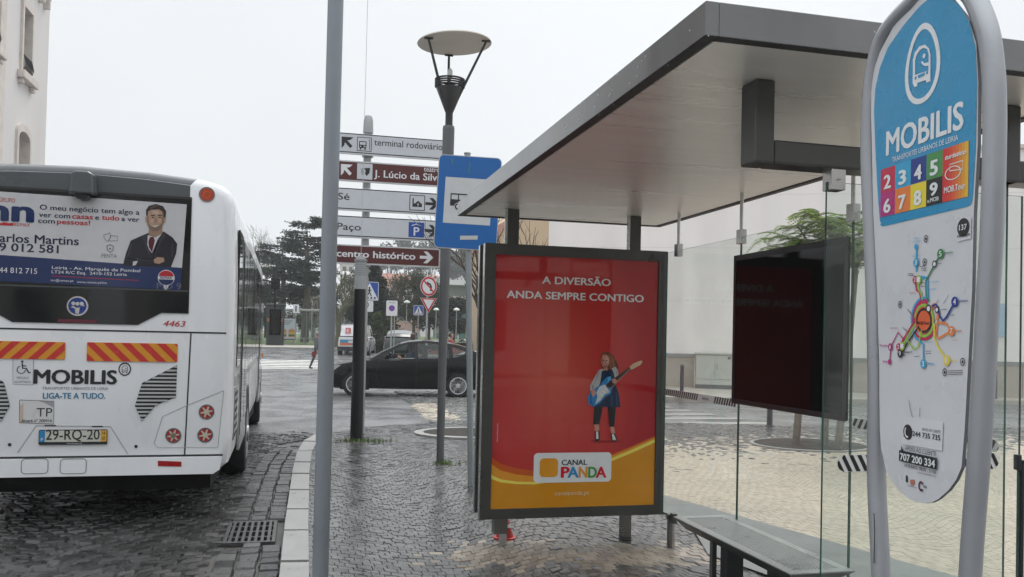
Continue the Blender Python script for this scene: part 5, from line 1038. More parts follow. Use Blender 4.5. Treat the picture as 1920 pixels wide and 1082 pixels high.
# ------------------------------------------------------------------ people
def person(name, label, loc, rz, H, cols, pose, hair=None, group=None):
    """one continuous skinned body; cols: skin, top, trousers, shoes. pose: joint positions (metres, 1.7 m figure)"""
    k = H/1.7; J = pose
    order = [('pelvis', None, .125), ('waist', 'pelvis', .115), ('chest', 'waist', .14), ('neckb', 'chest', .075), ('neck', 'neckb', .05), ('jaw', 'neck', .066), ('head', 'jaw', .094), ('crown', 'head', .075)]
    for s in 'LR':
        order += [('sh'+s, 'chest', .07), ('el'+s, 'sh'+s, .046), ('wr'+s, 'el'+s, .033), ('pa'+s, 'wr'+s, .034), ('hip'+s, 'pelvis', .095), ('kn'+s, 'hip'+s, .062), ('an'+s, 'kn'+s, .043), ('he'+s, 'an'+s, .045), ('to'+s, 'he'+s, .036)]
        for f in range(5): order.append(('f%d%s' % (f, s), 'pa'+s, .010))
    for s in 'LR':
        pa, wr = Vector(J['pa'+s]), Vector(J['wr'+s]); d = (pa-wr).normalized(); sd_ = Vector((0, 1, 0)).cross(d); sd_ = sd_.normalized() if sd_.length > .1 else Vector((1, 0, 0))
        ln = (.07, .078, .082, .076, .06)
        for f in range(5): J['f%d%s' % (f, s)] = tuple(pa+d*ln[f]*(.55 if f == 0 else 1)+d.cross(sd_)*((f-2)*.017 if f else -.05))
    names = [o[0] for o in order]; me = bpy.data.meshes.new(name)
    me.from_pydata([Vector(J[n])*k for n in names], [(names.index(p), i) for i, (n, p, r) in enumerate(order) if p], []); o = bpy.data.objects.new(name, me); COL.objects.link(o)
    sk = o.modifiers.new('s', 'SKIN'); o.modifiers.new('ss', 'SUBSURF').levels = 1
    for i, (n, p, r) in enumerate(order): v = me.skin_vertices[0].data[i]; v.radius = (r*k, r*k); v.use_root = (i == 0)
    bpy.context.view_layer.update(); m2 = bpy.data.meshes.new_from_object(o.evaluated_get(bpy.context.evaluated_depsgraph_get())); o.modifiers.clear(); o.data = m2
    seg = [(Vector(J[n])*k, Vector(J[p])*k, n, p) for n, p, r in order if p]
    for q in cols: m2.materials.append(q)
    for pl in m2.polygons:
        c = pl.center; best = min(seg, key=lambda s: ((c-(s[0]+(s[1]-s[0])*max(0, min(1, (c-s[0]).dot(s[1]-s[0])/max(1e-6, (s[1]-s[0]).length_squared)))) ).length))
        n, p = best[2], best[3]
        pl.material_index = 0 if (n in ('neck', 'jaw', 'head', 'crown') or n[:2] == 'pa' or n[0] == 'f') else 3 if n[:2] in ('he', 'to') else 2 if n[:2] in ('hi', 'kn', 'an') and not (n[:2] == 'hi') else 2 if n[:2] == 'hi' else 1
    m2.polygons.foreach_set('use_smooth', [True]*len(m2.polygons)); o.location = loc; o.rotation_euler = (0, 0, rz); WM[o.name] = Matrix.Translation(Vector(loc)) @ Matrix.Rotation(rz, 4, 'Z'); tag(o, label, 'person', group)
    w = WM[o.name]; hd = Vector(J['head'])*k; f = MB(); fc = cols[0]
    fm = M('face_dark', (.03, .02, .018), .5)
    for sx_ in (-1, 1): f.lathe([(.001, -.008), (.009, 0), (.001, .008)], w @ (hd+Vector((sx_*.032, -.088, .0))), fm, 6); f.lathe([(.001, -.03), (.014, 0), (.001, .03)], w @ (hd+Vector((sx_*.094, .005, -.01))), fc, 6)
    f.lathe([(.013, -.03), (.014, -.02), (.004, .015)], w @ (hd+Vector((0, -.098, -.02))), fc, 6); p0 = w @ (hd+Vector((0, -.086, -.058))); f.box(p0-Vector((.022, .004, .004)), p0+Vector((.022, .004, .004)), M('lips', (.3, .08, .07), .5)); f.build('face', o)
    if hair:
        hm_, ln = hair; f = MB(); prf = [(.001, .112), (.06, .10), (.098, .05), (.108, 0), (.112, -.05)]+([(.105, -.16), (.115, -.3), (.05, -.34)] if ln else [(.09, -.07)])
        f.rings([[w @ (hd+Vector((r*math.cos(a), .018+r*math.sin(a)*1.02 if math.sin(a) > -.45 or z > .06 else .018-r*.3, z))) for a in [2*math.pi*q/16 for q in range(16)]] for r, z in prf], hm_); f.build('hair', o, 60)
    return o
def stand(stride=.0, arm=0.):
    d = {'pelvis': (0, 0, .93), 'waist': (0, 0, 1.06), 'chest': (0, .01, 1.28), 'neckb': (0, .015, 1.41), 'neck': (0, .0, 1.46), 'jaw': (0, -.02, 1.515), 'head': (0, -.005, 1.59), 'crown': (0, .0, 1.65)}
    for s, x in (('L', 1), ('R', -1)):
        g = stride*x
        d.update({'sh'+s: (x*.185, .015, 1.36), 'el'+s: (x*.235, .04-g*.5, 1.09), 'wr'+s: (x*.24, -.05-g*.7-arm, .86+arm*.5), 'pa'+s: (x*.235, -.07-g*.75-arm*1.1, .78+arm*.55), 'hip'+s: (x*.095, 0, .88), 'kn'+s: (x*.1, -.02+g*.55-abs(g)*.1, .48), 'an'+s: (x*.1, .03+g*.95, .09), 'he'+s: (x*.1, .05+g*.95, .045), 'to'+s: (x*.11, -.12+g*.95, .035)})
    return d
skin = M('skin', (.42, .26, .2), .5); hairb = M('hair_brown', (.045, .025, .018), .5, 0, .3, 40); hairg = M('hair_grey', (.22, .2, .18), .6, 0, .2, 40)
cl = lambda n, c: M('cloth_'+n, c, .8, 0, .15, 20, .2, 120)
pA = at(592.5, 690, Y=39); person('person', 'pedestrian in a dark grey coat with a red bag walking behind the tall steel pole', (pA.x+.02, 39, gz(39)), rad(120), 1.66, [skin, cl('grey_coat', (.10, .10, .115)), cl('dark_trousers', (.04, .042, .05)), black], stand(.26), (hairg, 0))
bg_ = MB(); c = Vector((pA.x-.12, 38.78, .78+gz(39)-.12)); bg_.rings([[c+Vector((x*.085, y*.05, z*.7)) for x, y in ((-1, -1), (1, -1), (1, 1), (-1, 1))] for z in (-.16, -.1, .1, .14)], cl('red_bag', (.16, .02, .025))); bg_.tube([c+Vector((-.08, 0, .14)), c+Vector((-.04, 0, .26)), c+Vector((.04, 0, .26)), c+Vector((.08, 0, .14))], .008, black, 6)
tag(bg_.build('shoulder_bag'), 'small red bag held by the pedestrian behind the steel pole', 'bag')
pB = at(774, 640, Y=33.5); person('person', 'woman with long dark brown hair seen behind the roof of the black car', (pB.x, 33.5, -.13), rad(200), 1.68, [skin, cl('dark_jacket', (.05, .045, .045)), cl('blue_jeans', (.05, .07, .12)), black], stand(.1), (hairb, 1))
pC = at(846, 640, Y=33); person('person', 'person in a red scarf and dark coat walking beyond the black car', (pC.x, 33, -.13), rad(60), 1.74, [skin, cl('red_jacket', (.25, .03, .035)), cl('dark_trousers', (.04, .042, .05)), black], stand(.2), (hairb, 0))

# ------------------------------------------------------------------ cars
cglass = glassmat('car_glass', (.84, .90, .88), 1.5, .03, (.45, .5, .48)); carblk = M('car_black_paint', (.004, .0045, .005), .16, .0, .1, 3, 0, 60, .04, .03, 0, .3); tyre = M('tyre', (.012, .012, .013), .75); alloy = M('alloy', (.55, .56, .57), .4, .3); cint = M('car_interior', (.018, .018, .02), .8); chrome2 = M('trim_chrome', (.5, .5, .52), .2, 1)
redl = M('car_tail_red', (.35, .01, .015), .12); clear = M('car_headlamp', (.55, .57, .58), .08, .4); plast = M('car_plastic', (.02, .02, .021), .5)
def wheel(root, w, x, y, R, W, side, spokes=18):
    c = Vector((x, y, R)); r = MB(); N = 26
    r.rings([[w @ (c+Vector((q*math.cos(2*math.pi*k/N), d*side, q*math.sin(2*math.pi*k/N)))) for k in range(N)] for q, d in ((R*.62, -W), (R*.95, -W), (R, -W*.8), (R, -.03), (R*.95, .0), (R*.68, .004))], tyre); t = r.build('wheel', root, 40)
    r = MB(); r.rings([[w @ (c+Vector((q*math.cos(2*math.pi*k/N), d*side, q*math.sin(2*math.pi*k/N)))) for k in range(N)] for q, d in ((R*.69, .012), (R*.66, .014), (R*.62, .004), (R*.05, .003))], M('rim_well', (.05, .05, .052), .5, .4))
    for k in range(spokes):
        a = 2*math.pi*k/spokes; ca, sa = math.cos(a), math.sin(a); wd = R*.038 if spokes > 10 else R*.09
        r.add([w @ (c+Vector((q*ca-e*wd*f_*sa, d*side, q*sa+e*wd*f_*ca))) for q, d, f_ in ((R*.15, .012, 1.), (R*.655, .012, 1.5)) for e in (-1, 1)], [(0, 1, 3, 2)], alloy)
    r.rings([[w @ (c+Vector((q*math.cos(2*math.pi*k/N), d*side, q*math.sin(2*math.pi*k/N)))) for k in range(N)] for q, d in ((R*.70, .0035), (R*.70, .016), (R*.62, .016), (R*.62, .004))], alloy, False)
    r.rings([[w @ (c+Vector((q*math.cos(2*math.pi*k/16), d*side, q*math.sin(2*math.pi*k/16)))) for k in range(16)] for q, d in ((R*.2, .008), (R*.19, .016), (R*.03, .02))], alloy); r.build('rim', t, 40)
def car(name, label, loc, rz, paint, S, group=None):
    """car facing local -x, built from a side profile S"""
    root = thing(name, label, S.get('cat', 'car'), loc, rz, group); w = WM[root.name]; hw = S['hw']
    top, belt, gh, roofw = S['top'], S['belt'], S['gh'], S['roofw']
    xs = sorted(set([p[0] for p in top]+[S['x0'], S['x1']]+list(np.linspace(S['x0'], S['x1'], 26))))
    def plan(x): t = (x-S['x0'])/(S['x1']-S['x0']); return hw*(1-.16*max(0, 1-t/.16)**2-.10*max(0, (t-.86)/.14)**2)
    def bz(x): return interp(belt, x)
    def lowtop(x): return min(interp(top, x), bz(x)) if not S.get('box') else bz(x)
    R = []
    for x in xs:
        p = plan(x); t = lowtop(x); z0 = S['sill']+(.12*max(0, 1-(x-S['x0'])/.35))**1*1.+.1*max(0, (x-S['x1']+.35)/.35); t = max(t, z0+.12); cr_ = min(interp(top, x), t+.06) if t < bz(x)-.001 or True else t
        h = t-z0
        sec = [(-p*.80, z0), (-p*.95, z0+.04), (-p*.985, z0+h*.25), (-p, z0+h*.55), (-p*.985, z0+h*.82), (-p*.95, t-.02), (-p*.90, t), (0, t+.025 if t < bz(x)-.005 else t)]
        R.append([w @ Vector((x, y, z)) for y, z in sec+[(-y, z) for y, z in reversed(sec[:-1])]])
    b = MB(); b.rings(R, paint); body = b.build('body', root, 45)
    yb = hw*.90
    def gy(x, z): return (yb-(z-bz(x))*S['tumble'])*(plan(x)/hw)
    O_, holes = S['side'], S['wins']
    for sd in (-1, 1):
        r = MB(); fn = lambda x, z: w @ Vector((x, sd*gy(x, z), z)); r.tess(None, [O_]+holes, paint, 0, fn)
        r.tess(None, [O_]+holes, paint, 0, lambda x, z: w @ Vector((x, sd*(gy(x, z)-.03), z))); r.build('pillars', body)
        for hi, hole in enumerate(holes):
            if S.get('open') == (hi, sd): continue
            r = MB(); r.tess(None, [hole], S.get('glass', cglass), 0, lambda x, z: w @ Vector((x, sd*(gy(x, z)-.012), z))); r.build('window', root)
    # roof skin follows the top of the side outline
    tp_ = [p for p in O_ if p[1] >= interp(belt, p[0])-.001]; tp_.sort(); ri = [p for p in tp_ if S['roof'][0]-.01 <= p[0] <= S['roof'][1]+.01]
    rows = [[w @ Vector((x, f_*gy(x, z), z+.035*(1-f_*f_))) for f_ in (-1, -.92, -.5, 0, .5, .92, 1)] for x, z in ri]
    r = MB(); r.rings(rows, S.get('roofmat', paint), False, False); r.rings([[q-Vector((0, 0, .03)) for q in s_] for s_ in rows], cint, False, False); r.build('roof', root, 50)
    (xa, za), (xb, zb_) = S['ws']; r = MB(); r.rings([[w @ Vector((x-.02, f_*gy(x, z)*.985, z+.03*(1-f_*f_))) for f_ in (-1, -.5, 0, .5, 1)] for x, z in ((xa, za), (xb, zb_))], S.get('glass', cglass), False, False); r.build('windscreen', root, 60)
    (xa, za), (xb, zb_) = S['rw']; r = MB(); r.rings([[w @ Vector((x+.015, f_*gy(x, z)*.985, z+.02*(1-f_*f_))) for f_ in (-1, -.5, 0, .5, 1)] for x, z in ((xa, za), (xb, zb_))], S.get('rglass', cglass), False, False); r.build('rear_window', root, 60)
    for x in S['ax']:
        for sd in (-1, 1):
            R_ = S['R']; n = 18; r = MB(); r.tess(None, [[(x+(R_+.05)*math.cos(math.pi*k/n), R_+(R_+.05)*math.sin(math.pi*k/n)) for k in range(n+1)]+[(x-R_-.05, S['sill']-.02), (x+R_+.05, S['sill']-.02)]], M('arch_dark', (.006, .006, .006), .9), 0, lambda a, c: w @ Vector((a, sd*(hw*1.004), c))); r.build('wheel_arch', body)
            wheel(root, w, x, sd*(hw*1.006+.006), R_, .2, sd, S.get('spokes', 18))
    if 'mirror' in S:
        for sd in (-1, 1):
            x, z = S['mirror']; r = MB(); c = Vector((x, sd*(yb+.10), z)); r.rings([[w @ (c+Vector((a*.055, sd*.10*u_, q*.07))) for a, q in ((-1, -.6), (.8, -.8), (1, .6), (.4, 1), (-.7, .9))] for u_ in (-1, .2, 1)], S.get('mirmat', paint)); r.build('wing_mirror', root, bevel=.02)
    for nm, m_, pts in S['lights']:
        for sd in (-1, 1): r = MB(); r.tess(None, [[(x, z) for x, z in pts]], m_, 0, lambda x, z: w @ Vector((x, sd*(plan(x)*(1.0 if not S.get('ltop') else 1)+.004), z))); r.build(nm, root)
    if S.get('seams'):
        r = MB()
        for ln in S['seams']:
            for sd in (-1, 1):
                for (x0, z0), (x1, z1_) in zip(ln, ln[1:]): r.add([w @ Vector((x, sd*(plan(x)*(.995)+.003), z)) for x, z in ((x0-.005, z0), (x0+.005, z0+.004), (x1+.005, z1_+.004), (x1-.005, z1_))], [(0, 1, 2, 3)] if sd < 0 else [(3, 2, 1, 0)], plast)
        r.build('door_seams', body)
    return root, w
hatch = dict(x0=-.86, x1=3.48, hw=.90, sill=.20, R=.318, ax=(0, 2.64), tumble=.40, roofw=.6, spokes=20,
  top=[(-.86, .58), (-.80, .68), (-.55, .80), (-.2, .88), (.25, .96), (3.2, 1.04), (3.38, .99), (3.48, .72)], belt=[(-.86, .95), (.2, .95), (1.5, .985), (2.6, 1.03), (3.48, 1.07)], gh=0,
  side=[(.30, .93), (.78, 1.20), (1.12, 1.37), (1.35, 1.43), (1.75, 1.465), (2.2, 1.44), (2.65, 1.36), (3.0, 1.24), (3.28, 1.10), (3.3, 1.0), (1.5, .97)],
  wins=[[(.62, .975), (.95, 1.20), (1.22, 1.335), (1.46, 1.39), (1.50, .99)], [(1.60, .995), (1.56, 1.40), (1.9, 1.41), (2.25, 1.375), (2.36, 1.345), (2.40, 1.03)], [(2.50, 1.04), (2.47, 1.32), (2.66, 1.275), (2.9, 1.17), (2.86, 1.11)]],
  roof=(1.12, 3.0), ws=((.28, .95), (1.12, 1.37)), rw=((3.27, 1.08), (2.98, 1.24)), mirror=(.80, 1.03), open=(0, -1),
  lights=[('headlight', clear, [(-.80, .62), (-.62, .60), (-.36, .80), (-.50, .80), (-.76, .70)]), ('tail_light', redl, [(3.25, .80), (3.40, .82), (3.36, 1.0), (3.26, 1.04)])],
  seams=[[(.62, .30), (.52, .6), (.60, .93)], [(1.55, .26), (1.55, .96)], [(2.42, .95), (2.36, .72), (2.22, .50)], [(.62, .25), (2.2, .25)]])
ca = math.atan2(21.9-22.25, 3.95-1.42)
# the near flank of the car lies on the line through its surveyed wheels
cpos = Vector((1.42, 22.26, -.13))+Vector((-math.sin(ca), math.cos(ca), 0))*.9
hc_, hw_ = car('hatchback_car', 'black five-door hatchback with its driver window open crossing the junction', cpos, ca, carblk, hatch)
def loc_box(r, w, lo, hi, mat):
    n0 = len(r.v); r.box(lo, hi, mat)
    for i in range(n0, len(r.v)): r.v[i] = w @ r.v[i]
r = MB()
for y in (-.38, .38): loc_box(r, hw_, (1.25, y-.24, .45), (1.8, y+.24, .62), cint); loc_box(r, hw_, (1.68, y-.24, .6), (1.84, y+.24, 1.16), cint); loc_box(r, hw_, (1.74, y-.11, 1.17), (1.82, y+.11, 1.33), cint)
loc_box(r, hw_, (2.35, -.62, .6), (2.5, .62, 1.1), cint); loc_box(r, hw_, (.4, -.66, .7), (.75, .66, .955), cint); loc_box(r, hw_, (.3, -.7, .3), (3.1, .7, .35), cint)
r.tube([hw_ @ Vector((.93+.03*math.sin(a), -.38+.18*math.cos(a), .93+.18*math.sin(a))) for a in [2*math.pi*k/18 for k in range(19)]], .014, cint, 6); r.build('seats', hc_)
r = MB()
for y0, y1 in ((-.55, .55),): loc_box(r, hw_, (-.868, y0, .42), (-.80, y1, .56), plast); loc_box(r, hw_, (-.872, -.26, .46), (-.866, .26, .57), white)
r.build('front_grille', hc_)
r = MB()
for y in (-.935, .905): loc_box(r, hw_, (1.38, y, .80), (1.56, y+.03, .825), carblk); loc_box(r, hw_, (2.25, y, .83), (2.43, y+.03, .855), carblk)
r.build('door_handle', hc_, bevel=.006)
r = MB(); r.rings([[hw_ @ Vector((x, f_*.62, z)) for f_ in (-1, -.5, 0, .5, 1)] for x, z in ((2.95, 1.285), (3.32, 1.235))], carblk, False, False); r.rings([[hw_ @ Vector((x, f_*.62, z)) for f_ in (-1, -.5, 0, .5, 1)] for x, z in ((3.32, 1.235), (3.3, 1.205), (2.95, 1.26))], carblk, False, False); r.build('spoiler', hc_)
sit = {'pelvis': (0, .05, .50), 'waist': (0, .10, .62), 'chest': (0, .13, .84), 'neckb': (0, .10, .97), 'neck': (0, .07, 1.02), 'jaw': (0, .03, 1.075), 'head': (0, .05, 1.15), 'crown': (0, .06, 1.21)}
for s, x in (('L', 1), ('R', -1)): sit.update({'sh'+s: (x*.18, .12, .92), 'el'+s: (x*.26, -.12, .76), 'wr'+s: (x*.17, -.34, .90), 'pa'+s: (x*.15, -.40, .95), 'hip'+s: (x*.1, 0, .48), 'kn'+s: (x*.13, -.42, .52), 'an'+s: (x*.12, -.62, .2), 'he'+s: (x*.12, -.60, .16), 'to'+s: (x*.12, -.78, .2)})
dpos = hw_ @ Vector((1.52, -.38, .05)); person('person', 'driver sitting in the black hatchback with hands on the steering wheel', dpos, ca-math.pi/2, 1.72, [skin, cl('driver_jumper', (.05, .05, .06)), cl('dark_trousers', (.04, .042, .05)), black], sit, (hairb, 0))
# white delivery van
vg = M('van_dark_glass', (.02, .022, .024), .08); vwhite = M('van_white', (.70, .71, .72), .3, 0, .05, 2, 0, 60, .4)
van = dict(cat='van', x0=-.85, x1=3.5, hw=.90, sill=.24, R=.31, ax=(0, 2.72), tumble=.10, roofw=.7, spokes=8, box=True,
  top=[(-.85, .75), (-.3, 1.0), (.3, 1.12), (3.5, 1.12)], belt=[(-.85, .80), (-.4, .97), (.3, 1.08), (3.5, 1.08)], gh=0,
  side=[(.25, 1.07), (.72, 1.45), (1.05, 1.68), (1.5, 1.78), (2.6, 1.80), (3.25, 1.76), (3.42, 1.6), (3.47, 1.07)], wins=[[(.62, 1.12), (.95, 1.44), (1.15, 1.58), (1.55, 1.62), (1.55, 1.12)]],
  roof=(1.05, 3.25), ws=((.25, 1.08), (1.05, 1.68)), rw=((3.49, 1.12), (3.27, 1.74)), mirror=(.75, 1.2), glass=vg, rglass=vwhite, mirmat=plast,
  lights=[('headlight', clear, [(-.78, .62), (-.5, .64), (-.35, .84), (-.6, .82)]), ('tail_light', redl, [(3.36, .82), (3.47, .82), (3.47, 1.3), (3.40, 1.3)])], seams=[[(.6, .3), (.6, 1.05)], [(1.62, .3), (1.62, 1.6)], [(1.65, .95), (3.3, .95)]])
vp = at(660, 655, Y=50); vrz = rad(270+180-11-360)
vrz = rad(-101)                                      # heading away and a little to the right
wv = Matrix.Translation((0, 0, 0)) @ Matrix.Rotation(vrz, 4, 'Z')
vloc = Vector((at(661, 655, Y=50).x, 50, gz(50)-.02))-wv @ Vector((3.48, 0, 0))
vr, vw = car('delivery_van', 'white delivery van with a coloured sticker across its back seen from behind', vloc, vrz, vwhite, van)
r = MB(); bk_ = Plane(vw @ Vector((3.53, 0, 0)), (vw.to_3x3() @ Vector((1, 0, 0))), (vw.to_3x3() @ Vector((0, 1, 0))))
r.poly(bk_, [(-.72, .60), (.72, .60), (.72, .92), (-.72, .92)], P('van_blue', (.05, .22, .40), .4), .0); r.tess(bk_, [[(-.72, .60), (-.2, .60), (.1, .70), (-.72, .74)]], P('van_orange', (.6, .14, .03), .4), .004); r.tess(bk_, [[(-.1, .60), (.72, .60), (.72, .88), (.35, .84), (.15, .70)]], P('van_green', (.18, .42, .04), .4), .006)
r.poly(bk_, rrect(-.42, 1.28, -.12, 1.60, .03, 2), P('van_red', (.55, .06, .05), .4), .0); r.text(bk_, 'E', (-.34, 1.34), (-.2, 1.34), .2, vwhite, .04, .004, uvm=True); r.text(bk_, 'ALTO', (.02, 1.46), (.5, 1.46), .12, sblk, .03, .0, uvm=True); r.text(bk_, 'ACT', (.02, 1.3), (.4, 1.3), .12, sblk, .03, .0, uvm=True); r.poly(bk_, [(-.26, .74), (.26, .74), (.26, .86), (-.26, .86)], P('van_plate', (.55, .55, .5), .4), .008)
r.build('lettering', vr)
r = MB(); loc_box(r, vw, (3.44, -.86, .30), (3.56, .86, .52), plast); r.build('rear_bumper', vr, bevel=.02)
r = MB()
for y in (-.5, .5): r.tube([vw @ Vector((1.3, y, 1.9)), vw @ Vector((3.1, y, 1.92))], .02, plast, 6)
for x in (1.5, 2.2, 2.9): r.tube([vw @ Vector((x, -.62, 1.84)), vw @ Vector((x, -.5, 1.91)), vw @ Vector((x, .5, 1.91)), vw @ Vector((x, .62, 1.84))], .018, plast, 6)
r.build('roof_rack', vr)
r = MB(); random.seed(3)
for sd in (-1, 1):
    pl = Plane(vw @ Vector((0, sd*.905, 0)), vw.to_3x3() @ Vector((0, sd, 0)), vw.to_3x3() @ Vector((-sd, 0, 0)))
    for k in range(16): x = -sd*random.uniform(1.75, 3.2); z = random.uniform(.55, 1.5); pts = [(x, z)]; [pts.append((pts[-1][0]+random.uniform(-.25, .25), pts[-1][1]+random.uniform(-.15, .15))) for _ in range(4)]; r.line(pl, [(a, min(1.02, max(.5, c))) for a, c in pts], .035, plast, .012)
r.build('side_graphics', vr)
estate = dict(hatch); estate.update(open=None, glass=vg, rglass=vg, top=hatch['top'], cat='car')
def bgcar(label, px_, Y, rz, col, nm):
    p_ = at(px_, 640, Y=Y); paint = M('car_paint_'+nm, col, .22, 0, .08, 3, 0, 60, .7); car('parked_car', label, (p_.x, Y, gz(Y)), rz, paint, estate, 'cars beyond the junction')
bgcar('dark green-grey car seen from behind beyond the black hatchback roof', 752, 52, rad(-98), (.022, .03, .03), 'slate')
bgcar('dark car at the far right edge of the junction beside the poster case', 893, 40, rad(8), (.02, .022, .024), 'dark')
bgcar('silver car parked far off to the right behind the stop sign pole', 886, 62, rad(5), (.35, .36, .37), 'silver')

# ------------------------------------------------------------------ road signs
postm = M('galvanised_post', (.36, .37, .37), .45, .6, .06, 8); sred = P('sign_red', (.48, .015, .025), .4)
def post(root, x, y, z1_, r=.03): b = MB(); b.tube([(x, y, gz(y)), (x, y, z1_)], r, postm, 10); b.build('post', root, 40)
def spl(x, y, z, a=0.): return Plane((x, y-.04, z), (math.sin(a), -math.cos(a), 0), (math.cos(a), math.sin(a), 0))
back = M('sign_back', (.45, .46, .47), .4, .6)
def crossing_icon(b, pl, s, man=True):
    b.tess(pl, [[(-.36*s, -.34*s), (.36*s, -.34*s), (0, .34*s)]], swh, .006)
    b.disc(pl, .0, .13*s, .04*s, sblk, .008, 10); b.line(pl, [(0, .09*s), (0, -.05*s)], .06*s, sblk, .008); b.line(pl, [(0, -.04*s), (-.09*s, -.2*s)], .045*s, sblk, .009); b.line(pl, [(0, -.04*s), (.08*s, -.2*s)], .045*s, sblk, .0095); b.line(pl, [(-.08*s, .0), (0, .07*s), (.08*s, .0)], .035*s, sblk, .01)
    for k in range(4): x = (-.24+.14*k)*s; b.poly(pl, [(x, -.31*s), (x+.07*s, -.31*s), (x+.085*s, -.23*s), (x+.015*s, -.23*s)], sblk, .008)
c = at(692.5, 546, Y=31.5); t = thing('crossing_sign', 'blue square pedestrian crossing sign right behind the black cable post', 'road sign', (c.x-.06, 31.5, gz(31.5)))
post(t, c.x-.08, 31.5, c.z+.5, .04); pl = spl(c.x, 31.5, c.z); b = MB(); b.prism(pl, [rrect(-.36, -.34, .33, .34, .04, 3)], .012, back, -.01); b.poly(pl, rrect(-.36, -.34, .33, .34, .04, 3), swh, .003); b.poly(pl, rrect(-.34, -.32, .31, .32, .035, 3), sbl, .0045); crossing_icon(b, pl, .9); b.build('sign_panel', t)
pl = spl(c.x, 31.5, c.z-.56); b = MB(); b.prism(pl, [rrect(-.33, -.19, .15, .21, .03, 3)], .012, swh, -.01); b.ring(pl, -.14, .06, .10, .13, sblk, .006, 18, 1., -1.5, 1.4); b.ring(pl, -.14, .06, .03, .05, sblk, .006, 18, 1., -1.5, 1.4); b.build('lower_plate', t)
c = at(734.5, 578, Y=37); t = thing('no_parking_sign', 'white plate with a round blue no-parking symbol on a thin post', 'road sign', (c.x, 37, gz(37)))
post(t, c.x+.0, 37, c.z+.2); post(t, c.x+.14, 37.1, c.z+.1, .02); pl = spl(c.x, 37, c.z); b = MB(); b.prism(pl, [rrect(-.24, -.33, .24, .33, .05, 3)], .012, swh, -.01); b.build('sign_panel', t); b = MB(); b.disc(pl, 0, -.0, .13, P('nop_red', (.35, .05, .2), .4), .005, 20); b.disc(pl, 0, 0, .115, P('nop_blue', (.06, .07, .42), .4), .007, 20); b.line(pl, [(-.08, .08), (.08, -.08)], .025, P('nop_red', (.35, .05, .2), .4), .009); b.line(pl, [(-.08, -.08), (.08, .08)], .025, P('nop_red', (.35, .05, .2), .4), .0095); b.text(pl, 'Excepto', (-.13, .22), (.13, .22), .05, sblk, 0, .005, uvm=True); b.build('symbol', t)
c = at(803.5, 537, Y=31); t = thing('no_turn_sign', 'round red no-left-turn sign above a yield triangle on one post', 'road sign', (c.x, 31, gz(31)))
post(t, c.x-.03, 31.02, c.z+.3, .035); pl = spl(c.x, 31, c.z, rad(18)); b = MB(); n_ = 28; cir = lambda q: [(q*.92*math.cos(2*math.pi*k/n_), q*math.sin(2*math.pi*k/n_)) for k in range(n_)]
b.prism(pl, [cir(.36)], .012, back, -.01); b.poly(pl, cir(.36), swh, .003); b.poly(pl, cir(.345), sred, .0045); b.poly(pl, cir(.275), swh, .006); b.line(pl, [(.09, -.17), (.09, .0), (.04, .08), (-.04, .10)], .075, sblk, .0075); b.tess(pl, [[(-.02, .18), (-.16, .10), (-.02, .02)]], sblk, .0078); b.line(pl, [(-.2, .2), (.2, -.2)], .055, sred, .009); b.build('round_sign', t)
c2 = at(803, 571, Y=31); pl = spl(c2.x, 31, c2.z-.01, rad(18)); b = MB(); tri = lambda q, o: [(0, -q*.72+o), (q*.66, q*.36+o), (-q*.66, q*.36+o)]
b.prism(pl, [tri(.50, .06)], .012, back, -.01); b.poly(pl, tri(.5, .06), swh, .003); b.poly(pl, tri(.475, .06), sred, .0045); b.poly(pl, tri(.33, .07), swh, .006); b.build('yield_sign', t)
c = at(784.5, 582, Y=53); t = thing('crossing_sign', 'small blue pedestrian crossing sign farther off beside the yield triangle', 'road sign', (c.x, 53, gz(53)))
post(t, c.x, 53, c.z+.2); pl = spl(c.x, 53, c.z); b = MB(); b.prism(pl, [rrect(-.3, -.3, .3, .3, .03, 3)], .012, swh, -.01); b.poly(pl, rrect(-.28, -.28, .28, .28, .03, 3), sbl, .004); crossing_icon(b, pl, .75); b.build('sign_panel', t)
c = at(555, 579, Y=61); t = thing('stop_flag', 'small white bus stop flag on a thin post in front of the burger advert', 'bus stop sign', (c.x, 61, gz(61)+.1))
post(t, c.x, 61, c.z+.3); pl = spl(c.x, 61, c.z); b = MB(); b.prism(pl, [rrect(-.19, -.3, .19, .3, .03, 3)], .02, swh, -.01); b.poly(pl, [(-.06, -.2), (.06, -.2), (.06, .2), (-.06, .2)], agr, .012); b.build('sign_panel', t)
# far bus shelter with a burger poster
c = at(540, 616, Y=64); g0 = gz(64)+.13; t = thing('far_bus_shelter', 'distant bus shelter with a burger poster beyond the junction', 'bus shelter', (c.x+.6, 65, g0))
b = MB(); fpz = Plane((c.x, 63.9, c.z), (0, -1, 0), (1, 0, 0)); b.prism(fpz, [rrect(-.64, -.82, .58, .80, .03, 2)], .12, dkalu, -.12); b.poly(fpz, [(-.58, -.74), (.52, -.74), (.52, .72), (-.58, .72)], P('burger_sky', (.42, .47, .52), .3), .004)
for x in (-.32, .26):
    for k, (nm, cc) in enumerate((('bun', (.42, .19, .05)), ('patty', (.08, .03, .015)), ('salad', (.2, .3, .04)), ('cheese', (.65, .35, .05)), ('bun2', (.42, .2, .06)))):
        y0 = -.62+k*.085; n = 12; b.poly(fpz, [(x-.22, y0), (x+.22, y0), (x+.21, y0+.09+(.08 if k == 4 else 0)), (x+.08, y0+.1+(.16 if k == 4 else 0)), (x-.08, y0+.1+(.16 if k == 4 else 0)), (x-.21, y0+.09+(.08 if k == 4 else 0))], P('burger_'+nm, cc, .4), .006+.001*k)
for k in range(3): b.line(fpz, [(-.4, .55-.12*k), (.3-.1*k, .55-.12*k)], .05, agr, .006)
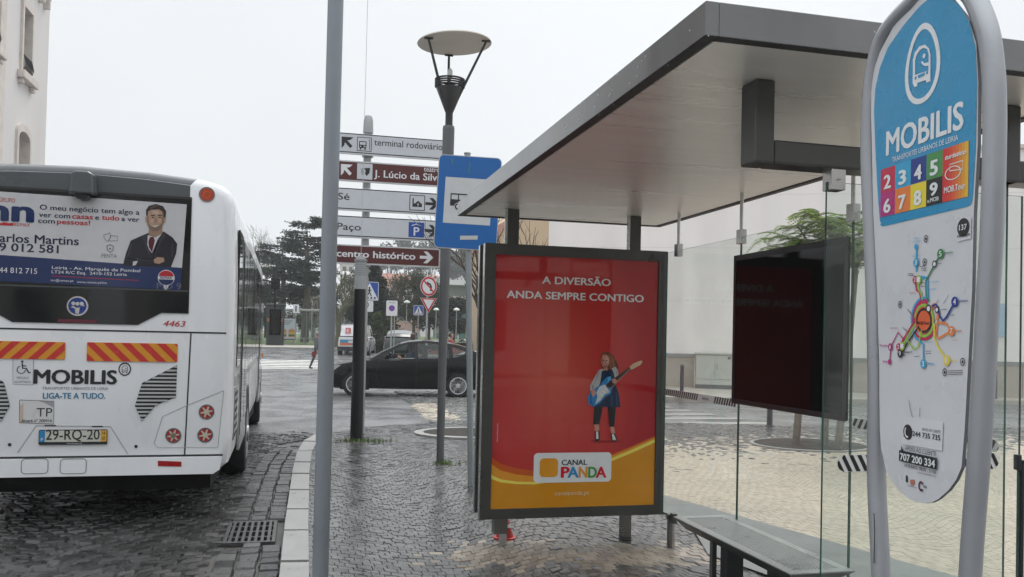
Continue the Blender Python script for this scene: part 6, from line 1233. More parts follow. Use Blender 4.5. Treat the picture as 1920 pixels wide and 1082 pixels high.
b.build('poster_case', t)
b = MB(); b.box((c.x-.75, 63.6, g0+2.42), (c.x+3.4, 65.4, g0+2.55), postm); b.build('roof', t, bevel=.02)
for x, y in ((c.x-.6, 65.3), (c.x+1.3, 65.3), (c.x+3.3, 65.3), (c.x+3.3, 63.7), (c.x-.5, 63.96), (c.x+.4, 63.96)): b = MB(); b.tube([(x, y, g0), (x, y, g0+2.42)], .04, postm, 8); b.build('post', t)
b = MB(); b.box((c.x+.7, 65.3, g0+.2), (c.x+3.3, 65.32, g0+2.2), cglass); b.build('back_pane', t); b = MB(); b.box((c.x+.9, 64.8, g0+.42), (c.x+2.6, 65.15, g0+.47), postm); b.box((c.x+1.1, 64.9, g0), (c.x+1.2, 65.05, g0+.42), postm); b.box((c.x+2.3, 64.9, g0), (c.x+2.4, 65.05, g0+.42), postm); b.build('bench', t)
# green kiosk by the park
c = at(521, 612, Y=60); kg = M('kiosk_green', (.014, .024, .02), .5); t = thing('kiosk', 'dark green kiosk with an orange sign band seen past the front of the bus', 'kiosk', (c.x, 61, gz(61)+.1))
g0 = gz(61)+.1; b = MB(); b.box((c.x-.75, 60.2, g0), (c.x+.4, 61.5, g0+2.7), kg); b.build('wall', t, bevel=.03); b = MB(); b.box((c.x-.85, 60.1, g0+2.7), (c.x+.5, 61.6, g0+2.82), kg); b.build('roof', t, bevel=.05); b = MB(); b.box((c.x-.7, 60.16, g0+1.6), (c.x+.3, 60.2, g0+1.85), P('kiosk_orange', (.28, .10, .04), .5)); b.build('sign_band', t); b = MB(); b.box((c.x-.3, 60.15, g0), (c.x+.35, 60.2, g0+1.2), black); b.build('panel', t)
# park lamps with white heads
def plamp(label, px_, py_, Y, first=None):
    c = at(px_, py_, Y=Y); g = gz(Y)+.1
    if first: dup(first, (c.x, Y, g), 0, label, (c.z-g)/first['hh']); return first
    t = thing('park_lamp', label, 'street lamp', (c.x, Y, g), 0, 'white headed lamps in the park'); t['hh'] = c.z-g
    b = MB(); b.tube([(c.x, Y, g), (c.x, Y, c.z-.1)], [.06, .045], postm, 8); b.build('pole', t); b = MB(); b.lathe([(.08, -.12), (.28, -.10), (.42, -.02), (.36, .12), (.15, .24), (.02, .27)], (c.x, Y, c.z), M('lamp_head_white', (.62, .63, .62), .4), 14); b.build('lamp_head', t, 50); return t
pf_ = plamp('white mushroom lamp to the left of the black cable post', 648, 515, 62)
for x, y, Y, l in ((763, 567, 70, 'white headed lamp standing among trees left of the yield sign'), (818, 581, 66, 'white headed lamp just left of the grey street lamp pole'), (856, 581, 60, 'white headed lamp between street lamp pole and stop sign pole'), (586, 540, 80, 'thin tall lamp right behind the steel pole edge')): plamp(l, x, y, Y, pf_)
# ------------------------------------------------------------------ buildings
plas = M('pale_plaster', (.64, .615, .60), .8, 0, .08, .9, .08, 40, stretch=(1, 1, .2)); trimst = M('pinkish_stone_trim', (.60, .545, .50), .75, 0, .12, 4, .15, 50); wglass = M('window_glass', (.05, .055, .06), .08, 0, .1, 1); wfr = M('window_frame', (.5, .5, .48), .5)
tb_ = thing('townhouse', 'pale old townhouse with stone window surrounds behind the bus roof', 'building', (-8, 29.7, -.1))
fc = Plane((-8, 0, 0), (1, 0, 0), (0, 1, 0)); za = crop(0, 0, 3.383)
def fr_(a, b_): (u0, v0), (u1, v1) = fc.px(*za(a)[0]), fc.px(*za(b_)[0]); return u0, v0, u1, v1
up_u0, up_u1 = fc.px(*za((137, 250))[0])[0], fc.px(*za((193, 250))[0])[0]; up_v0, up_v1 = fc.px(*za((160, 470))[0])[1], fc.px(*za((165, 60))[0])[1]
lo_u0, lo_u1 = fc.px(*za((105, 900))[0])[0], fc.px(*za((178, 900))[0])[0]; lo_v1 = fc.px(*za((140, 835))[0])[1]; lo_v0 = lo_v1-2.6
YC = fc.px(87, 60)[0]; HT = 12.35
wins_ = []
for k in range(4):
    for (a, b_, c, d, arch) in ((up_u0, up_u1, up_v0, up_v1, 0), (lo_u0, lo_u1, lo_v0, lo_v1, 1)): wins_.append((a-2.9*k, b_-2.9*k, c, d, arch))
def wloop(w): 
    a, b_, c, d, ar = w
    if not ar: return [(a, c), (b_, c), (b_, d), (a, d)]
    m_, r_ = (a+b_)/2, (b_-a)/2; return [(a, c), (b_, c)]+[(m_+r_*math.cos(math.pi*k/8), d-.25+.25*math.sin(math.pi*k/8)) for k in range(9)]
b = MB(); b.tess(fc, [[(12, -.2), (YC, -.2), (YC, HT), (12, HT)]]+[wloop(w) for w in wins_], plas, 0)
b.box((-20, YC-.001, -.2), (-8.0, YC+.3, HT), plas); b.box((-20, 12, HT), (-7.98, YC+.3, HT+.1), plas)
for a, b_, c, d, ar in wins_:
    for (u0, v0), (u1, v1) in zip(wloop((a, b_, c, d, ar)), wloop((a, b_, c, d, ar))[1:]+wloop((a, b_, c, d, ar))[:1]): b.add([(-8, u0, v0), (-8, u1, v1), (-8.28, u1, v1), (-8.28, u0, v0)], [(3, 2, 1, 0)], trimst)
b.build('wall', tb_)
for w in wins_[:4]:
    a, b_, c, d, ar = w; r = MB(); r.box((-8.32, a, c), (-8.26, b_, d), wglass); win_ = r.build('window', tb_)
    r = MB(); r.box((-8.27, a, c), (-8.22, a+.07, d), wfr); r.box((-8.27, b_-.07, c), (-8.22, b_, d), wfr); r.box((-8.265, (a+b_)/2-.04, c), (-8.215, (a+b_)/2+.04, d), wfr); r.box((-8.264, a+.07, d-.6), (-8.218, b_-.07, d-.53), wfr); r.build('frame', win_)
    out = wloop((a-.13, b_+.13, c-.05, d+.2, ar)); r = MB(); r.prism(fc, [out, wloop(w)], .07, trimst, .0); r.build('surround', win_)
    r = MB(); r.box((-8, a-.3, c-.28), (-7.8, b_+.3, c-.05), trimst); r.box((-8, a-.22, c-.42), (-7.87, a-.02, c-.28), trimst); r.box((-8, b_+.02, c-.42), (-7.87, b_+.22, c-.28), trimst); r.build('sill', win_, bevel=.02)
    if not ar:
        r = MB(); iron2 = M('wrought_iron', (.02, .02, .02), .5)
        r.tube([(-7.93, a+.02, c+.45), (-7.93, b_-.02, c+.45)], .018, iron2, 6); r.tube([(-7.93, a+.02, c+.06), (-7.93, b_-.02, c+.06)], .018, iron2, 6)
        for k in range(8): y = a+.05+(b_-a-.1)*k/7; r.tube([(-7.93, y, c), (-7.88, y+.05, c+.2), (-7.93, y, c+.46)], .014, iron2, 5)
        r.build('railing', win_)
r = MB()
for z, d in ((HT-.75, .05), (HT-.55, .10), (HT-.3, .18), (HT-.12, .26)): r.box((-8, 12, z), (-8+d, YC+d, z+.2), trimst); r.box((-12, YC+.3, z), (-8, YC+.3+d, z+.2), trimst)
y = 12.3
while y < YC: r.box((-8, y, HT-.95), (-7.82, y+.12, HT-.56), trimst); y += .55
r.build('cornice', tb_, bevel=.02)
r = MB(); pu0 = fc.px(*za((6, 500))[0])[0]; r.box((-8, pu0-.45, -.2), (-7.9, pu0, HT-.76), trimst); r.build('pilaster', tb_, bevel=.01)
# blank plaza wall with a stone base
wallm = M('plaza_wall_render', (.84, .79, .76), .8, 0, .07, .9, .06, 30, stretch=(1, 1, .16)); plin = M('plinth_stone', (.40, .355, .31), .7, 0, .14, 1.2, .15, 30); bandm = M('plinth_band', (.27, .275, .27), .6, 0, .15, 2)
pw_ = thing('plaza_building', 'blank pinkish white plastered building with a beige stone base behind the shelter glass', 'building', (15, 23.5, 0))
d_ = Vector((20.95-11.47, 21.3-25.6, 0)).normalized(); n_ = Vector((d_.y, -d_.x, 0)); n_ = n_ if n_.y < 0 else -n_
wp = Plane((11.47, 25.6, 0), n_, d_); uL = wp.px(1029, 440)[0]; HT2 = wp.px(1905, 279)[1]
b = MB(); b.slab(wp, uL, 1.07, 30, HT2, .3, wallm, -.3); b.slab(wp, uL, HT2, 30, HT2+.12, .42, trimst, -.34)
for k in range(1, 4): b.slab(wp, uL, 1.07+k*1.7, 30, 1.075+k*1.7, .004, M('render_joint', (.5, .47, .45), .8), .0)
b.add([wp.pt(uL, -.2, -.3), wp.pt(uL, -.2, -9), wp.pt(uL, HT2, -9), wp.pt(uL, HT2, -.3)], [(0, 1, 2, 3)], wallm)
b.build('wall', pw_)
b = MB(); u = uL
while u < 30: b.slab(wp, u, -.2, min(30, u+1.19), .95, .07, plin, -.02); u += 1.2
b.build('plinth', pw_, bevel=.006); b = MB(); b.slab(wp, uL, .95, 30, 1.07, .085, bandm, -.02); b.build('plinth_band', pw_)
c = wp.px(1868, 600); b = MB(); b.slab(wp, c[0]-.22, c[1]-.5, c[0]+.25, c[1]+.5, .03, P('plaque_blue', (.42, .55, .68), .5), .0); tag(b.build('wall_plaque'), 'small light blue plaque on the pale wall at the far right', 'plaque')
# utility cabinet
cb = MB(); c0_, c1_ = wp.px(1304, 726), wp.px(1374, 728); cp = Plane(wp.pt(0, 0, .5), n_, d_); c0_, c1_ = cp.px(1304, 726), cp.px(1374, 728); cg_ = M('cabinet_cream', (.50, .505, .46), .6, 0, .06, 3)
ct = thing('utility_cabinet', 'cream metal utility cabinet standing against the plaza wall base', 'cabinet', tuple(cp.pt((c0_[0]+c1_[0])/2, 0, -.2)))
b = MB(); b.slab(cp, c0_[0], .12, c1_[0], 1.07, .4, cg_, -.4); b.slab(cp, c0_[0]-.03, 1.07, c1_[0]+.03, 1.13, .47, cg_, -.43); b.slab(cp, c0_[0], -.02, c1_[0], .12, .38, conc, -.39); b.build('body', ct, bevel=.01)
b = MB(); m_ = (c0_[0]+c1_[0])/2
b.slab(cp, c0_[0]+.03, .3, m_-.005, 1.04, .012, cg_, 0); b.slab(cp, m_+.005, .3, c1_[0]-.03, 1.04, .012, cg_, 0); b.build('door', ct, bevel=.004); b = MB(); b.slab(cp, m_+.06, .62, m_+.09, .78, .03, postm, .012); b.slab(cp, c1_[0]-.17, .93, c1_[0]-.08, 1.01, .004, agr, .013); b.build('handle', ct)
# bollards
bo = thing('bollard', 'slim dark grey bollard in front of the plinth to the left of the cabinet', 'bollard', (0, 0, 0), 0, 'slim bollards along the plaza street'); WM[bo.name] = Matrix.Identity(4)
b = MB(); bcol = M('bollard_grey', (.10, .105, .12), .45, .4, .1, 10); b.lathe([(.05, 0), (.05, .78), (.052, .785), (.052, .84), (.04, .86), (.005, .865)], (0, 0, 0), bcol, 14); b.build('shaft', bo, 40); b = MB(); b.lathe([(.08, 0), (.08, .015), (.052, .02)], (0, 0, 0), bcol, 14); b.build('base', bo, 40)
bp0 = at(1278, 745, Z=0); bo.location = bp0; WM[bo.name] = Matrix.Translation(bp0)
for x, y, l in ((1443, 799, 'slim dark grey bollard just below the dark glossy panel, nearest the shelter'), (1866, 748, 'slim dark grey bollard right of the totem at the far street side')): dup(bo, tuple(at(x, y, Z=0)), 0, l)
# tan gabled building, pink house, canopy building, hillside houses
tan = M('tan_render', (.48, .36, .24), .8, 0, .06, .8, .06, 20); tan_t = thing('gabled_building', 'tan windowless gable end rising behind the poster case and bare branches', 'building', (13.5, 47, gz(47)))
tpz = Plane((0, 47, 0), (0, -1, 0), (1, 0, 0)); g = [tpz.px(*p) for p in ((933, 470), (934, 452), (950, 419), (975, 360), (1029, 365), (1033, 470))]
prof_ = [(g[1][0], -.1), (tpz.px(1032, 470)[0], -.1), (tpz.px(1029.5, 420)[0], tpz.px(1029, 405)[1]), (tpz.px(980, 396)[0], tpz.px(980, 386)[1]), (tpz.px(952, 400)[0], tpz.px(952, 414)[1]), (g[1][0], g[1][1])]
b = MB(); b.prism(tpz, [prof_], 9, tan, -9); b.build('wall', tan_t)
roofm = M('terracotta_roof', (.26, .11, .07), .8, 0, .25, 3, .3, 12)
b = MB(); (ua, va), (ub, vb) = prof_[5], prof_[4]; b.add([tpz.pt(ua-.15, va-.1, .15), tpz.pt(ub, vb+.05, .15), tpz.pt(ub, vb+.05, -9), tpz.pt(ua-.15, va-.1, -9)], [(0, 1, 2, 3)], roofm); b.build('roof', tan_t)
def house(name, label, px0, px1, pyt, Y, col, roof, nwin, rows, grp=None, depth=8, pyr=None):
    pl = Plane((0, Y, 0), (0, -1, 0), (1, 0, 0)); u0, v1 = pl.px(px0, pyt); u1 = pl.px(px1, pyt)[0]; g = min(gz(Y), v1-3) if Y < 200 else hz((u0+u1)/2, Y)-3
    t = thing(name, label, 'building', ((u0+u1)/2, Y+depth/2, g), 0, grp); mt = M('render_%d' % int(px0*10+Y), col, .8, 0, .08, .5)
    b = MB(); b.box((u0, Y, g), (u1, Y+depth, v1), mt); b.build('wall', t)
    b = MB(); rh = (u1-u0)*.22 if roof else .3; b.rings([[Vector(p) for p in ((u0-.3, Y-.3, v1), (u1+.3, Y-.3, v1), (u1+.3, Y+depth+.3, v1), (u0-.3, Y+depth+.3, v1))], [Vector(p) for p in (((u0+u1)/2-(u1-u0)*.25, Y+depth*.5-.05, v1+rh), ((u0+u1)/2+(u1-u0)*.25, Y+depth*.5-.05, v1+rh), ((u0+u1)/2+(u1-u0)*.25, Y+depth*.5+.05, v1+rh), ((u0+u1)/2-(u1-u0)*.25, Y+depth*.5+.05, v1+rh))]], roofm if roof else conc); b.build('roof', t)
    for r in range(rows):
        for k in range(nwin):
            x = u0+(u1-u0)*(k+.5)/nwin; z = v1-1.2-r*3.1; w = min(.6, (u1-u0)/nwin*.28); b = MB(); b.box((x-w, Y-.04, z-1.4), (x+w, Y+.1, z), wglass); f_ = b.build('window', t); b = MB(); b.prism(Plane((0, Y-.04, 0), (0, -1, 0), (1, 0, 0)), [[(x-w-.1, z-1.5), (x+w+.1, z-1.5), (x+w+.1, z+.1), (x-w-.1, z+.1)], [(x-w, z-1.4), (x+w, z-1.4), (x+w, z), (x-w, z)]], .05, wfr); b.build('frame', f_)
    return t
house('pink_house', 'faded pink house with tiled roof showing between the conifer and pruned tree', 700, 790, 528, 128, (.50, .31, .26), True, 6, 3)
house('white_house', 'small white house at the foot of the hill above the yield sign', 800, 832, 520, 170, (.6, .58, .56), True, 2, 2)
house('cream_house', 'cream house on the wooded hillside above the brown sign', 640, 664, 492, 260, (.55, .5, .45), True, 2, 1, 'houses on the hillside'); house('pale_house', 'pale house on the hillside behind the round red sign', 775, 795, 508, 255, (.6, .58, .55), True, 2, 1, 'houses on the hillside'); house('hill_house', 'white hillside house seen right of the street lamp pole', 846, 872, 500, 250, (.62, .6, .58), True, 2, 1, 'houses on the hillside')
cn = thing('canopy_building', 'long low building with a white flat canopy and teal glass beyond the park', 'building', (26, 118, gz(118))); pz = Plane((0, 115, 0), (0, -1, 0), (1, 0, 0)); u0, u1 = pz.px(815, 530)[0], pz.px(960, 530)[0]
b = MB(); b.box((u0, 113, pz.px(860, 536)[1]), (u1, 124, pz.px(860, 527)[1]), M('canopy_white', (.62, .63, .63), .5)); b.build('roof', cn); b = MB(); b.box((u0+.6, 114.5, pz.px(860, 556)[1]), (u1, 123, pz.px(860, 536)[1]), M('fascia_grey', (.2, .2, .2), .6)); b.build('fascia', cn); b = MB(); b.box((u0+.6, 114.2, pz.px(860, 562)[1]), (u1, 123, pz.px(860, 556)[1]), M('beam_pink', (.55, .46, .43), .6)); b.build('beam', cn)
b = MB(); b.box((u0+1, 116, gz(115)), (u1, 122, pz.px(860, 562)[1]), M('teal_glass', (.04, .14, .14), .12)); b.build('glazing', cn)
for k in range(8): x = u0+1+(u1-u0-2)*k/7; b = MB(); b.box((x-.1, 115.6, gz(115)), (x+.1, 115.9, pz.px(860, 562)[1]), wfr); b.build('column', cn)
# the street side behind the camera
for k, (x, l, h, c) in enumerate(((-16, 10, 7, (.45, .42, .39)), (-5, 9, 6.6, (.40, .36, .33)), (4.5, 10, 7.5, (.5, .47, .43)), (15, 11, 6.8, (.38, .35, .34)))):
    t = thing('street_house', ['grey rendered house across the street', 'low brown rendered house across the street', 'tall cream house across the street', 'dull grey corner house across the street'][k], 'building', (x+l/2, -20, 0)); mt = M('back_render_%d' % k, c, .8, 0, .08, .5)
    b = MB(); pb_ = Plane((0, -16, 0), (0, 1, 0), (-1, 0, 0)); holes = []
    for r_ in range(int(h//3.2)):
        for q in range(3): xx = -(x+l*(q+.5)/3); holes.append([(xx-.55, 1+r_*3.1), (xx+.55, 1+r_*3.1), (xx+.55, 2.7+r_*3.1), (xx-.55, 2.7+r_*3.1)])
    b.tess(pb_, [[(-x-l+.05, -.2), (-x-.05, -.2), (-x-.05, h), (-x-l+.05, h)]]+holes, mt); b.box((x+.05, -24, h), (x+l-.05, -15.9, h+.3), roofm); b.box((x+.05, -24, -.2), (x+.35, -16.001, h), mt); b.build('wall', t)
    b = MB(); b.box((x+.4, -16.5, 0), (x+l-.4, -16.25, h-.1), wglass); b.build('window', t)

# ------------------------------------------------------------------ trees
bark = M('bark', (.075, .062, .05), .9, 0, .35, 8, .6, 30); barkp = M('pale_bark', (.19, .165, .14), .85, 0, .25, 10, .4, 40)
def leafmat(n, c):
    new = 'leaf_'+n not in MATS; m = M('leaf_'+n, c, .6, 0, .25, 3, 0, 60, 0, .1, .5, .3)
    if new:
        t = m.node_tree; b = t.nodes['Principled BSDF']; o = [q for q in t.nodes if q.type == 'OUTPUT_MATERIAL'][0]; tl_ = t.nodes.new('ShaderNodeBsdfTranslucent'); mxs = t.nodes.new('ShaderNodeMixShader'); mxs.inputs[0].default_value = .4
        t.links.new(b.inputs['Base Color'].links[0].from_socket, tl_.inputs['Color']); t.links.new(b.outputs[0], mxs.inputs[1]); t.links.new(tl_.outputs[0], mxs.inputs[2]); t.links.new(mxs.outputs[0], o.inputs['Surface'])
    return m
def branch(mb, p, d, L_, r, depth, spread, mat, tips, up=.12, seg=3, nb=(2, 3), shrink=.72):
    pts = [p]; q = p; dd = d
    for k in range(seg): dd = (dd+Vector((random.gauss(0, .13), random.gauss(0, .13), random.gauss(up*.5, .1)))).normalized(); q = q+dd*(L_/seg); pts.append(q)
    mb.tube(pts, [r*(1-.38*k/seg) for k in range(seg+1)], mat, 6 if depth > 1 else 4, False)
    if depth <= 0: tips.append((q, dd)); return
    if depth <= 2: tips.append((q, dd))
    for k in range(random.randint(*nb)):
        i = random.randint(max(1, seg-1), seg); ax = Vector((random.gauss(0, 1), random.gauss(0, 1), random.gauss(0, .5))).normalized(); nd = (dd+ax*spread+Vector((0, 0, up))).normalized(); branch(mb, pts[i], nd, L_*shrink*random.uniform(.8, 1.15), r*.6, depth-1, spread, mat, tips, up, seg, nb, shrink)
def leaves(mb, clusters, n, size, mat, flat=1.):
    for c, R_ in clusters:
        for _ in range(n):
            v = Vector((random.gauss(0, 1), random.gauss(0, 1), random.gauss(0, flat))); v = v.normalized()*random.random()**.45; p = Vector((c.x+v.x*R_, c.y+v.y*R_, c.z+v.z*R_*flat))
            a = Vector((random.gauss(0, 1), random.gauss(0, 1), random.gauss(0, .6))).normalized(); b_ = a.cross(Vector((random.gauss(0, 1), random.gauss(0, 1), random.gauss(0, 1)))).normalized(); s = size*random.uniform(.6, 1.3)
            mb.add([p-a*s, p+b_*s*.55, p+a*s, p-b_*s*.55], [(0, 1, 2, 3)], mat)
def build_tree(name, label, X, Y, g, tr, cr, cmat=None, group=None, crown='crown'):
    t = thing(name, label, 'tree', (X, Y, g), 0, group); tr.build('trunk', t, 60)
    if cr is not None and cr.f: cr.build(crown, t, rnd=[random.random() for _ in cr.f])
    return t
def bare(label, px_, Y, pyt, r, depth, spread, mat=bark, nb=(2, 3), stem=.3, leaf=None, group=None, lean=0., x=None, name='bare_tree', up=.15):
    c = at(px_, pyt, Y=Y); g = gz(Y) if Y > 14 else 0; X = c.x if x is None else x; H_ = c.z-g; tr = MB(); tips = []
    p0 = Vector((X, Y, g-.05)); p1 = p0+Vector((lean*H_*stem, 0, H_*stem)); tr.tube([p0, p0+(p1-p0)*.5+Vector((.03, 0, 0)), p1], [r, r*.85, r*.75], mat, 9)
    fac = H_*(1-stem)/sum(.74**k for k in range(depth+1))*1.12
    for k in range(4): a = 2*math.pi*k/4+random.random(); branch(tr, p1-Vector((0, 0, random.uniform(0, .15)*H_*stem)), Vector((math.cos(a)*spread, math.sin(a)*spread, 1)).normalized(), fac, r*.55, depth, spread, mat, tips, up, 3, nb, .74)
    cr = None
    if leaf: cr = MB(); leaves(cr, [(q, leaf[1]) for q, _ in tips], leaf[2], leaf[3], leaf[0])
    return build_tree(name, label, X, Y, g, tr, cr, group=group)
random.seed(11)
# bare tree in the oval bed; its limbs show above the poster case
bare('bare young street tree in the oval bed, twigs showing above the poster case', 925, 12.9, 330, .06, 4, .75, bark, (2, 3), .40, x=2.95, name='bare_street_tree')
# cedar
def cedar(label, px_, Y, pyt, mat, seed, wpx, lo, dense):
    random.seed(seed); c = at(px_, pyt, Y=Y); g = gz(Y)+.1; H_ = c.z-g; X = c.x; tr = MB(); tr.tube([(X, Y, g), (X+.15, Y, g+H_*.5), (X-.05, Y, c.z-.06*H_)], [.34, .22, .015], bark, 10); cr = MB(); Wd = wpx/1607*Y
    for k in range(dense):                             # irregular tilted shelves, wide and close below, ragged and open on top
        low = k < dense*.5; f = random.uniform(lo, .68) if low else .66+.33*random.random()**.8; a = random.uniform(0, 6.28); ln = Wd*.5*(random.uniform(.5, 1.1) if low else random.uniform(.45, .95)*(1.28-f)*1.9); z = g+H_*f
        d = Vector((math.cos(a), math.sin(a), random.uniform(-.05, .34))); p = Vector((X, Y, z)); q1 = p+d*ln*.55; q2 = p+d*ln+Vector((0, 0, -.12*ln)); tr.tube([p, q1, q2], [.10*(1.15-f), .06, .02], bark, 5, False)
        for q in range(int(6+ln*3.4)):
            s = random.uniform(.22, 1.08)**.8; o_ = p+(q1-p)*min(1, s/.55) if s < .55 else q1+(q2-q1)*((s-.55)/.45); side = Vector((-d.y, d.x, 0))*random.gauss(0, .2)*ln; rr = random.uniform(.3, .75)
            leaves(cr, [(o_+side+Vector((0, 0, random.uniform(-.22, .16)))-Vector((0, 0, abs(side.length)*.16)), rr)], 40, .085, mat, random.uniform(.22, .5))
    return build_tree('cedar', label, X, Y, g, tr, cr)
cedm = leafmat('cedar', (.026, .040, .031))
cedar('tall dark cedar with flat layered branches rising left of the steel pole', 577, 70, 404, cedm, 5, 125, .42, 34)
cedar('wide dark cedar close behind the bus mirror left of the tall cedar', 531, 74, 448, cedm, 8, 165, .40, 40)
random.seed(21)
bare('pale leafless tree with a fine rounded crown above the bus corner', 478, 105, 420, .28, 5, .6, barkp, (2, 3), .3)
bare('pale leafless tree between the cedar and the tall steel pole', 590, 82, 520, .2, 5, .7, barkp, (2, 3), .25)
bare('mossy leafless tree with a thick forked trunk just right of the steel pole', 638, 58, 486, .26, 4, .62, M('mossy_bark', (.085, .085, .05), .9, 0, .3, 6, .5, 30), (2, 3), .38)
bare('pruned tree with two bare upright limbs above the no-parking plate', 742, 66, 504, .16, 2, .35, bark, (1, 2), .62)
bare('leafless tree at the right edge of the stop sign above the canopy building', 905, 30, 430, .14, 4, .7, bark, (2, 3), .45, x=at(912, 500, Y=30).x)
def blob(label, px_, Y, pyt, pyb, wpx, mat, n, size, seed, name='tree', trunkr=.14, cone=False, lump=16, group=None):
    random.seed(seed); c = at(px_, pyt, Y=Y); zb = max(at(px_, pyb, Y=Y).z, gz(Y)+.2); g = gz(Y); X = c.x; H_ = c.z-zb; Wd = wpx/1607*Y/2; tr = MB(); cr = MB()
    tr.tube([(X, Y, g), (X+.05, Y, g+(c.z-g)*.5), (X, Y, c.z-.2*H_)], [trunkr, trunkr*.8, trunkr*.2], bark, 8); cls = []
    for k in range(lump):
        if cone: f = (k+.5)/lump; rr = Wd*(1-f)**.8; a = random.uniform(0, 6.28); cls.append((Vector((X+rr*.55*math.cos(a), Y+rr*.55*math.sin(a), zb+H_*f*.96)), max(.25, rr*.62)))
        else:
            a = random.uniform(0, 6.28); q = random.random()**.5; zz = random.uniform(.12, .9); rad_ = Wd*math.sqrt(max(.1, 1-(2*zz-1)**2)); p = Vector((X+rad_*q*.8*math.cos(a), Y+rad_*q*.8*math.sin(a), zb+H_*zz)); cls.append((p, Wd*random.uniform(.28, .45))); tr.tube([(X, Y, g+(c.z-g)*.35), (X+(p.x-X)*.5, Y+(p.y-Y)*.5, (g+(c.z-g)*.35+p.z)/2+.1), p], [trunkr*.5, trunkr*.3, trunkr*.1], bark, 5, False)
    leaves(cr, cls, n, size, mat, .85); return build_tree(name, label, X, Y, g, tr, cr, group=group)
lg1, lg2, lg3, lg4, lg5 = leafmat('conifer', (.022, .034, .024)), leafmat('olive', (.055, .062, .035)), leafmat('dark', (.028, .036, .028)), leafmat('fresh', (.06, .085, .028)), leafmat('grey', (.06, .065, .05))
blob('dark cone-shaped conifer right behind the blue crossing sign', 700, 62, 478, 640, 130, lg1, 420, .11, 31, 'conifer', .25, True, 40)
blob('olive green loose tree behind the no-parking plate', 778, 72, 506, 612, 96, lg2, 210, .11, 32, lump=30)
blob('bright green bush below the crossing sign beside the white van', 716, 56, 585, 634, 48, lg4, 150, .09, 33, 'bush', .08)
blob('rounded dark tree behind the yield sign', 806, 76, 540, 625, 64, lg3, 260, .11, 34, lump=26)
blob('rounded dark tree between the lamp pole and the stop sign pole', 852, 74, 552, 625, 80, lg3, 280, .11, 35, lump=28)
blob('dark rounded tree in the park behind the burger shelter', 574, 84, 548, 618, 74, lg3, 170, .13, 36, lump=20)
blob('dark leafy tree low behind the steel pole', 610, 88, 540, 620, 70, lg3, 150, .13, 37, lump=18)
blob('dark green tree left edge beyond the kiosk', 500, 88, 520, 630, 60, lg3, 170, .13, 38, lump=18)
blob('greyish tree at the foot of the hill behind the brown sign', 665, 95, 500, 620, 80, lg5, 150, .15, 39, lump=20)
for k, (x, pt_y, w, Y, l) in enumerate(((735, 452, 60, 240, 'hilltop tree over the left half of the brown sign'), (768, 448, 70, 246, 'broad hilltop tree above the middle of the brown sign'), (806, 452, 60, 238, 'hilltop tree close left of the street lamp pole'), (850, 468, 60, 205, 'pale green hill tree between lamp pole and stop sign pole'), (880, 462, 60, 210, 'hill tree directly behind the stop sign pole'), (690, 470, 60, 236, 'hill tree behind the black cable post'))): blob(l, x, Y, pt_y, pt_y+60, w, lg5, 90, .5, 50+k, lump=16, group='trees on the hill', trunkr=.3)
# clipped hedge and flower bed
hg = MB(); random.seed(4); y0 = 54
x0_, x1_ = at(705, 630, Y=y0).x, at(900, 630, Y=y0).x; hg.box((x0_, y0-.4, gz(y0)-.1), (x1_, y0+.4, gz(y0)+.72), lg1); hc_s = []
for k in range(110): x = x0_+(x1_-x0_)*random.random(); hc_s.append((Vector((x, y0-.2+random.uniform(-.3, .3), gz(y0)+random.uniform(.15, .75))), .32))
leaves(hg, hc_s, 26, .07, leafmat('hedge', (.035, .05, .025)))
tag(hg.build('hedge', rnd=[random.random() for _ in hg.f]), 'low clipped dark green hedge running behind the parked cars', 'hedge')
fl = MB(); yf = 46; xa, xb = at(795, 640, Y=yf).x, at(905, 640, Y=yf).x; fl.box((xa, yf-.4, gz(yf)-.1), (xb, yf+.4, gz(yf)+.35), kerbm); fr_m = M('red_petals', (.35, .05, .06), .6); fw_m = leafmat('flower', (.12, .13, .06)); hs2 = [(Vector((xa+(xb-xa)*k/40, yf-.2, gz(yf)+.42)), .16) for k in range(41)]
leaves(fl, hs2, 10, .05, fw_m); leaves(fl, [(c+Vector((0, -.03, .06)), r) for c, r in hs2], 9, .045, fr_m)
tag(fl.build('flower_trough', rnd=[random.random() for _ in fl.f]), 'long pale stone trough of low red flowers behind the black car', 'planter')
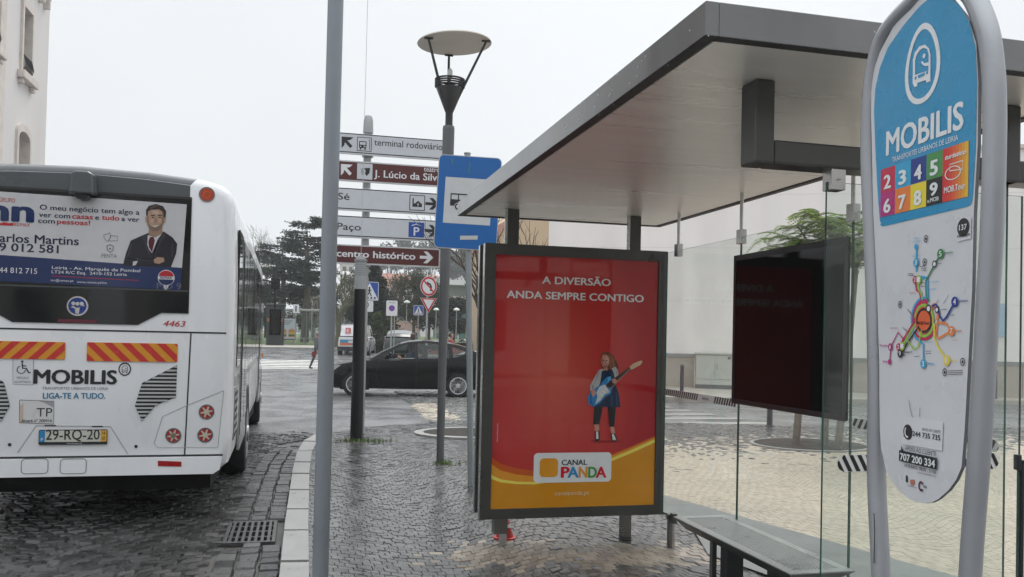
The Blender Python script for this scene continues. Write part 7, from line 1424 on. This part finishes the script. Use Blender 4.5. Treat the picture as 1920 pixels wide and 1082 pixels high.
# young trees with feathery leaves in the round bed
def feathery(label, base, top, seed, rcrown):
    random.seed(seed); t = MB(); base = Vector(base); top = Vector(top); t.tube([base, base+(top-base)*.5+Vector((.02, .01, 0)), top], [.055, .045, .03], barkp, 9); c = MB(); lm = leafmat('feather', (.19, .26, .07))
    for k in range(11):
        a = 2*math.pi*k/11+random.uniform(-.3, .3); L_ = rcrown*random.uniform(.55, .95); p = top+Vector((0, 0, random.uniform(-.5, .12))); d = Vector((math.cos(a), math.sin(a), random.uniform(.1, 1.6))).normalized(); q = p+d*L_*.6; e = q+Vector((d.x, d.y, -.1))*L_*.5; t.tube([p, q, e], [.016, .011, .006], barkp, 5, False)
        for o_ in (q, e, (p+q)/2, (q+e)/2):
            for j in range(4):
                b_ = random.uniform(0, 6.28); fd = Vector((math.cos(b_), math.sin(b_), random.uniform(-.1, .5))).normalized(); fl_ = random.uniform(.28, .42); sd_ = fd.cross(Vector((0, 0, 1))).normalized(); pts = [o_+fd*fl_*s+Vector((0, 0, -.16*s*s)) for s in (0, .3, .6, 1)]
                t.tube(pts, .003, lm, 3, False)
                for s in np.linspace(.15, 1, 10):
                    cpt = o_+fd*fl_*float(s)+Vector((0, 0, -.16*float(s*s)))
                    for sg_ in (-1, 1):
                        tip = cpt+sd_*sg_*.075+fd*.03+Vector((0, 0, -.02)); w = fd*.016; c.add([cpt, (cpt+tip)/2+w, tip, (cpt+tip)/2-w], [(0, 1, 2, 3)], lm)
    build_tree('young_tree', label, base.x, base.y, 0, t, c)
for (x, y), (tx, ty), l, s, rc_ in (((1492, 834), (1520, 470), 'young tree with feathery green leaves, left trunk in the round bed', 61, .85), ((1545, 838), (1560, 440), 'young tree with feathery green leaves, middle trunk in the round bed', 62, .95), ((1571, 842), (1610, 450), 'young tree with feathery green leaves, right trunk in the round bed', 63, .9)):
    b0 = at(x, y, Z=0.02); q = at(tx, ty, Y=b0.y); feathery(l, b0, q, s, rc_)
# ------------------------------------------------------------------ damp air
hz_ = MB(); hz_.box((-700, -60, -1.4), (700, 620, 62), M('temp_haze', (1, 1, 1)))
ho_ = hz_.build('haze'); ho_['kind'] = 'stuff'; ho_['label'] = 'thin damp haze filling the street and the park'; ho_['category'] = 'haze'
hm_ = bpy.data.materials.new('haze_air'); hm_.use_nodes = True; n = hm_.node_tree; n.nodes.clear(); pv = n.nodes.new('ShaderNodeVolumePrincipled'); pv.inputs['Color'].default_value = (.9, .93, .96, 1); pv.inputs['Density'].default_value = .0008; pv.inputs['Anisotropy'].default_value = .2
mo_ = n.nodes.new('ShaderNodeOutputMaterial'); n.links.new(pv.outputs[0], mo_.inputs['Volume']); ho_.data.materials.clear(); ho_.data.materials.append(hm_)
SC.cycles.volume_bounces = 1
